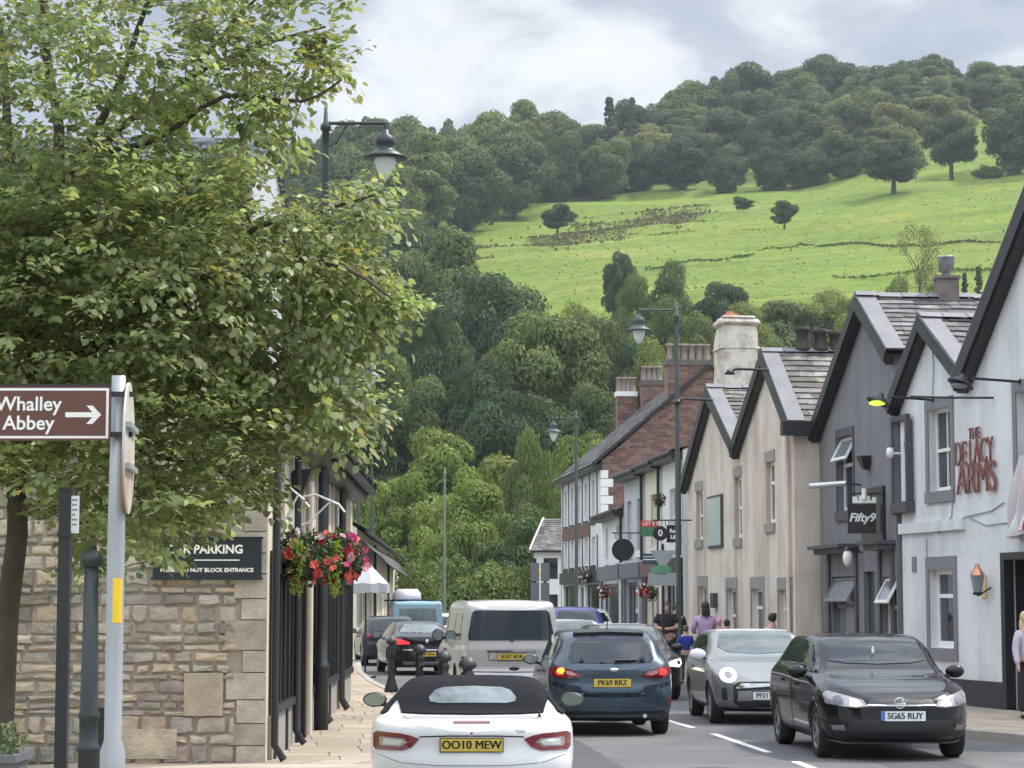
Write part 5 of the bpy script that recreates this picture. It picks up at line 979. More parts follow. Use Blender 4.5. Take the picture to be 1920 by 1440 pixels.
# cottages along the left beyond the pub, lean-to, boundary wall with rail, parasol
f = Fr(-5.2, 77, -.0208, 1); cg = f.root('cottage_row', 'row of low cream cottages with grey slate roofs beyond the pub', 'house'); L = 50; ops = [(3 + 6 * i, 4 + 6 * i, 1.1, 2.5) for i in range(8)] + [(5 + 6 * i, 5.9 + 6 * i, .12, 2.2) for i in range(8)]
mb = MB(); wall(mb, [(0, 4.4), (L, 4.4)], 0, ops, .1); side_walls(mb, 0, L, 6, 4.4, 4.4); mb.add([(0, 0, 4.4), (0, 3, 6.2), (0, 6, 4.4)], [(2, 1, 0)]); mb.add([(L, 0, 4.4), (L, 3, 6.2), (L, 6, 4.4)], [(0, 1, 2)]); mb.build('wall', M_crm2, cg)
for i, o_ in enumerate(ops): window(cg, *o_, style='sash' if i < 8 else 'plain', y=.07, name='window' if i < 8 else 'door', fm=M_white if i < 8 else M_shopd)
m = MB(); slates(m, (-.1, -.3, 4.35), (L + .1, -.3, 4.35), (-.1, 3, 6.25), (L + .1, 3, 6.25), seed=11, row=.35, tw=.5); slates(m, (-.1, 6.3, 4.35), (L + .1, 6.3, 4.35), (-.1, 3, 6.25), (L + .1, 3, 6.25), seed=12, row=.8, tw=1); ro = m.build('roof', M_slate, cg); m = MB(); m.tube([(0, -.33, 4.3), (L, -.33, 4.3)], .07, 6); m.tube([(14, -.08, 4.2), (14, -.08, .2)], .05, 6); m.tube([(30, -.08, 4.2), (30, -.08, .2)], .05, 6); m.build('gutter', M_black, ro)
m = MB(); slates(m, (0, -1.2, 3.05), (40, -.75, 3.25), (0, -.02, 4.1), (40, -.02, 4.2), seed=13, row=.3, tw=.45); m.build('porch_roof', M_slate, cg)
M_wallg = pm('wall_grey', (0.26, 0.25, 0.24), 0.9, 0.15, 3, 0.4, 25); A, B = Vector((-3.05, 42.0, 0)), Vector((-5.0, 68, 0)); d_ = (B - A).normalized(); e = empty('boundary_wall', A, atan2(d_.y, d_.x), 'low grey roadside wall with a dark railing past the pub', 'wall'); L = (B - A).length
m = MB(); m.box((0, 0, 0), (L, .25, .95)); m.build('wall', M_wallg, e); m = MB(); m.tube([(0, .12, 1.42), (L, .12, 1.42)], .03, 6)
for i in range(80): m.tube([(L * i / 79, .12, .95), (L * i / 79, .12, 1.42)], .012, 4)
m.build('railing', M_black, e)
p = at(686, 1050, 58); e = empty('parasol', (p.x, 58, 0), .3, 'closed looking grey canvas parasol over the wall past the pub', 'parasol'); M_canv = pm('canvas_grey', (0.42, 0.43, 0.45), 0.9, 0.06, 4); z1, z0 = p.z, at(686, 1096, 58).z
m = MB(); n = 8; rr = .62
for k in range(n):
    a0, a1 = 2 * pi * k / n, 2 * pi * (k + 1) / n; P0, P1 = Vector((rr * cos(a0), rr * sin(a0), z0)), Vector((rr * cos(a1), rr * sin(a1), z0)); md = (P0 + P1) / 2 * 0.93; md.z = z0 + .04
    m.add([(0, 0, z1), P0, md, P1, P0 - Vector((0, 0, .2)), md - Vector((0, 0, .26)), P1 - Vector((0, 0, .2))], [(0, 1, 2), (0, 2, 3), (1, 4, 5, 2), (2, 5, 6, 3)])
m.build('canopy', M_canv, e); m = MB(); m.cyl((0, 0, 0), (0, 0, z1 + .06), .025); m.lathe([(0, .0), (.28, 0), (.28, .06), (0, .08)]); m.build('pole', M_black, e)
# ------------------------------------------------------------------ street furniture
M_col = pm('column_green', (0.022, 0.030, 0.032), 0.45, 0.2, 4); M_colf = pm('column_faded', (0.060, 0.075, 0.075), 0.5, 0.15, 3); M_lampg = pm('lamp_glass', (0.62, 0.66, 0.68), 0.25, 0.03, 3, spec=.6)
def street_lamp(px, py_top, Y, px_l, py_l, label, group=None, arm=True, mat=None, swing=0.0):
    mat = mat or M_col; p = at(px, py_top, Y); e = empty('street_lamp', (p.x, Y, 0), 0, label, 'street lamp', group); H = p.z
    m = MB(); m.lathe([(0, 0), (.10, 0), (.10, .9), (.12, .92), (.12, 1.0), (.08, 1.05), (.07, 1.5), (.06, 3.2), (.05, H - .6), (.05, H - .35), (.075, H - .33), (.075, H - .27), (.035, H - .22), (.02, H), (0, H + .02)], n=12); m.build('column', mat, e)
    if arm:
        l = at(px_l, py_l, Y); dx = l.x - p.x; za = l.z + .52; m = MB(); m.tube([(0, 0, za), (dx * .3, 0, za), (dx, 0, za)], .024, 6); m.tube([(0, 0, za - .35), (dx * .18, 0, za - .28), (dx * .35, 0, za - .02)], .014, 6); m.tube([(dx, 0, za), (dx, 0, za - .12)], .02, 6); m.build('arm', mat, e)
        hd = MB(); hd.lathe([(0, .02), (.05, .0), (.06, -.06), (.135, -.10), (.14, -.20), (.10, -.24), (.16, -.30), (.31, -.38), (.31, -.40), (.15, -.40), (0, -.40)], (dx, 0, za - .1), 18); h_ = hd.build('lantern', mat, e); gb = MB(); gb.lathe([(.15, 0), (.155, -.05), (.10, -.20), (.04, -.29), (0, -.31)], (dx, 0, za - .5), 16); gb.build('lamp_glass', M_lampg, h_)
    return e
LG = 'lantern street lamps along the street'
street_lamp(611, 200, 31.5, 722, 300, 'nearest lantern street lamp, rising from the pub front with its arm to the right')
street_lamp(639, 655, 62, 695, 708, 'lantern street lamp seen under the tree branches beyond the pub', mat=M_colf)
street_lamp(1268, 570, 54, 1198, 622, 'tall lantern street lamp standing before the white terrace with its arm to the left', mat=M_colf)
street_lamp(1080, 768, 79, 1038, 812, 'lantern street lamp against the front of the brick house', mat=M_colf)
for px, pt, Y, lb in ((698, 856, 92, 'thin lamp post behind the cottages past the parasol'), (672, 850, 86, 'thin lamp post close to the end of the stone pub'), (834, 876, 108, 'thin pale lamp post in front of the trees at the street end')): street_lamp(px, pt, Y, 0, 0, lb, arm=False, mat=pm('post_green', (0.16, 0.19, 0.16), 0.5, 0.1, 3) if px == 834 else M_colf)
def bollard(x, Y):
    e = empty('bollard', (x, Y, .12), 0, None, 'bollard', 'cast iron bollards along the left kerb'); m = MB()
    m.lathe([(0, 0), (.17, 0), (.17, .06), (.13, .16), (.085, .30), (.075, .62), (.075, .70), (.10, .72), (.10, .76), (.08, .78), (.10, .84), (.10, .88), (.07, .90), (.07, .93)], n=14); m.build('shaft', M_black, e); m = MB(); m.lathe([(.07, .92), (.13, .95), (.14, .98), (.11, 1.03), (.05, 1.07), (0, 1.08)], n=14); m.build('cap', pm('bollard_cap', (0.035, 0.037, 0.04), 0.5, 0.1, 5), e); return e
b0 = None
for i, (x, Y, lb) in enumerate([(-2.36, 45.2, 'farthest black bollard, standing clear on the pavement'), (-1.46, 36.4, 'black bollard second from the clear one, before the dark saloon'), (-.93, 31.4, 'black bollard in front of the silver van side'), (-.53, 27.6, 'nearest black bollard, only its cap above the soft top car')]):
    if b0 is None: b0 = bollard(x, Y); o = b0; o.scale = (.8, .8, 1)
    else: o = copy_tree(b0); o.location = (x, Y, .12)
    o['label'] = lb
# brown tourist sign on its grey pole, with the round sign edge on
M_galv = pm('galvanised', (0.36, 0.385, 0.40), 0.45, 0.10, 3, 0.1, 20, metal=0.35, patch=((0.26, 0.28, 0.27), 0.4, 1.5)); SY = 13.0; pt = at(221, 705, SY); pbm = at(208, 1400, SY); e = empty('signpost', (pbm.x + .01, SY, 0.12), 0, 'grey galvanised sign pole with a yellow sticker', 'signpost'); H = pt.z - .12
zc = pbm.z - .12; m = MB(); m.lathe([(0, 0), (.072, 0), (.072, zc - .03), (.050, zc + .04), (.050, H - .9), (.040, H), (0, H)], n=18); m.build('pole', M_galv, e)
s1, s2 = at(216, 1084, SY).z - .12, at(216, 1168, SY).z - .12; m = MB(); n = 8
for k in range(n):
    a0, a1 = -pi / 2 - .1 + k * 1.1 / n, -pi / 2 - .1 + (k + 1) * 1.1 / n; r_ = .0515; m.quad((r_ * cos(a0), r_ * sin(a0), s2), (r_ * cos(a1), r_ * sin(a1), s2), (r_ * cos(a1), r_ * sin(a1), s1), (r_ * cos(a0), r_ * sin(a0), s1))
m.build('sticker', pm('sticker_yellow', (0.85, 0.55, 0.03), 0.5, 0.06, 8), e)
a, b = at(-75, 724, SY - .07), at(207, 826, SY - .07); w_, h = b.x - a.x, a.z - b.z; e = empty('direction_sign', (b.x, SY - .075, b.z), 0, 'brown tourist sign reading Whalley Abbey with a white arrow', 'road sign')
m = MB(); m.box((-w_, 0, 0), (0, .012, h), 1); m.box((-w_ + .012, -.003, .012), (-.012, -.0005, h - .012), 0); m.box((-w_ + .026, -.0042, .026), (-.026, -.0034, h - .026), 1); m.build('panel', [M_stx, pm('tourist_brown', (0.115, 0.045, 0.033), 0.45, 0.08, 3)], e)
m = MB(); m.box((-.02 - w_, -.004, h + .001), (.0, .022, h + .012)); m.box((-.0, .01, .02), (.12, .03, .05)); m.box((-.0, .01, h - .06), (.12, .03, h - .03)); m.build('fixing', M_black, e)
text_mesh('Whalley', .112, M_stx, e, (-.278, -.0065, h * .66), ext=.001, off=.0018, align='RIGHT'); text_mesh('Abbey', .112, M_stx, e, (-.318, -.0065, h * .31), ext=.001, off=.0018, align='RIGHT')
m = MB(); ax0, ax1, az = -.255, -.052, h * .47; pl = [(ax0, az - .014), (ax1 - .05, az - .014), (ax1 - .085, az - .052), (ax1 - .05, az - .052), (ax1, az), (ax1 - .05, az + .052), (ax1 - .085, az + .052), (ax1 - .05, az + .014), (ax0, az + .014)]; m.prism(pl, -.0072, -.0045); m.build('arrow', M_stx, e)
c = at(238, 840, SY); e = empty('round_sign', (c.x, SY + .02, c.z), radians(95), 'round road sign seen almost edge on beside the brown sign', 'road sign'); m = MB(); Mr = Matrix.Rotation(pi / 2, 4, 'X'); m.lathe([(0, 0), (.375, 0), (.375, .012), (0, .012)], n=40, M=Mr, smooth=False); m.build('disc', pm('sign_back', (0.52, 0.50, 0.45), 0.5, 0.1, 3, patch=((0.42, 0.22, 0.12), 0.8, 2.0)), e); m = MB(); m.box((-.3, -.04, .1), (.3, -.013, .13)); m.box((-.3, -.04, -.13), (.3, -.013, -.1)); m.build('rail', M_galv, e)
# square black notice post, lamp column base, planter
p = at(120, 920, 14); e = empty('notice_post', (at(117, 1300, 14).x, 14, .12), 0, 'square black post carrying a small white notice', 'post'); H = p.z - .12; m = MB(); m.box((-.036, -.036, 0), (.036, .036, H)); m.box((-.042, -.042, H - .28), (.042, .042, H - .255)); m.box((-.042, -.042, H), (.042, .042, H + .02)); m.build('shaft', M_black, e)
zn1, zn0 = at(137, 930, 14).z - .12, at(137, 1000, 14).z - .12; m = MB(); m.box((.038, -.03, zn0), (.085, -.018, zn1)); nn = m.build('notice', pm('notice_white', (0.62, 0.66, 0.68), 0.5, 0.06, 20), e); m = MB()
for k in range(6): z_ = zn1 - .03 - k * .03; m.box((.043, -.0312, z_), (.043 + (.034, .028, .036, .02, .033, .03)[k], -.0302, z_ + .009))
m.build('lettering', M_gtrim, nn)
p = at(172, 1075, 15); e = empty('lamp_column', (at(166, 1380, 15).x, 15, .12), 0, 'dark green ribbed lamp column in front of the stone wall', 'lamp column'); z1_, z2_ = at(166, 1400, 15).z - .12, at(168, 1340, 15).z - .12; m = MB(); m.lathe([(0, 0), (.066, 0), (.066, z1_ - .04), (.076, z1_ - .03), (.076, z1_), (.062, z1_ + .02), (.062, z2_ - .03), (.07, z2_ - .02), (.07, z2_), (.060, z2_ + .03), (.046, p.z - .06), (0, p.z - .04)], n=16); m.build('column', M_col, e); m = MB(); m.lathe([(.05, -.02), (.075, 0), (.075, .05), (.03, .09), (0, .13)], (0, 0, p.z - .06), 12); m.build('cap', M_col, e)
p = at(190, 1325, 15.4); e = empty('litter_bin', (p.x + .02, 15.5, .12), 0, 'slim black post box behind the grey sign pole', 'bin'); m = MB(); m.box((-.05, -.05, 0), (.05, .05, p.z - .2)); m.build('body', M_black, e); m = MB(); m.box((-.06, -.06, p.z - .2), (.06, .06, p.z - .13)); m.build('lid', M_black, e)
p = at(30, 1412, 12.5); e = empty('planter', (-2.82, 12.5, .12), 0, 'grey trough planter with white and yellow flowers', 'planter'); zt = at(30, 1412, 12.5).z - .12; m = MB(); m.box((-.5, -.2, 0), (.17, .2, zt - .02)); m.box((-.52, -.22, zt - .04), (.19, .22, zt)); m.build('trough', pm('planter_grey', (0.10, 0.105, 0.115), 0.6, 0.1, 4), e); m = MB(); R = random.Random(8)
for k in range(500): leaf(m, Vector((R.uniform(-.5, .17), R.uniform(-.2, .2), zt + abs(R.gauss(0, .07)) )), R.uniform(.025, .05), R, 0)
for k in range(60): q = R.uniform(-.4, .3); leaf(m, Vector((.1 + q * .3, R.uniform(-.2, .1), zt + R.uniform(0, .16))), .03, R, 0)
m.build('foliage', [pm('planter_leaf', (0.10, 0.13, 0.055), 0.6, 0.3, 9, transl=.2)], e); m = MB()
for k in range(46): q = Vector((R.uniform(-.5, .05), R.uniform(-.22, .1), zt + R.uniform(.06, .19))); petals(m, q, R.uniform(.025, .042), R, 0 if R.random() < .75 else 1)
m.build('blossom', [pm('petal_cream', (0.72, 0.72, 0.62), 0.6, 0.05, 9), pm('petal_yellow', (0.75, 0.48, 0.04), 0.6, 0.1, 9)], e)
# signs and baskets on the far right pavement
hang_sign(None, 1147, 1010, 1189, 1052, 63.5, 'round black shop sign hanging before the low white shop', [], .16, 'round')
hang_sign(None, 1224, 986, 1252, 1014, 56.5, 'round black shop sign beside the square black one', [('0', .22, 0, 0)], .14, 'round')
hang_sign(None, 1250, 986, 1278, 1016, 56.6, 'square black shop sign with white lettering by the street lamp', [('Real', .13, .07, 0), ('Life', .13, -.08, 0)], .14)
p = at(1220, 992, 58); e = empty('estate_board', (p.x, 58, 0), 0, 'red and green letting board on a post', 'sign'); zt, zb = at(1220, 976, 58).z, at(1220, 1006, 58).z; zm = at(1220, 988, 58).z; m = MB(); m.box((-.25, -.02, zb), (.25, .02, zm), 1); m.box((-.25, -.02, zm), (.25, .02, zt), 0); m.build('board', [pm('board_red', (0.55, 0.04, 0.05), 0.5, 0.05, 4), pm('board_green', (0.05, 0.19, 0.10), 0.5, 0.05, 4)], e); text_mesh('LET BY', .13, M_stx, e, (0, -.024, (zt + zm) / 2), ext=.002, off=.003); m = MB(); m.box((.2, -.03, 0), (.26, .03, zt - .01)); m.build('post', M_white, e)
p = at(1243, 1080, 52); e = empty('road_sign', (p.x, 52, 0), 0, 'back of a grey triangular road sign with boards below on a black post', 'road sign'); z = lambda py: at(1243, py, 52).z; m = MB(); m.tube([(0, .02, 0), (0, .02, z(1020))], .035, 8); m.build('post', M_black, e)
m = MB(); m.prism([(-.30, z(1032)), (.30, z(1032)), (.0, z(1070))], -.02, -.012); m.build('triangle', pm('sign_grey', (0.28, 0.31, 0.31), 0.5, 0.08, 4), e); m = MB(); m.box((-.33, -.02, z(1098)), (.30, -.01, z(1074))); m.build('plate', bpy.data.materials['sign_grey'], e); m = MB(); m.prism([(.25 * cos(a) - .05, z(1068) + .10 * sin(a)) for a in np.linspace(0, 2 * pi, 20)[:-1]], -.032, -.022); m.build('green_plate', pm('sign_green', (0.10, 0.26, 0.16), 0.5, 0.1, 4), e)
p = at(1222, 1048, 60); m = MB(); m.box((-.24, -.02, -.14), (.24, .02, .14)); m.box((-.22, -.025, -.03), (.22, -.02, .0), 1); m.box((-.22, -.025, .05), (.2, -.02, .07), 1); o = m.build('street_name_board', [pm('board_blue', (0.05, 0.075, 0.10), 0.5, 0.05, 4), M_stx]); o.location = p; tag(o, 'dark blue shop board with pale lines below the letting board', 'sign')
for px, py, Y, rx, lb, sd_ in ((1132, 1110, 68, .20, 'red flowering basket hanging outside the low white shop', 3), (1207, 1108, 58, .16, 'bright red flowering basket left of the black sign post', 4), (1222, 1112, 58.6, .18, 'brown leaved basket right of the bright red one', 9), (1236, 938, 60, .17, 'dark round plant ball hanging high on the white terrace', 10)):
    basket(at(px, py, Y), rx, rx * 1.05, lb, sd_, (lambda q, R: R.choice([0, 2, 2, 4, 3])) if sd_ < 9 else (lambda q, R: 0), 40 if sd_ < 9 else 6, .04, False, None, 260)
for x_, Y, z_, lb in ((2.95, 84.5, 2.9, 'green planted basket along the brick house front'), ):
    basket(Vector((x_ - .2, Y, z_)), .3, .3, lb, 12, lambda q, R: R.choice([3, 4]), 14, .05, False, None, 260)
# crossing beacon and backs of the traffic signals
p = at(1008, 1073, 92); e = empty('belisha_beacon', (p.x, 92, 0), 0, 'yellow globe crossing beacon on a black and white pole', 'beacon'); m = MB()
for k in range(8): m.cyl((0, 0, k * p.z / 8), (0, 0, (k + 1) * p.z / 8), .05, n=8, mi=k % 2)
m.build('pole', [M_black, M_white], e); m = MB(); m.ell((0, 0, p.z), .17, 14, 10); m.build('globe', pm('globe_yellow', (0.85, 0.72, 0.22), 0.4, 0, emit=((0.9, 0.75, 0.25), 0.35)), e)
for px, lb in ((1003, 'back of the traffic signal under the yellow beacon'), (1022, 'back of the second traffic signal right of the beacon')):
    p = at(px, 1090, 90); e = empty('traffic_signal', (p.x, 90, 0), 0, lb, 'traffic signal'); m = MB(); m.tube([(0, .1, 0), (0, .1, p.z + .9)], .06, 8); m.build('post', M_black, e); m = MB(); m.box((-.17, -.12, p.z - .75), (.17, .02, p.z - .05)); m.box((-.17, -.12, p.z), (.17, .02, p.z + .72)); m.build('signal_head', pm('signal_grey', (0.17, 0.175, 0.185), 0.5, 0.08, 4), e)
# ------------------------------------------------------------------ big leafy tree over the left pavement
TY = 17.0
LIMBS = [([(-12, 1575), (5, 1330), (18, 1150), (28, 1000), (36, 910), (42, 830), (60, 700), (80, 520), (95, 380), (110, 250), (92, 100), (80, -90)], .105, .03, 0),
 ([(34, 935), (75, 966), (118, 952), (170, 985), (235, 945), (330, 950)], .05, .012, -.5), ([(170, 985), (176, 1040), (200, 1075)], .015, .006, -.5),
 ([(45, 820), (130, 700), (240, 600), (380, 520), (520, 480), (650, 505), (735, 560)], .055, .010, -1.0), ([(70, 600), (150, 420), (190, 285), (260, 215), (350, 150), (470, 90), (610, 50)], .05, .010, .6),
 ([(95, 380), (200, 200), (262, 60), (300, -60)], .04, .015, -.4), ([(60, 700), (200, 640), (360, 650), (520, 700), (650, 770)], .045, .008, .5), ([(380, 520), (480, 430), (600, 395), (705, 365)], .028, .008, -.6),
 ([(45, 820), (150, 800), (280, 850), (400, 880), (490, 925)], .035, .008, .8), ([(280, 850), (300, 950), (312, 1050)], .016, .006, .2), ([(60, 640), (-40, 500), (-150, 350), (-260, 250)], .06, .02, .3), ([(190, 285), (300, 260), (420, 180), (560, 190), (640, 150)], .03, .008, -.7),
 ([(80, 520), (20, 300), (10, 100), (-20, -60)], .05, .02, .9), ([(42, 830), (-80, 760), (-240, 700)], .05, .02, -.4), ([(350, 150), (410, 70), (470, 10), (540, -50)], .018, .007, .6)]
tree = empty('leafy_tree', at(-12, 1561, TY) * 1.0, 0, 'big leafy tree at the left overhanging the road signs and stone pub', 'tree'); org = tree.location.copy()
mb = MB(); SAMP = []; R = random.Random(9)
for pts, r0, r1, dy in LIMBS:
    k = len(pts); W3 = []
    for i, (a, b) in enumerate(pts):
        t_ = i / (k - 1); p = at(a + R.uniform(-6, 6) * (0 < i < k - 1), b, TY + dy * t_); W3.append(p - org)
    # smooth
    Q = []
    for i in range(k - 1):
        p0, p1, p2, p3 = W3[max(i - 1, 0)], W3[i], W3[i + 1], W3[min(i + 2, k - 1)]
        for s_ in (0, .33, .66): Q.append(.5 * ((2 * p1) + (p2 - p0) * s_ + (2 * p0 - 5 * p1 + 4 * p2 - p3) * s_ ** 2 + (3 * p1 - p0 - 3 * p2 + p3) * s_ ** 3))
    Q.append(W3[-1]); n = len(Q); rs = [r0 + (r1 - r0) * (i / (n - 1)) ** .8 for i in range(n)]; mb.tube(Q, rs, 9)
    SAMP += [(q, r) for q, r in zip(Q, rs) if r < .06]
OUT = [(-420, -420), (300, -440), (560, -240), (675, -60), (668, 0), (612, 35), (600, 75), (632, 95), (635, 160), (575, 185), (558, 215), (565, 250), (540, 275), (522, 330), (560, 400), (610, 400), (640, 348), (700, 338), (738, 372), (740, 412), (690, 440), (664, 460), (705, 505), (765, 545), (760, 600), (700, 640), (660, 660), (655, 695), (693, 740), (690, 830), (610, 815), (545, 800), (510, 850), (505, 900), (505, 945), (430, 958), (385, 985), (335, 1000), (298, 1075), (270, 1090), (262, 1020), (215, 1000), (200, 1060), (160, 1080), (120, 1010), (60, 930), (0, 900), (-200, 880), (-460, 700)]
GAPS = [(498, 342, 52, 62, 1.0), (500, 560, 22, 36, .6), (560, 300, 30, 30, .8), (300, 40, 46, 32, .85), (250, 160, 40, 30, .5), (420, 210, 60, 30, .6), (380, 255, 70, 26, .7), (545, 60, 40, 60, .75), (30, 80, 24, 34, .7), (140, 60, 30, 40, .55), (560, 130, 36, 26, .5), (120, 150, 36, 24, .5), (330, 800, 60, 30, .4), (230, 870, 90, 20, .6), (90, 880, 50, 24, .5), (240, 260, 40, 40, .7), (590, 600, 30, 40, .3), (60, 200, 40, 30, .5), (200, 50, 30, 30, .5), (450, 130, 40, 20, .4)]
RN = np.random.default_rng(42); spr = []
from mathutils import noise as mnoise
while len(spr) < 4200:
    a, b = RN.uniform(-460, 770), RN.uniform(-440, 1090)
    if not inpoly((a, b), OUT): continue
    d_ = 1.0 if b > 300 else .62
    if b < -30 or a < -60: d_ = .28
    if 300 < b < 800 and a < 560: d_ = 1.25
    if b > 860: d_ = .85
    nz = mnoise.noise(Vector((a / 85, b / 60, 3.3)))
    if b < 330: d_ *= max(.3, min(1.5, .95 + 1.0 * nz))
    else: d_ *= max(.35, 1 + .8 * nz)
    for gx, gy, rx, ry, s_ in GAPS:
        if ((a - gx) / rx) ** 2 + ((b - gy) / ry) ** 2 < 1: d_ *= 1 - s_
    if RN.uniform() > d_ / 1.6: continue
    edge = min(1.0, (770 - a) / 500) if b > 300 else min(1, (700 - a) / 500); th = .5 + 1.5 * max(0, edge)
    spr.append((a, b, TY + RN.uniform(-1, 1) * th))
V, C3 = [], []; tw = MB()
for a, b, Y in spr:
    c = at(a, b, Y) - org; near = min(SAMP, key=lambda s_: (s_[0] - c).length_squared)[0]; dv = (c - near); L = dv.length
    ax = Vector((RN.normal() * .55 + .35, RN.normal() * .55 - .15, RN.normal() * .20 - .05)) + dv.normalized() * .8; ax.normalize()
    if RN.uniform() < .55 and L < .42: tw.tube([near, near.lerp(c, .5) + Vector((0, 0, .05 * L)), c, c + ax * .2], [.006, .005, .003, .002], 4, caps=False)
    n = int(RN.uniform(17, 30)); lit = RN.uniform(.62, 1.42); yel = RN.uniform() < .06 and b < 560; spray_up = Vector((RN.normal() * .25, RN.normal() * .25 - .12, 1)).normalized()
    for i in range(n):
        t_ = RN.uniform(-.5, 1); side = ax.cross(spray_up).normalized() * (1 if i % 2 else -1)
        dr = (ax * RN.uniform(.3, 1.0) + side * RN.uniform(.2, 1.0) + Vector((0, 0, RN.normal() * .25 - .18))).normalized()
        p = c + ax * (.26 * t_) + side * RN.uniform(0, .06) + Vector((RN.normal(), RN.normal(), RN.normal() * .55)) * .045
        nm = (spray_up + Vector((RN.normal(), RN.normal(), RN.normal())) * .32).normalized(); wv = dr.cross(nm).normalized(); nm = wv.cross(dr)
        s_ = RN.uniform(.044, .088); w_ = s_ * RN.uniform(.27, .36); dp = -nm * s_ * .10
        V.append([p, p + dr * s_ * .32 - wv * w_ + nm * s_ * .05, p + dr * s_ * .72 - wv * w_ * .85, p + dr * s_ + dp * 1.8, p + dr * s_ * .72 + wv * w_ * .85, p + dr * s_ * .32 + wv * w_ + nm * s_ * .05])
        k = lit * RN.uniform(.75, 1.3); q = RN.uniform()
        C3.append((k * 1.55, k * 1.12, k * .8) if (yel and q < .6) else (k * 1.5, k * .95, k * .8) if q < .005 else (k * RN.uniform(.85, 1.15), k, k * RN.uniform(.8, 1.1)))
M_lf = pm('tree_leaf', (0.205, 0.240, 0.112), 0.45, 0, attr=True, transl=.0, spec=0.5)
t = M_lf.node_tree; a_ = N('ShaderNodeAttribute', t, attribute_name='Col'); b_ = t.nodes['Principled BSDF']; tr = N('ShaderNodeBsdfTranslucent', t); ms = N('ShaderNodeMixShader', t); ms.inputs[0].default_value = .48
t.links.new(mix(1.0, a_.outputs['Color'], (0.31, 0.375, 0.125), t, 'MULTIPLY'), tr.inputs[0]); t.links.new(b_.outputs[0], ms.inputs[1]); t.links.new(tr.outputs[0], ms.inputs[2]); t.links.new(ms.outputs[0], t.nodes['Material Output'].inputs[0])
quads('crown', np.array([[tuple(q) for q in l] for l in V]), np.array(C3), M_lf, tree)
mb.build('trunk', M_bark, tree); tw.build('twig', M_bark, tree)
# ------------------------------------------------------------------ vehicles
def pchip(xs, ys, q):
    xs, ys = np.array(xs, float), np.array(ys, float); h = np.diff(xs); d = np.diff(ys) / h; m = np.zeros(len(xs)); m[0], m[-1] = d[0], d[-1]
    for i in range(1, len(xs) - 1):
        if d[i - 1] * d[i] > 0: w1, w2 = 2 * h[i] + h[i - 1], h[i] + 2 * h[i - 1]; m[i] = (w1 + w2) / (w1 / d[i - 1] + w2 / d[i])
    q = np.clip(q, xs[0], xs[-1]); i = np.clip(np.searchsorted(xs, q) - 1, 0, len(h) - 1); t_ = (q - xs[i]) / h[i]
    return (2 * t_**3 - 3 * t_**2 + 1) * ys[i] + (t_**3 - 2 * t_**2 + t_) * h[i] * m[i] + (-2 * t_**3 + 3 * t_**2) * ys[i + 1] + (t_**3 - t_**2) * h[i] * m[i + 1]
def paint(name, c, metal=0.0, rough=0.28, coat=1.0): return pm(name, c, rough, 0.0, 5, metal=metal, coat=coat * .6, spec=.12)
M_tyre = pm('tyre', (0.014, 0.014, 0.015), 0.85, 0.2, 8); M_rim = pm('alloy', (0.42, 0.43, 0.45), 0.32, 0.1, 6, metal=0.9); M_blk = pm('black_plastic', (0.016, 0.017, 0.019), 0.5, 0.15, 8); M_cglass = pm('car_glass', (0.012, 0.018, 0.026), 0.03, 0.0, spec=.45)
M_cglass_l = pm('car_glass_bright', (0.11, 0.135, 0.14), 0.03, 0.4, 2.0, spec=.8); M_red = pm('lamp_red', (0.17, 0.005, 0.014), 0.15, 0, coat=1.0); M_redlit = pm('lamp_red_lit', (0.6, 0.02, 0.03), 0.2, 0, emit=((1.0, 0.08, 0.08), 0.5)); M_amb = pm('lamp_amber_lit', (0.9, 0.3, 0.02), 0.2, 0, emit=((1.0, 0.38, 0.03), 2.2)); M_clr = pm('lamp_clear', (0.26, 0.27, 0.28), 0.15, 0.3, 12, coat=.6, metal=0.3); M_lit = pm('lamp_white_lit', (0.9, 0.9, 0.7), 0.2, 0, emit=((1.0, 1.0, 0.70), 1.6)); M_warm = pm('lamp_warm_lit', (0.9, 0.7, 0.4), 0.2, 0, emit=((1.0, 0.74, 0.40), 1.0)); M_chrome = pm('chrome', (0.75, 0.76, 0.78), 0.12, 0, metal=1.0); M_py = pm('plate_yellow', (0.62, 0.46, 0.07), 0.45, 0.05, 8); M_pw = pm('plate_white', (0.70, 0.71, 0.70), 0.45, 0.05, 8); M_pb = pm('plate_blue', (0.06, 0.16, 0.45), 0.45, 0); M_seam = pm('panel_gap', (0.006, 0.006, 0.007), 0.7, 0)
M_mirr = pm('mirror_glass', (0.30, 0.34, 0.34), 0.1, 0, metal=1.0)
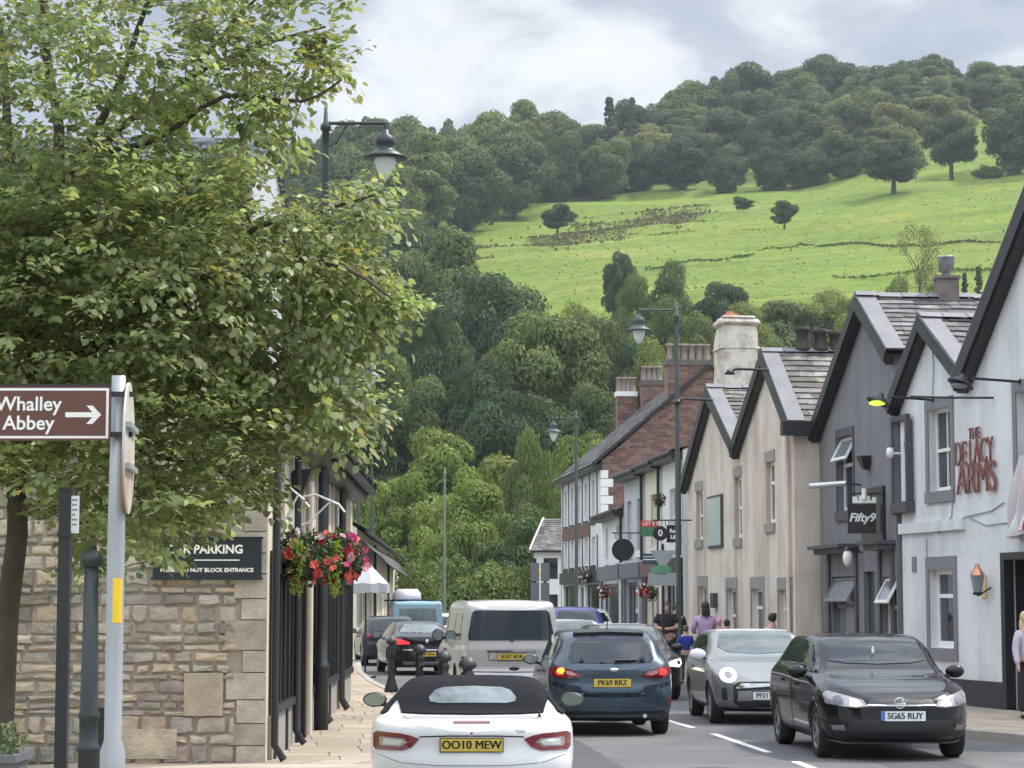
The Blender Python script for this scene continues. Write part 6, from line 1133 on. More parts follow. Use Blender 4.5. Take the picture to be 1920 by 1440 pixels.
class Car:
    def __init__(s, name, L, W, top, belt, ratio, mat, loc, rz, label, cat='car', zb=0.20, rear=(.42, 3.2), front=(.75, 2.6), bulge_r=(), bulge_f=(), axles=(.72, 3.3), wr=.315, arch=.37, taper=.95, nst=74, group=None, crown=.90, tw=.20):
        s.root = empty(name, (loc[0], loc[1], 0), rz, label, cat, group); s.L, s.W = L, W
        ys_ = np.concatenate([[0.0, .012, .03, .06], np.linspace(.1, L - .1, nst), [L - .06, L - .03, L - .012, L]])
        def wid(y):
            a = min(1, y / rear[0]); b = min(1, (L - y) / front[0]); f = (1 - (1 - a) ** rear[1]) ** (1 / rear[1]) * (1 - (1 - b) ** front[1]) ** (1 / front[1]); return W / 2 * f
        zt = pchip([p[0] for p in top], [p[1] for p in top], ys_); zs = pchip([p[0] for p in belt], [p[1] for p in belt], ys_); ra = pchip([p[0] for p in ratio], [p[1] for p in ratio], ys_)
        NP = 11; rings = []
        for y, t_, b_, r_ in zip(ys_, zt, zs, ra):
            w_ = wid(y); b_ = min(b_, t_ - .015); z0 = zb + (.05 if y < .25 or y > L - .3 else 0); wr_ = w_ * r_; te = b_ + (t_ - b_) * crown
            ctl = [(w_ * .84, z0), (w_ * taper, z0 + .10), (w_ * .99, z0 + (b_ - z0) * .36), (w_, z0 + (b_ - z0) * .62), (w_ * .99, b_ - (b_ - z0) * .12), (w_ * .955, b_), (w_ * .955 * .45 + wr_ * .55 + .012, b_ + (te - b_) * .55), (wr_, te), (wr_ * .78, b_ + (t_ - b_) * .97), (wr_ * .40, b_ + (t_ - b_) * .995), (0, t_)]
            P = []
            for i in range(NP - 1):
                p0, p1, p2, p3 = ctl[max(i - 1, 0)], ctl[i], ctl[i + 1], ctl[i + 2] if i + 2 < NP else (-ctl[NP - 2][0], ctl[NP - 2][1])
                for k in range(3):
                    u = k / 3; P.append(tuple(.5 * ((2 * p1[c]) + (p2[c] - p0[c]) * u + (2 * p0[c] - 5 * p1[c] + 4 * p2[c] - p3[c]) * u * u + (3 * p1[c] - p0[c] - 3 * p2[c] + p3[c]) * u ** 3) for c in (0, 1)))
            P.append(ctl[-1]); rings.append([(x, z) for x, z in P] + [(-x, z) for x, z in reversed(P[:-1])])
        n = len(rings[0]); vs = []
        for y, rg in zip(ys_, rings):
            for x, z in rg:
                dy = 0
                if bulge_r: dy -= float(np.interp(z, [q[0] for q in bulge_r], [q[1] for q in bulge_r])) * max(0, 1 - y / .9)
                if bulge_f: dy += float(np.interp(z, [q[0] for q in bulge_f], [q[1] for q in bulge_f])) * max(0, 1 - (L - y) / .9)
                vs.append((x, y - L / 2 + dy, z))
        m = len(ys_); fs = [(i * n + j, (i + 1) * n + j, (i + 1) * n + (j + 1) % n, i * n + (j + 1) % n) for i in range(m - 1) for j in range(n)]
        fs = [tuple(reversed(f)) for f in fs]
        mb = MB(); mb.add(vs, fs, 0, True); s.bvh = BVHTree.FromPolygons([Vector(v) for v in vs], fs)
        o = mb.build('tmp_body', [mat, M_blk]); bm = bmesh.new(); bm.from_mesh(o.data); bmesh.ops.remove_doubles(bm, verts=bm.verts, dist=1e-4); bmesh.ops.recalc_face_normals(bm, faces=bm.faces); bm.to_mesh(o.data); bm.free()
        c = MB()
        for ay in axles:
            for sx in (-1, 1): c.cyl((sx * (W / 2 - .27), ay - L / 2, wr + .005), (sx * (W / 2 + .3), ay - L / 2, wr + .005), arch, n=36, mi=1)
        co = c.build('tmp_cut', [mat, M_blk]); bm = bmesh.new(); bm.from_mesh(co.data); bmesh.ops.remove_doubles(bm, verts=bm.verts, dist=1e-5); bmesh.ops.recalc_face_normals(bm, faces=bm.faces); bm.to_mesh(co.data); bm.free()
        md = o.modifiers.new('cut', 'BOOLEAN'); md.operation = 'DIFFERENCE'; md.object = co; md.solver = 'EXACT'; bpy.context.view_layer.update()
        me = bpy.data.meshes.new_from_object(o.evaluated_get(bpy.context.evaluated_depsgraph_get())); me.name = 'body'
        bpy.data.objects.remove(o); bpy.data.objects.remove(co)
        bo = bpy.data.objects.new('body', me); COL.objects.link(bo); bo.parent = s.root; s.body = bo
        for ay in axles:
            for sx in (-1, 1): s.wheel(sx, ay, wr, tw)
    def wheel(s, sx, ay, r, tw):
        m = MB(); cx = sx * (s.W / 2 - .03 - tw / 2); R_ = Matrix.Translation((cx, ay - s.L / 2, r)) @ Matrix.Rotation(pi / 2 * sx, 4, 'Y')
        m.lathe([(r * .64, -tw / 2), (r * .93, -tw / 2), (r, -tw * .36), (r, tw * .36), (r * .93, tw / 2), (r * .68, tw / 2), (r * .66, tw * .42)], n=32, M=R_); w_ = m.build('wheel', M_tyre, s.root)
        g = MB(); g.lathe([(r * .67, tw * .44), (r * .64, tw * .46), (r * .60, tw * .40), (r * .58, tw * .05), (0, .02)], n=32, mi=1, M=R_)
        for k in range(5):
            a = 2 * pi * k / 5 + .3; ca, sa = cos(a), sin(a); P = lambda rr, q, z: (rr * ca - q * sa, rr * sa + q * ca, z)
            g.add([P(r * .08, -r * .11, tw * .42), P(r * .63, -r * .07, tw * .44), P(r * .63, r * .07, tw * .44), P(r * .08, r * .11, tw * .42), P(r * .08, -r * .11, tw * .2), P(r * .63, -r * .07, tw * .2), P(r * .63, r * .07, tw * .2), P(r * .08, r * .11, tw * .2)], [(0, 1, 2, 3), (0, 4, 5, 1), (3, 2, 6, 7)], 0, False, R_)
        g.lathe([(r * .14, tw * .40), (r * .12, tw * .45), (0, tw * .46)], n=14, M=R_); g.lathe([(r * .67, tw * .45), (r * .60, tw * .47), (r * .585, tw * .43)], n=32, M=R_)
        g.build('rim', [M_rim, M_blk], w_)
    def hit(s, side, a, b):
        y0 = s.L / 2
        if side in ('rear', 'front') and abs(a) < .03: a = .03
        if side == 'rear': o_, d_ = Vector((a, -y0 - 2, b)), Vector((0, 1, 0))
        elif side == 'front': o_, d_ = Vector((a, y0 + 2, b)), Vector((0, -1, 0))
        elif side == 'right': o_, d_ = Vector((3, a - y0, b)), Vector((-1, 0, 0))
        elif side == 'left': o_, d_ = Vector((-3, a - y0, b)), Vector((1, 0, 0))
        else: o_, d_ = Vector((a, b - y0, 4)), Vector((0, 0, -1))
        h = s.bvh.ray_cast(o_, d_)
        if h[0] is None:
            h = s.bvh.find_nearest(o_ + d_ * 2.2); return h[0], -d_
        return h[0], (h[1] if h[1].dot(d_) < 0 else -h[1])
    def panel(s, side, poly, mat, name='panel', off=.006, step=.07, mirror=False, half=False, parent=None, rim=True):
        # a piece that follows the body surface; outline given in that side's own plane
        if half: poly = list(poly) + [(-x, z) for x, z in reversed(poly) if x > 1e-6]
        out_ = []
        for pl, sd_ in ([(poly, side)] + ([([(-x, z) for x, z in poly], side)] if mirror and side in ('rear', 'front', 'top') else []) + ([(poly, 'left')] if mirror and side == 'right' else [])):
            d = []; n = len(pl)
            for i in range(n):
                a, b = Vector(pl[i]), Vector(pl[(i + 1) % n]); k = max(1, int((b - a).length / step)); d += [tuple(a.lerp(b, j / k)) for j in range(k)]
            x0, x1, z0, z1 = min(p[0] for p in d), max(p[0] for p in d), min(p[1] for p in d), max(p[1] for p in d)
            ex = [(x, z) for x in np.arange(x0 + step * .5, x1, step) for z in np.arange(z0 + step * .5, z1, step) if inpoly((x, z), d) and min((Vector((x, z)) - Vector(q)).length for q in d) > step * .4]
            V, T = cdt(d, (), ex); P = []; Nn = []
            for v in V: p, q = s.hit(sd_, v.x, v.y); P.append(p + q * off); Nn.append(q)
            mb = MB()
            if sd_ in ('front', 'left'): T = [t_[::-1] for t_ in T]
            mb.add(P, T, 0, True)
            if rim:
                k = len(d); mb.add([P[i] for i in range(k)] + [P[i] - Nn[i] * (off + .004) for i in range(k)], [(i, (i + 1) % k, k + (i + 1) % k, k + i) for i in range(k)], 0)
            out_.append(mb.build(name, mat, parent or s.root))
        return out_
    def seam(s, side, pts, w_=.008, mat=None, mirror=True, name='panel_gap', off=.0025):
        for sd_ in ([side, 'left'] if mirror and side == 'right' else [side]):
            mb = MB(); P = []
            dn = []
            for a, b in zip(pts[:-1], pts[1:]):
                k = max(1, int(hypot(b[0] - a[0], b[1] - a[1]) / .06)); dn += [(a[0] + (b[0] - a[0]) * j / k, a[1] + (b[1] - a[1]) * j / k) for j in range(k)]
            dn.append(pts[-1]); L_ = []
            for i, q in enumerate(dn):
                a, b = dn[max(i - 1, 0)], dn[min(i + 1, len(dn) - 1)]; t_ = Vector((b[0] - a[0], b[1] - a[1])).normalized(); n_ = Vector((-t_.y, t_.x)) * w_ / 2
                for sg in (1, -1): p, q_ = s.hit(sd_, q[0] + sg * n_.x, q[1] + sg * n_.y); L_.append(p + q_ * off)
            mb.add(L_, [(2 * i, 2 * i + 1, 2 * i + 3, 2 * i + 2) for i in range(len(dn) - 1)], 0, True); mb.build(name, mat or M_seam, s.root)
    def plate(s, side, z, txt, yellow=True, w_=.52, h=.112, blue=False, size=.088, tilt=0.0, align='CENTER'):
        sg = -1 if side == 'rear' else 1; p, n = s.hit(side, 0, z); y = p.y + sg * .022
        e = MB(); e.box((-w_ / 2, -.008, -h / 2), (w_ / 2, .008, h / 2), 0); e.box((-w_ / 2 - .008, .001, -h / 2 - .008), (w_ / 2 + .008, .009, h / 2 + .008), 2)
        if blue: e.box((-w_ / 2, -.0088, -h / 2), (-w_ / 2 + .045, -.0081, h / 2), 1)
        o = e.build('number_plate', [M_py if yellow else M_pw, M_pb, M_blk], s.root); o.location = (0, y, z); o.rotation_euler = (0, 0, 0 if side == 'rear' else pi); o.rotation_euler.x = tilt
        text_mesh(txt, size * 1.18, M_seam, o, ((.02 if blue else 0) if align == 'CENTER' else -w_ / 2 + .03, -.0100, 0), ext=.0012, off=.0, sx=.92, align=align, bold=.0032)
    def mirror(s, y, z, mat, glass=True, xo=None, r=(.11, .07, .075), ang=0.0):
        for sx in (-1, 1):
            p, n = s.hit('right' if sx > 0 else 'left', y, z - .05); x = (abs(p.x) + .13) if xo is None else xo
            m = MB(); m.ell((sx * x, y - s.L / 2, z), r, 14, 10); m.tube([(sx * (abs(p.x) - .03), y - s.L / 2 + .02, z - .06), (sx * x, y - s.L / 2, z - .04)], .022, 8, 1); o = m.build('door_mirror', [mat, M_blk], s.root)
            if glass: g = MB(); g.lathe([(0, 0), (.92, 0), (.92, .02)], n=18, smooth=False, M=Matrix.Translation((sx * x, y - s.L / 2 - r[1] * 1.03, z)) @ Matrix.Scale(r[0] * .93, 4, (1, 0, 0)) @ Matrix.Scale(r[2] * .85, 4, (0, 0, 1)) @ Matrix.Rotation(pi / 2, 4, 'X') @ Matrix.Scale(.02, 4, (0, 0, 1))); g.build('mirror_glass', M_mirr, o)
    def handle(s, y, z, mat):
        for sd_ in ('right', 'left'): s.panel(sd_, [(y - .09, z - .018), (y + .09, z - .018), (y + .09, z + .018), (y - .09, z + .018)], mat, 'door_handle', off=.03, step=.06)
RHW = lambda x, y, z: None
def hatch(name, loc, rz, label, mat, L=4.0, W=1.74, H=1.46, detail='generic', roofmat=None, group=None, glass=None, rack=False):
    # ordinary five door hatchback, front at +y
    k = H / 1.46
    c = Car(name, L, W, [(0, .90 * k), (.06, .96 * k), (.22, 1.13 * k), (.46, 1.36 * k), (.85, 1.44 * k), (1.7, 1.46 * k), (2.3, 1.42 * k), (L - 1.32, 1.10 * k), (L - 1.10, 1.0 * k), (L - .6, .91 * k), (L - .2, .78 * k), (L, .66 * k)],
        [(0, .88 * k), (.3, .98 * k), (1.0, .98 * k), (2.4, .94 * k), (L - 1.2, .92 * k), (L - .5, .80 * k), (L, .62 * k)], [(0, .70), (.45, .70), (.9, .73), (2.2, .74), (L - 1.25, .76), (L - .8, .80), (L, .70)], mat, loc, rz, label,
        axles=(.70, L - .82), bulge_r=[(.2, .02), (.45, .05), (.62, .05), (.75, 0), (.9, 0), (1.0, .02), (1.3, -.02)], bulge_f=[(.2, .0), (.4, .04), (.6, .02), (.8, 0)], group=group)
    g = glass or M_cglass
    side = [(L - 1.20, .99 * k), (L - 1.72, 1.30 * k), (L - 2.1, 1.37 * k), (1.2, 1.38 * k), (.80, 1.33 * k), (.58, 1.10 * k), (.75, 1.03 * k)]
    c.panel('right', side, g, 'side_window', mirror=True)
    c.seam('right', [(1.95, .30), (1.92, 1.0 * k), (1.90, 1.38 * k)], .03, M_blk, name='door_pillar', off=.009); c.seam('right', [(1.95, .28), (1.93, .98 * k)]); c.seam('right', [(L - 1.28, .34), (L - 1.22, .95 * k)]); c.seam('right', [(.98, .68), (.92, 1.0 * k)]); c.seam('right', [(1.0, .27), (L - 1.25, .27)], .05, M_blk, name='sill_trim')
    c.handle(1.25, .86 * k, mat); c.handle(2.25, .84 * k, mat)
    ws = [(0, L - 1.30), (.40, L - 1.33), (.60, L - 1.40), (.535, L - 1.72), (.50, L - 1.92), (0, L - 1.86)]
    c.panel('top', ws, g, 'windscreen', half=True, off=.007)
    rw = [(0, 1.365 * k), (.44, 1.35 * k), (.545, 1.25 * k), (.60, 1.06 * k), (.56, 1.0 * k), (0, .99 * k)]
    c.panel('rear', rw, g, 'rear_window', half=True)
    c.mirror(L - 1.42, 1.0 * k, mat, r=(.12, .06, .08))
    return c
# --- the white soft top in front
M_wp = paint('white_paint', (0.78, 0.785, 0.79)); M_soft = pm('soft_top', (0.013, 0.014, 0.017), 0.9, 0.12, 40, 0.2, 180, spec=.12)
L = 4.05; c = Car('convertible', L, 1.75, [(0, .80), (.05, .86), (.20, .90), (.62, .905), (.80, .925), (1.05, 1.10), (1.35, 1.205), (1.75, 1.235), (2.1, 1.20), (2.35, 1.12), (2.75, .93), (3.3, .84), (3.8, .70), (L, .58)],
    [(0, .77), (.25, .86), (.8, .89), (1.8, .86), (2.8, .83), (3.5, .74), (L, .52)], [(0, .80), (.5, .76), (.8, .74), (1.2, .66), (2.2, .66), (2.8, .78), (L, .72)], M_wp, (-.36, 21.50), radians(.6), 'white two seat convertible with a black soft top, nearest car in the queue',
    axles=(.80, 3.12), wr=.31, arch=.365, rear=(.62, 2.5), bulge_r=[(.2, -.05), (.35, .02), (.52, .05), (.66, .015), (.78, .035), (.88, .03)], front=(.9, 2.4), crown=.88)
top = [(0, .70), (.42, .735), (.62, .80), (.655, 1.0), (.635, 1.5), (.60, 2.06), (.50, 2.22), (0, 2.28)]
c.panel('top', top, M_soft, 'soft_top', half=True, off=.016, step=.06)
c.panel('right', [(.86, .91), (1.0, .98), (1.25, 1.12), (1.7, 1.17), (2.1, 1.14), (2.3, 1.05), (2.45, .93)], M_soft, 'soft_top_side', mirror=True, off=.016, step=.05); c.panel('right', [(1.35, .94), (1.42, 1.05), (1.8, 1.12), (2.1, 1.09), (2.36, .96)], M_cglass, 'side_window', mirror=True, off=.022)
M_vinyl = pm('rear_screen', (0.15, 0.18, 0.19), 0.08, 0.6, 2.5, spec=.5)
c.panel('rear', [(0, 1.145), (.26, 1.135), (.335, 1.11), (.385, 1.05), (.375, 1.015), (.30, .998), (0, 1.0)], M_vinyl, 'rear_screen', half=True, off=.024, step=.05)
c.panel('top', [(0, 2.36), (.5, 2.32), (.62, 2.45), (.66, 2.62), (0, 2.74)], M_cglass, 'windscreen', half=True)
TL = [(.44, .735), (.52, .765), (.60, .78), (.80, .79), (.835, .77), (.835, .655), (.81, .625), (.58, .625), (.50, .66)]
for o in c.panel('rear', TL, M_red, 'tail_light', mirror=True, off=.012, step=.05): pass
def rlamp(car, pts, mat, off, nm='lamp_lens'):
    for i, sx in enumerate((1, -1)): car.panel('rear', [(x * sx, z) for x, z in pts], mat, nm, off=off, step=.05, parent=[o for o in kids(car.root) if o.name.startswith('tail_light')][i])
rlamp(c, [(.535, .70), (.575, .735), (.76, .745), (.775, .735), (.775, .675), (.755, .66), (.60, .66)], pm('lens_grey', (0.36, 0.33, 0.33), 0.3, 0, coat=.5), .015); rlamp(c, [(.57, .70), (.59, .722), (.735, .73), (.745, .69), (.735, .675), (.61, .675)], M_clr if False else pm('lens_white', (0.62, 0.64, 0.60), 0.15, 0.1, 9, coat=1.0), .018, 'reversing_lens')
c.panel('rear', [(-.155, .868), (.155, .868), (.155, .885), (-.155, .885)], pm('brake_strip', (0.16, 0.008, 0.02), 0.3, 0, coat=1.0), 'high_brake_light', off=.01)
m = MB(); p, n = c.hit('rear', 0, .925); Mx = Matrix.Translation(p + n * .006) @ n.to_track_quat('Z', 'Y').to_matrix().to_4x4(); m.lathe([(0, 0), (.055, 0), (.05, .008), (0, .010)], n=20, M=Mx @ Matrix.Scale(.5, 4, (0, 1, 0))); m.build('badge', M_chrome, c.root)
c.seam('rear', [(-.44, .752), (-.2, .762), (.2, .762), (.44, .752)], .012, M_blk, False); c.seam('top', [(-.60, .70), (-.56, .34), (-.50, .13)], .007, M_lead, False); c.seam('top', [(.60, .70), (.56, .34), (.50, .13)], .007, M_lead, False); c.seam('rear', [(.84, .60), (.6, .52), (.3, .50), (-.3, .50), (-.6, .52), (-.84, .60)], .006, M_lead, False)
c.seam('right', [(1.38, .30), (1.34, .86)]); c.seam('right', [(2.62, .30), (2.58, .84)]); c.handle(1.55, .74, M_wp)
c.plate('rear', .682, 'OO10 MEW', size=.088); c.panel('rear', [(0, .22), (.62, .22), (.70, .40), (.55, .42), (0, .42)], M_blk, 'diffuser', half=True, off=.008)
c.mirror(2.36, .985, M_blk, xo=.93, r=(.115, .07, .075)); m = MB(); p, _ = c.hit('top', .58, .50); m.tube([p, p + Vector((0, -.02, .05))], [.014, .008], 8); m.build('aerial', M_blk, c.root)
c.root.scale.z = .935
text_mesh('SPIDER', .035, M_lead, c.root, (.40, c.hit('rear', .40, .80)[0].y - .006, .80), ext=.001, name='lettering')
# --- blue grey hatchback
M_bl = paint('blue_grey_paint', (0.045, 0.068, 0.092), 0.35, 0.3)
c = hatch('hatchback', (1.27, 34.15), radians(3.5), 'dark blue grey hatchback with its left indicator lit behind the white convertible', M_bl, 4.04, 1.75, 1.47)
kk = 1.47 / 1.46; c.panel('rear', [(0, 1.43), (.45, 1.415), (.50, 1.375), (0, 1.39)], M_blk, 'roof_spoiler', half=True, off=.05, step=.06)
TLF = [(.40, .835), (.50, .805), (.74, .795), (.83, .83), (.845, .90), (.80, .955), (.70, .955), (.56, .91)]
c.panel('rear', TLF, M_red, 'tail_light', mirror=True, off=.012, step=.05); rlamp(c, [(.47, .845), (.56, .835), (.64, .86), (.64, .905), (.57, .895)], pm('lens_pink', (0.55, 0.25, 0.25), 0.2, 0.2, 9, coat=1.0), .016); rlamp(c, [(.66, .84), (.75, .84), (.78, .88), (.74, .93), (.67, .92)], M_redlit, .017, 'brake_lens')
m = MB(); p, n = c.hit('rear', -.70, .90); m.ell(tuple(p + n * .02), (.055, .02, .042)); m.build('indicator', M_amb, c.root)
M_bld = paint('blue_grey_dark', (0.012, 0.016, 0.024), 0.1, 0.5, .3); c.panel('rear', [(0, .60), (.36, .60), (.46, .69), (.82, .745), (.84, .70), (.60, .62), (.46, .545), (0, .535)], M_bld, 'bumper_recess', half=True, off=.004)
c.panel('rear', [(0, .20), (.80, .22), (.84, .33), (.60, .34), (0, .34)], M_blk, 'bumper_lower', half=True, off=.012); c.panel('rear', [(0, .345), (.6, .35), (.86, .40), (.86, .42), (.6, .375), (0, .372)], M_bl, 'bumper_lip', half=True, off=.03); c.panel('rear', [(.77, .42), (.83, .43), (.835, .53), (.79, .52)], M_red, 'reflector', mirror=True, off=.012)
c.plate('rear', .735, 'PK69 RRZ'); m = MB(); p, n = c.hit('rear', .0, .91); m.ell(tuple(p + n * .004), (.065, .01, .028)); m.build('badge', M_chrome, c.root)
m = MB(); p0, n0 = c.hit('rear', .05, 1.02); p1, n1 = c.hit('rear', .36, 1.03); m.tube([p0 + n0 * .03, p1 + n1 * .02], [.022, .010], 6); m.build('wiper', M_blk, c.root); m = MB(); p, _ = c.hit('top', 0, .72); m.lathe([(.03, 0), (.02, .03), (0, .04)], tuple(p), 8); m.tube([p, p + Vector((0, -.12, .22))], [.01, .005], 6); m.build('aerial', M_blk, c.root)
m = MB(); m.cyl((.45, -2.06, .28), (.45, -1.9, .28), .03); m.build('exhaust', M_chrome, c.root)
# --- silver white van
M_vn = paint('silver_paint', (0.46, 0.45, 0.43), 0.25, 0.35); L = 4.75
c = Car('van', L, 1.92, [(0, 1.74), (.03, 1.80), (.10, 1.86), (.3, 1.90), (1.5, 1.92), (3.0, 1.90), (3.3, 1.82), (3.85, 1.28), (4.1, 1.16), (4.5, 1.0), (L, .78)], [(0, 1.08), (3.3, 1.08), (3.9, 1.06), (4.4, .92), (L, .7)], [(0, .86), (.4, .84), (3.3, .82), (3.9, .80), (L, .72)], M_vn, (-.32, 45.2), radians(7.5), 'silver white van with dark rear window and yellow plate in the queue', 'van', rear=(.16, 3.5), front=(.8, 2.6), axles=(.95, 3.85), wr=.33, arch=.39, bulge_r=[(.2, .0), (.3, .07), (.52, .08), (.60, .0), (1.0, .02), (1.15, 0), (1.8, -.10)], crown=.94, taper=.97)
c.panel('rear', [(-.66, 1.715), (.66, 1.715), (.72, 1.67), (.80, 1.22), (.78, 1.165), (-.78, 1.165), (-.80, 1.22), (-.72, 1.67)], M_cglass, 'rear_window', off=.024, step=.055); c.panel('right', [(2.95, 1.14), (3.55, 1.12), (3.15, 1.66), (2.95, 1.68)], M_cglass, 'cab_window', mirror=True); c.panel('right', [(.45, 1.16), (1.55, 1.16), (1.55, 1.66), (.5, 1.66)], M_cglass, 'side_window', mirror=True); c.panel('right', [(1.65, 1.16), (2.8, 1.15), (2.8, 1.67), (1.65, 1.67)], M_cglass, 'side_window', mirror=True)
c.panel('top', [(0, 3.80), (.6, 3.72), (.68, 3.5), (.62, 3.30), (0, 3.36)], M_cglass, 'windscreen', half=True)
c.panel('rear', [(.82, .72), (.915, .73), (.92, .87), (.82, .86)], M_red, 'tail_light', mirror=True, off=.01); rlamp(c, [(.82, .86), (.915, .87), (.915, 1.06), (.86, 1.07)], pm('lens_clear', (0.55, 0.54, 0.52), 0.2, 0.1, 9, coat=1.0), .014)
c.panel('rear', [(0, .78), (.42, .78), (.42, .80), (.44, .80), (.44, .96), (0, .96)], M_gtrim, 'plate_recess', half=True, off=.004); c.panel('rear', [(0, .80), (.415, .80), (.415, .93), (0, .93)], M_vn, 'plate_panel', half=True, off=.009); c.seam('rear', [(-.46, .965), (.46, .965)], .03, M_chrome, False, 'trim_strip', .02)
c.plate('rear', .862, 'SG07 BDK'); c.panel('rear', [(0, .56), (.90, .58), (.90, .60), (0, .585)], M_gtrim, 'bumper_step', half=True, off=.01); m = MB(); p, n = c.hit('rear', .05, .64); m.ell(tuple(p), (.10, .03, .035)); m.build('tow_cover', M_blk, c.root)
m = MB(); p0, n0 = c.hit('rear', 0, 1.14); p1, n1 = c.hit('rear', -.05, 1.19); m.tube([p0 + n0 * .03, p1 + n1 * .02], .015, 6); m.build('wiper', M_blk, c.root); c.mirror(3.45, 1.22, M_blk, r=(.12, .07, .13)); c.seam('right', [(2.88, .4), (2.86, 1.6)]); c.seam('right', [(1.6, .4), (1.6, 1.6)]); c.handle(2.72, .95, M_blk)
# --- black saloon and further queue
M_bk = paint('black_paint', (0.005, 0.0055, 0.007), 0.0, 0.2); M_bk2 = paint('black_paint_soft', (0.018, 0.019, 0.022), 0.2, 0.3)
L = 4.6; c = Car('saloon', L, 1.83, [(0, .88), (.06, .98), (.2, 1.03), (.5, 1.06), (.75, 1.12), (1.25, 1.32), (1.8, 1.40), (2.3, 1.40), (2.9, 1.26), (3.3, 1.04), (3.9, .92), (4.4, .76), (L, .62)], [(0, .85), (.3, .95), (1.2, .96), (3.0, .92), (3.9, .80), (L, .58)], [(0, .80), (.6, .74), (1.2, .66), (2.4, .68), (3.2, .76), (L, .72)], M_bk, (-2.6, 62.3), radians(9), 'black saloon with a red tail light in front of the silver van', 'car', rear=(.5, 2.8), axles=(.95, 3.75), wr=.33, arch=.385, bulge_r=[(.2, 0), (.45, .05), (.65, .03), (.8, 0), (.98, .04)])
c.panel('rear', [(0, 1.33), (.42, 1.31), (.56, 1.18), (.60, 1.10), (0, 1.09)], M_cglass_l, 'rear_window', half=True); c.panel('right', [(.95, 1.0), (1.15, 1.18), (1.7, 1.32), (2.3, 1.33), (2.8, 1.2), (3.1, 1.02)], M_cglass, 'side_window', mirror=True); c.panel('top', [(0, 3.2), (.55, 3.1), (.5, 2.65), (0, 2.7)], M_cglass, 'windscreen', half=True)
c.panel('rear', [(.42, .80), (.86, .80), (.88, .92), (.80, .95), (.62, .93), (.42, .86)], M_redlit, 'tail_light', mirror=True, off=.01); c.plate('rear', .55, 'PN18 XDA'); m = MB(); p, n = c.hit('rear', 0, .88); m.ell(tuple(p + n * .004), (.05, .012, .05)); m.build('badge', M_chrome, c.root); c.seam('rear', [(-.6, .66), (.6, .66)], .03, M_chrome, False, 'bumper_trim', .01); c.panel('rear', [(0, .24), (.6, .24), (.6, .36), (0, .36)], M_lead, 'diffuser', half=True, off=.01); c.mirror(3.0, 1.0, M_bk)
c = hatch('hatchback', (-3.9, 71.5), radians(8), 'black hatchback partly hidden to the left of the black saloon', M_bk2, 4.2, 1.8, 1.5); c.panel('rear', [(.55, .86), (.84, .84), (.85, .98), (.68, .98)], M_red, 'tail_light', mirror=True, off=.01); c.plate('rear', .66, 'PJ15 KLO')
# pale blue four by four with a roof box
M_lr = paint('pale_blue_paint', (0.23, 0.36, 0.42), 0.0, 0.4, .6); L = 4.4
c = Car('off_roader', L, 1.80, [(0, 1.86), (.05, 1.92), (.2, 1.96), (2.3, 1.97), (2.55, 1.90), (2.75, 1.28), (2.9, 1.20), (4.2, 1.14), (L, 1.0)], [(0, 1.12), (2.7, 1.12), (4.2, 1.06), (L, .9)], [(0, .90), (2.4, .90), (2.9, .88), (L, .85)], M_lr, (-3.42, 80.2), radians(6), 'pale blue boxy off roader with a white roof box, far along the queue', 'car', rear=(.10, 4), front=(.25, 4), axles=(.8, 3.4), wr=.39, arch=.45, zb=.45, crown=.96)
c.panel('rear', [(0, 1.72), (.62, 1.70), (.64, 1.24), (0, 1.24)], M_cglass_l, 'rear_window', half=True); c.panel('right', [(.3, 1.25), (2.5, 1.25), (2.3, 1.72), (.3, 1.72)], M_cglass, 'side_window', mirror=True); c.panel('rear', [(.70, .85), (.82, .85), (.82, 1.05), (.70, 1.05)], M_red, 'tail_light', mirror=True, off=.02); c.mirror(2.7, 1.35, M_blk); c.plate('rear', .75, 'F914 KRA')
e = empty('roof_box', (-3.62, 80.0, 2.02), radians(6), 'white roof box on black bars on top of the pale blue off roader', 'roof box'); m = MB(); m.add([(-.50, -1.0, 0), (.42, -1.0, 0), (.42, 1.0, 0), (-.50, 1.0, 0), (-.46, -.95, .22), (.38, -.95, .22), (.38, .9, .22), (-.46, .9, .22), (-.36, -.80, .36), (.28, -.80, .36), (.28, .6, .36), (-.36, .6, .36)], [(3, 2, 1, 0), (0, 1, 5, 4), (1, 2, 6, 5), (2, 3, 7, 6), (3, 0, 4, 7), (4, 5, 9, 8), (5, 6, 10, 9), (6, 7, 11, 10), (7, 4, 8, 11), (8, 9, 10, 11)], 0, True); m.build('shell', pm('roof_box_white', (0.66, 0.60, 0.66), 0.35, 0, coat=.5), e)
m = MB(); m.box((-.8, -.6, -.06), (.8, -.55, -.01)); m.box((-.8, .5, -.06), (.8, .55, -.01)); m.box((-.5, -1.0, -.06), (.42, 1.0, -.002)); m.build('bars', M_blk, e)
c = hatch('hatchback', (-2.9, 95), radians(7), 'white car farthest along the left queue beyond the off roader', M_wp, 4.0, 1.75, 1.5)
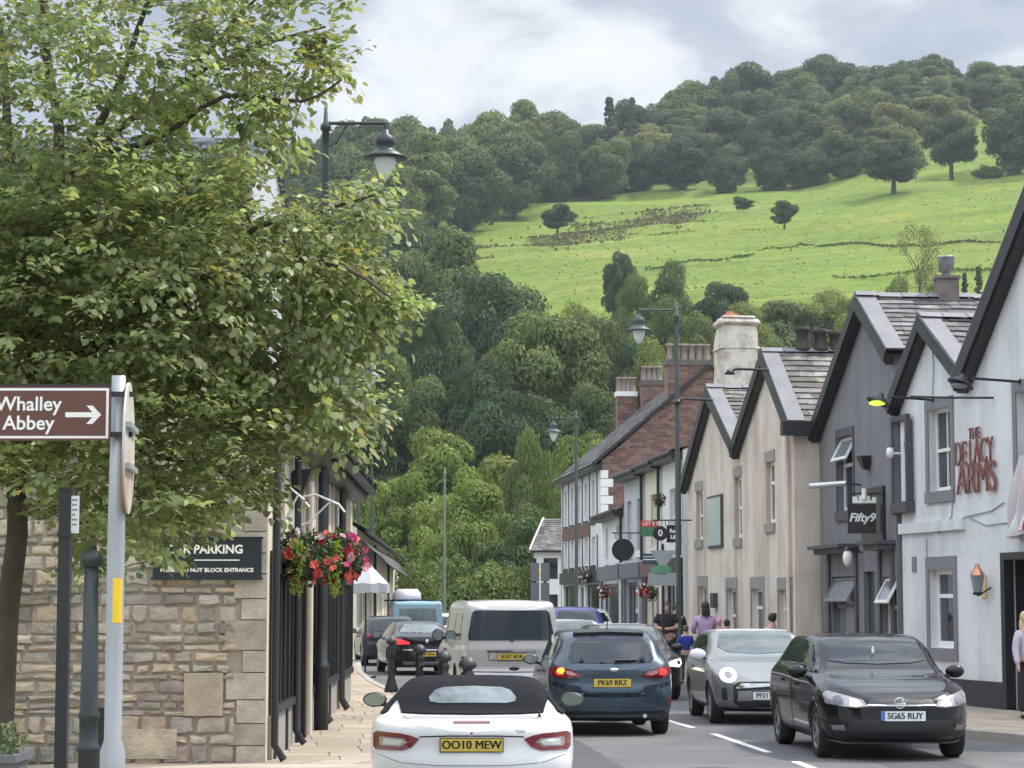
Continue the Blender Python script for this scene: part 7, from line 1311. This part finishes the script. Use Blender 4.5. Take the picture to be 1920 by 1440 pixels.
# --- oncoming cars
def front_kit(c, L, k=1.0, lamps=None, lampmat=None, grille=None, plate=None, pz=.50, low=True, blue=False, seams=True):
    if grille: c.panel('front', grille, M_blk, 'grille', half=True, off=.008, step=.06)
    if lamps:
        c.panel('front', lamps, lampmat or M_clr, 'headlight', mirror=True, off=.010, step=.05)
    if low: c.panel('front', low, M_blk, 'bumper_intake', half=True, off=.010, step=.07)
    if plate: c.plate('front', pz, plate, yellow=False, blue=blue)
def flamp(car, pts, mat, off, nm):
    hl = [o for o in kids(car.root) if o.name.startswith('headlight')]
    for i, sx in enumerate((1, -1)): car.panel('front', [(x * sx, z) for x, z in pts], mat, nm, off=off, step=.04, parent=hl[i])
def circ(cx, cz, r, n=20, ry=None): return [(cx + r * cos(2 * pi * i / n), cz + (ry or r) * sin(2 * pi * i / n)) for i in range(n)]
# black hatchback at the front of the oncoming lane
L = 4.26; k = 1.0; c = hatch('hatchback', (4.43, 29.05), pi + radians(3.0), 'black hatchback with round badge, first in the oncoming lane', M_bk, L, 1.80, 1.46)
front_kit(c, L, lamps=[(.40, .63), (.44, .70), (.60, .745), (.80, .80), (.845, .765), (.83, .66), (.70, .635), (.52, .615)], grille=[(0, .715), (.36, .71), (.40, .64), (0, .635)], low=[(0, .20), (.66, .22), (.80, .30), (.80, .42), (.66, .36), (.55, .48), (0, .48)], plate='SG65 RUY', pz=.525, blue=True)
flamp(c, [(.45, .64), (.50, .70), (.58, .72), (.60, .64), (.53, .63)], M_warm, .014, 'dipped_lamp'); flamp(c, circ(.71, .70, .05), M_lead, .014, 'reflector')
c.seam('front', [(-.40, .645), (.40, .645)], .014, M_chrome, False, 'grille_bar', .016); c.seam('front', [(-.78, .24), (-.6, .215), (.6, .215), (.78, .24)], .02, M_lead, False, 'bumper_lip', .02)
p, n = c.hit('front', 0, .675); o_ = MB(); Mx = Matrix.Translation(p + Vector((0, .022, 0))) @ Matrix.Rotation(-pi / 2, 4, 'X'); o_.lathe([(0, 0), (.062, 0), (.066, .006), (.066, .012), (.058, .012), (.056, .004), (0, .004)], n=28, M=Mx)
for sx in (-1, 1):
    y_ = p.y + .034; o_.beam((sx * .022, y_, .675 + .047), (0, y_, .675 + .002), .008, .011, up=(0, 1, 0)); o_.beam((sx * .044, y_, .675 + .03), (sx * .020, y_, .675 - .045), .008, .011, up=(0, 1, 0)); o_.beam((sx * .020, y_, .675 - .045), (0, y_, .675 + .0), .008, .011, up=(0, 1, 0))
o_.build('badge', M_chrome, c.root)
c.panel('front', [(.64, .36), (.76, .36), (.78, .41), (.66, .42)], M_lead, 'fog_lamp', mirror=True, off=.016); m = MB(); m.add([(-.012, .72, 1.14), (.012, .72, 1.14), (.018, .72, 1.08), (0, .72, 1.05), (-.018, .72, 1.08)], [(0, 1, 2, 3, 4)]); o = m.build('air_freshener', M_white, c.root); p, n = c.hit('top', .02, L - 1.52); o.location = (0.02, p.y - .72 + .02, p.z - 1.08 + .03)
# silver small car with white roof
M_sl = paint('silver_grey_paint', (0.25, 0.253, 0.256), 0.6, 0.32); L = 3.85
c = Car('small_hatchback', L, 1.73, [(0, .92), (.06, 1.0), (.25, 1.22), (.42, 1.36), (.8, 1.41), (1.9, 1.42), (2.22, 1.385), (2.64, 1.06), (2.8, 1.0), (3.3, .95), (3.65, .84), (L, .66)], [(0, .88), (.4, .97), (2.6, .95), (3.2, .88), (3.6, .76), (L, .6)], [(0, .74), (.5, .76), (2.1, .77), (2.7, .78), (3.3, .78), (L, .74)], M_sl, (3.83, 37.0), pi + radians(2.2), 'silver grey small car with white roof and round lit headlights', 'car', front=(.62, 2.6), axles=(.70, 3.2), bulge_f=[(.2, .02), (.4, .05), (.6, .04), (.8, 0)], wr=.31)
c.panel('top', [(0, .36), (.52, .40), (.575, .8), (.585, 1.7), (.56, 2.06), (0, 2.14)], M_wp, 'roof_panel', half=True, off=.012, step=.09)
c.panel('right', [(.62, 1.05), (.50, 1.2), (.75, 1.335), (1.9, 1.34), (2.2, 1.24), (2.52, 1.02)], M_cglass, 'side_window', mirror=True); c.panel('top', [(0, 2.66), (.45, 2.61), (.62, 2.50), (.555, 2.24), (.53, 2.16), (0, 2.22)], M_cglass_l, 'windscreen', half=True); c.panel('rear', [(0, 1.32), (.5, 1.3), (.6, 1.08), (0, 1.05)], M_cglass, 'rear_window', half=True); c.mirror(2.52, 1.04, M_wp, r=(.13, .07, .09)); c.handle(1.25, .84, M_sl); c.seam('right', [(1.1, .3), (1.06, 1.0)]); c.seam('right', [(2.5, .32), (2.45, .98)])
c.panel('front', circ(.60, .745, .125, 24, .115), M_chrome, 'headlight', mirror=True, off=.012, step=.05); flamp(c, circ(.60, .745, .108, 24, .098), M_lit, .016, 'lamp_ring'); flamp(c, circ(.60, .745, .058, 18, .054), M_clr, .022, 'lamp_lens')
c.panel('front', [(0, .655), (.46, .65), (.54, .60), (.54, .35), (.44, .26), (0, .24)], M_blk, 'grille', half=True, off=.008); c.panel('front', [(0, .63), (.42, .625), (.49, .58), (.50, .55), (0, .585)], M_chrome, 'grille_frame', half=True, off=.014); c.panel('front', [(0, .535), (.47, .51), (.48, .37), (0, .37)], M_sl, 'grille_panel', half=True, off=.014); c.plate('front', .445, 'PF21 KXO', yellow=False); c.panel('front', [(.62, .38), (.70, .38), (.70, .55), (.64, .56)], M_blk, 'air_vent', mirror=True, off=.008); c.panel('front', [(0, .20), (.7, .21), (.76, .27), (0, .25)], M_blk, 'bumper_lower', half=True, off=.014); c.seam('right', [(.95, .24), (2.9, .24)], .09, M_blk, name='sill_trim')
# dark car with a ringed headlight, mostly hidden
c = hatch('hatchback', (2.22, 46.0), pi + radians(7), 'dark oncoming car with one lit headlight showing beside the blue grey hatchback', M_bk2, 4.1, 1.78, 1.44, glass=M_cglass_l)
c.panel('front', [(.50, .66), (.60, .74), (.84, .79), (.86, .70), (.76, .63)], M_lit, 'headlight', mirror=True, off=.012, step=.05); flamp(c, circ(.76, .71, .035), M_blk, .02, 'lamp_lens'); c.panel('front', [(0, .62), (.45, .62), (.5, .3), (0, .3)], M_blk, 'grille', half=True); c.plate('front', .45, 'PX62 FHL', yellow=False)
c.panel('top', [(0, 1.0), (.5, 1.0), (.5, 1.9), (0, 1.95)], M_wp, 'roof_panel', half=True, off=.01)  # white panel paints the bright sky reflection onto the dark car's roof
c = hatch('hatchback', (1.30, 53.5), pi + radians(7), 'white roofed oncoming car between the silver van and the dark car', M_wp, 4.1, 1.76, 1.49, glass=M_cglass_l); c.panel('front', [(.50, .66), (.60, .74), (.84, .79), (.86, .70), (.76, .63)], M_clr, 'headlight', mirror=True, off=.012)
M_pu = paint('violet_blue_paint', (0.055, 0.045, 0.30), 0.2, 0.3); c = hatch('people_carrier', (1.78, 66), pi + radians(6), 'violet blue tall car farther back in the oncoming lane', M_pu, 4.4, 1.80, 1.78, glass=M_cglass); c.panel('front', [(.50, .80), (.60, .9), (.84, .95), (.86, .84), (.76, .77)], M_clr, 'headlight', mirror=True, off=.012)
c = hatch('estate_car', (2.35, 72.5), pi + radians(6), 'white estate car just behind the violet blue car', M_wp, 4.5, 1.75, 1.72, glass=M_cglass)
# ------------------------------------------------------------------ people
def skin(name, nodes, edges, mat, parent, sub=1):
    me = bpy.data.meshes.new('tmp'); me.from_pydata([n[0] for n in nodes], edges, []); o = bpy.data.objects.new('tmp', me); COL.objects.link(o)
    md = o.modifiers.new('s', 'SKIN'); md.use_smooth_shade = True; md.branch_smoothing = .4
    for i, n in enumerate(nodes):
        v = me.skin_vertices[0].data[i]; r = n[1]; v.radius = (r, r) if not isinstance(r, tuple) else r; v.use_root = (i == 0)
    sb = o.modifiers.new('u', 'SUBSURF'); sb.levels = sub; sb.render_levels = sub; bpy.context.view_layer.update()
    m2 = bpy.data.meshes.new_from_object(o.evaluated_get(bpy.context.evaluated_depsgraph_get())); bpy.data.objects.remove(o); m2.materials.clear(); m2.materials.append(mat); m2.name = name
    for p in m2.polygons: p.use_smooth = True
    r = bpy.data.objects.new(name, m2); COL.objects.link(r); r.parent = parent; return r
M_skin = pm('skin', (0.50, 0.31, 0.235), 0.55, 0.06, 8)
def person(px, Y, H, rz, label, top_c, leg_c, hair_c, pose='down', hair='short', z0=.12, hood=False, sleeves='long', build=1.0):
    p = at(px, 1140, Y); e = empty('person', (p.x, Y, z0), rz, label, 'person'); s = H / 1.75; B = build * s
    # facing -y at rz = 0
    def arm(sx):
        sh = Vector((sx * .19, 0, 1.42))
        if pose == 'folded': return [sh, Vector((sx * .25, -.04, 1.16)), Vector((sx * .06, -.22, 1.12)), Vector((-sx * .06, -.235, 1.13))]
        if pose == 'reach': return [sh, Vector((sx * .25, -.08, 1.16)), Vector((sx * .16, -.28, 1.10)), Vector((sx * .12, -.36, 1.12))]
        return [sh, Vector((sx * .235, .02, 1.14)), Vector((sx * .25, -.05, .90)), Vector((sx * .25, -.07, .82))]
    N_ = []; E_ = []
    def nd(v, r, par=None):
        N_.append((tuple(Vector(v) * s), tuple(q * B for q in r) if isinstance(r, tuple) else r * B)); i = len(N_) - 1
        if par is not None: E_.append((par, i))
        return i
    pel = nd((0, 0, .95), (.15, .11)); wa = nd((0, 0, 1.12), (.145, .105), pel); chh = nd((0, 0, 1.32), (.165, .115), wa); ne = nd((0, .01, 1.47), (.06, .06), chh); hd0 = nd((0, -.012, 1.56), (.068, .078), ne); hd1 = nd((0, -.012, 1.66), (.078, .095), hd0); nd((0, -.005, 1.735), (.05, .06), hd1); nd((0, -.105, 1.60), .014, hd0)
    hands = []
    for sx in (-1, 1):
        a = arm(sx); i = nd(a[0], .062, chh); i = nd(a[1], .046, i); i = nd(a[2], .034, i); i = nd(a[3], (.034, .022), i)
        d = (a[3] - a[2]).normalized(); pr = d.orthogonal().normalized()
        for q in (-.5, 0, .5): nd(a[3] + d * .055 + pr * q * .035, .0105, i)
        nd(a[3] + pr * .045 + d * .015, .011, i)
        hp = nd((sx * .095, 0, .88), .095, pel); kn = nd((sx * .105, -.015, .50), .062, hp); an = nd((sx * .105, .01, .09), .042, kn); nd((sx * .115, -.13, .045), .036, an)
    skin('body', N_, E_, M_skin, e, 1)
    mt, ml, mh = pm('cloth_top', top_c, .85, .15, 12), pm('cloth_legs', leg_c, .85, .15, 10), pm('hair', hair_c, .6, .3, 30)
    N_, E_ = [], []; pel = nd((0, 0, .93), (.175, .135)); wa = nd((0, 0, 1.12), (.172, .13), pel); chh = nd((0, 0, 1.33), (.19, .138), wa); nd((0, .01, 1.455), (.085, .08), chh)
    for sx in (-1, 1):
        a = arm(sx); i = nd(a[0], .082, chh); 
        if sleeves == 'long': i = nd(a[1], .066, i); nd(a[2], .05, i)
        else: nd(a[0].lerp(a[1], .75), .07, i)
    if hood: h_ = nd((0, .10, 1.44), (.10, .06), chh)
    skin('hooded_top' if hood else 'shirt', N_, E_, mt, e, 1)
    N_, E_ = [], []; pel = nd((0, 0, .98), (.165, .125))
    for sx in (-1, 1): hp = nd((sx * .095, 0, .87), .112, pel); kn = nd((sx * .105, -.015, .50), .085, hp); nd((sx * .105, .01, .10), .068, kn)
    skin('trousers', N_, E_, ml, e, 1)
    m = MB()
    for sx in (-1, 1): m.ell((sx * .11 * s, -.06 * s, .045 * s), (.05 * s, .13 * s, .05 * s))
    m.build('shoes', M_blk, e)
    m = MB(); hz_ = 1.665 * s; m.ell((0, .018 * s, hz_ + .012), (.092 * s, .105 * s, .105 * s), 16, 12)
    if hair == 'long': m.ell((0, .055 * s, 1.54 * s), (.10 * s, .07 * s, .17 * s), 14, 10)
    if hair == 'bun': m.ell((0, .10 * s, 1.735 * s), (.05 * s, .05 * s, .05 * s))
    m.build('hair', mh, e)
    m = MB()
    for sx in (-1, 1): m.ell((sx * .03 * s, -.100 * s, 1.645 * s), (.011 * s, .008 * s, .009 * s), 8, 6)
    m.ell((0, -.102 * s, 1.565 * s), (.024 * s, .008 * s, .006 * s), 8, 6, 1); m.build('face', [M_seam, pm('lips', (0.35, 0.13, 0.12), .5, 0)], e)
    return e
person(1249, 54, 1.78, radians(-5), 'man in a black tee shirt with folded arms on the right pavement', (0.012, 0.012, 0.016), (0.055, 0.06, 0.055), (0.10, 0.075, 0.055), 'folded', sleeves='short', build=1.15)
person(1268, 55.2, 1.72, radians(20), 'person in dark clothes just behind the man with folded arms', (0.015, 0.016, 0.02), (0.03, 0.03, 0.035), (0.03, 0.025, 0.02), 'down')
person(1322, 50, 1.75, pi + radians(12), 'woman in a lilac hooded top seen from behind, long dark hair', (0.46, 0.32, 0.52), (0.16, 0.15, 0.18), (0.012, 0.010, 0.014), 'reach', 'long', hood=True)
person(1348, 49.8, 1.40, pi + radians(-20), 'child in a pink hooded top beside the woman in lilac', (0.62, 0.30, 0.42), (0.16, 0.15, 0.18), (0.55, 0.28, 0.38), 'reach', 'short', hood=True)
person(1363, 50.6, 1.36, pi + radians(-30), 'small dark haired child in a pink top right of the pink hooded child', (0.55, 0.25, 0.40), (0.1, 0.1, 0.12), (0.015, 0.012, 0.014), 'down')
person(1285, 50, 1.24, pi + radians(8), 'small child in a bright blue coat', (0.015, 0.04, 0.25), (0.05, 0.05, 0.07), (0.10, 0.055, 0.03), 'down')
person(1447, 44, 1.52, pi + radians(30), 'person with dark hair in a bun and a pale grey top by the cream wall', (0.42, 0.41, 0.39), (0.08, 0.08, 0.09), (0.015, 0.012, 0.012), 'down', 'bun')
person(1924, 34.5, 1.58, radians(30), 'fair haired person in a pale lilac top and black trousers by the pub doorway', (0.50, 0.47, 0.55), (0.02, 0.02, 0.024), (0.55, 0.42, 0.25), 'down', 'long')
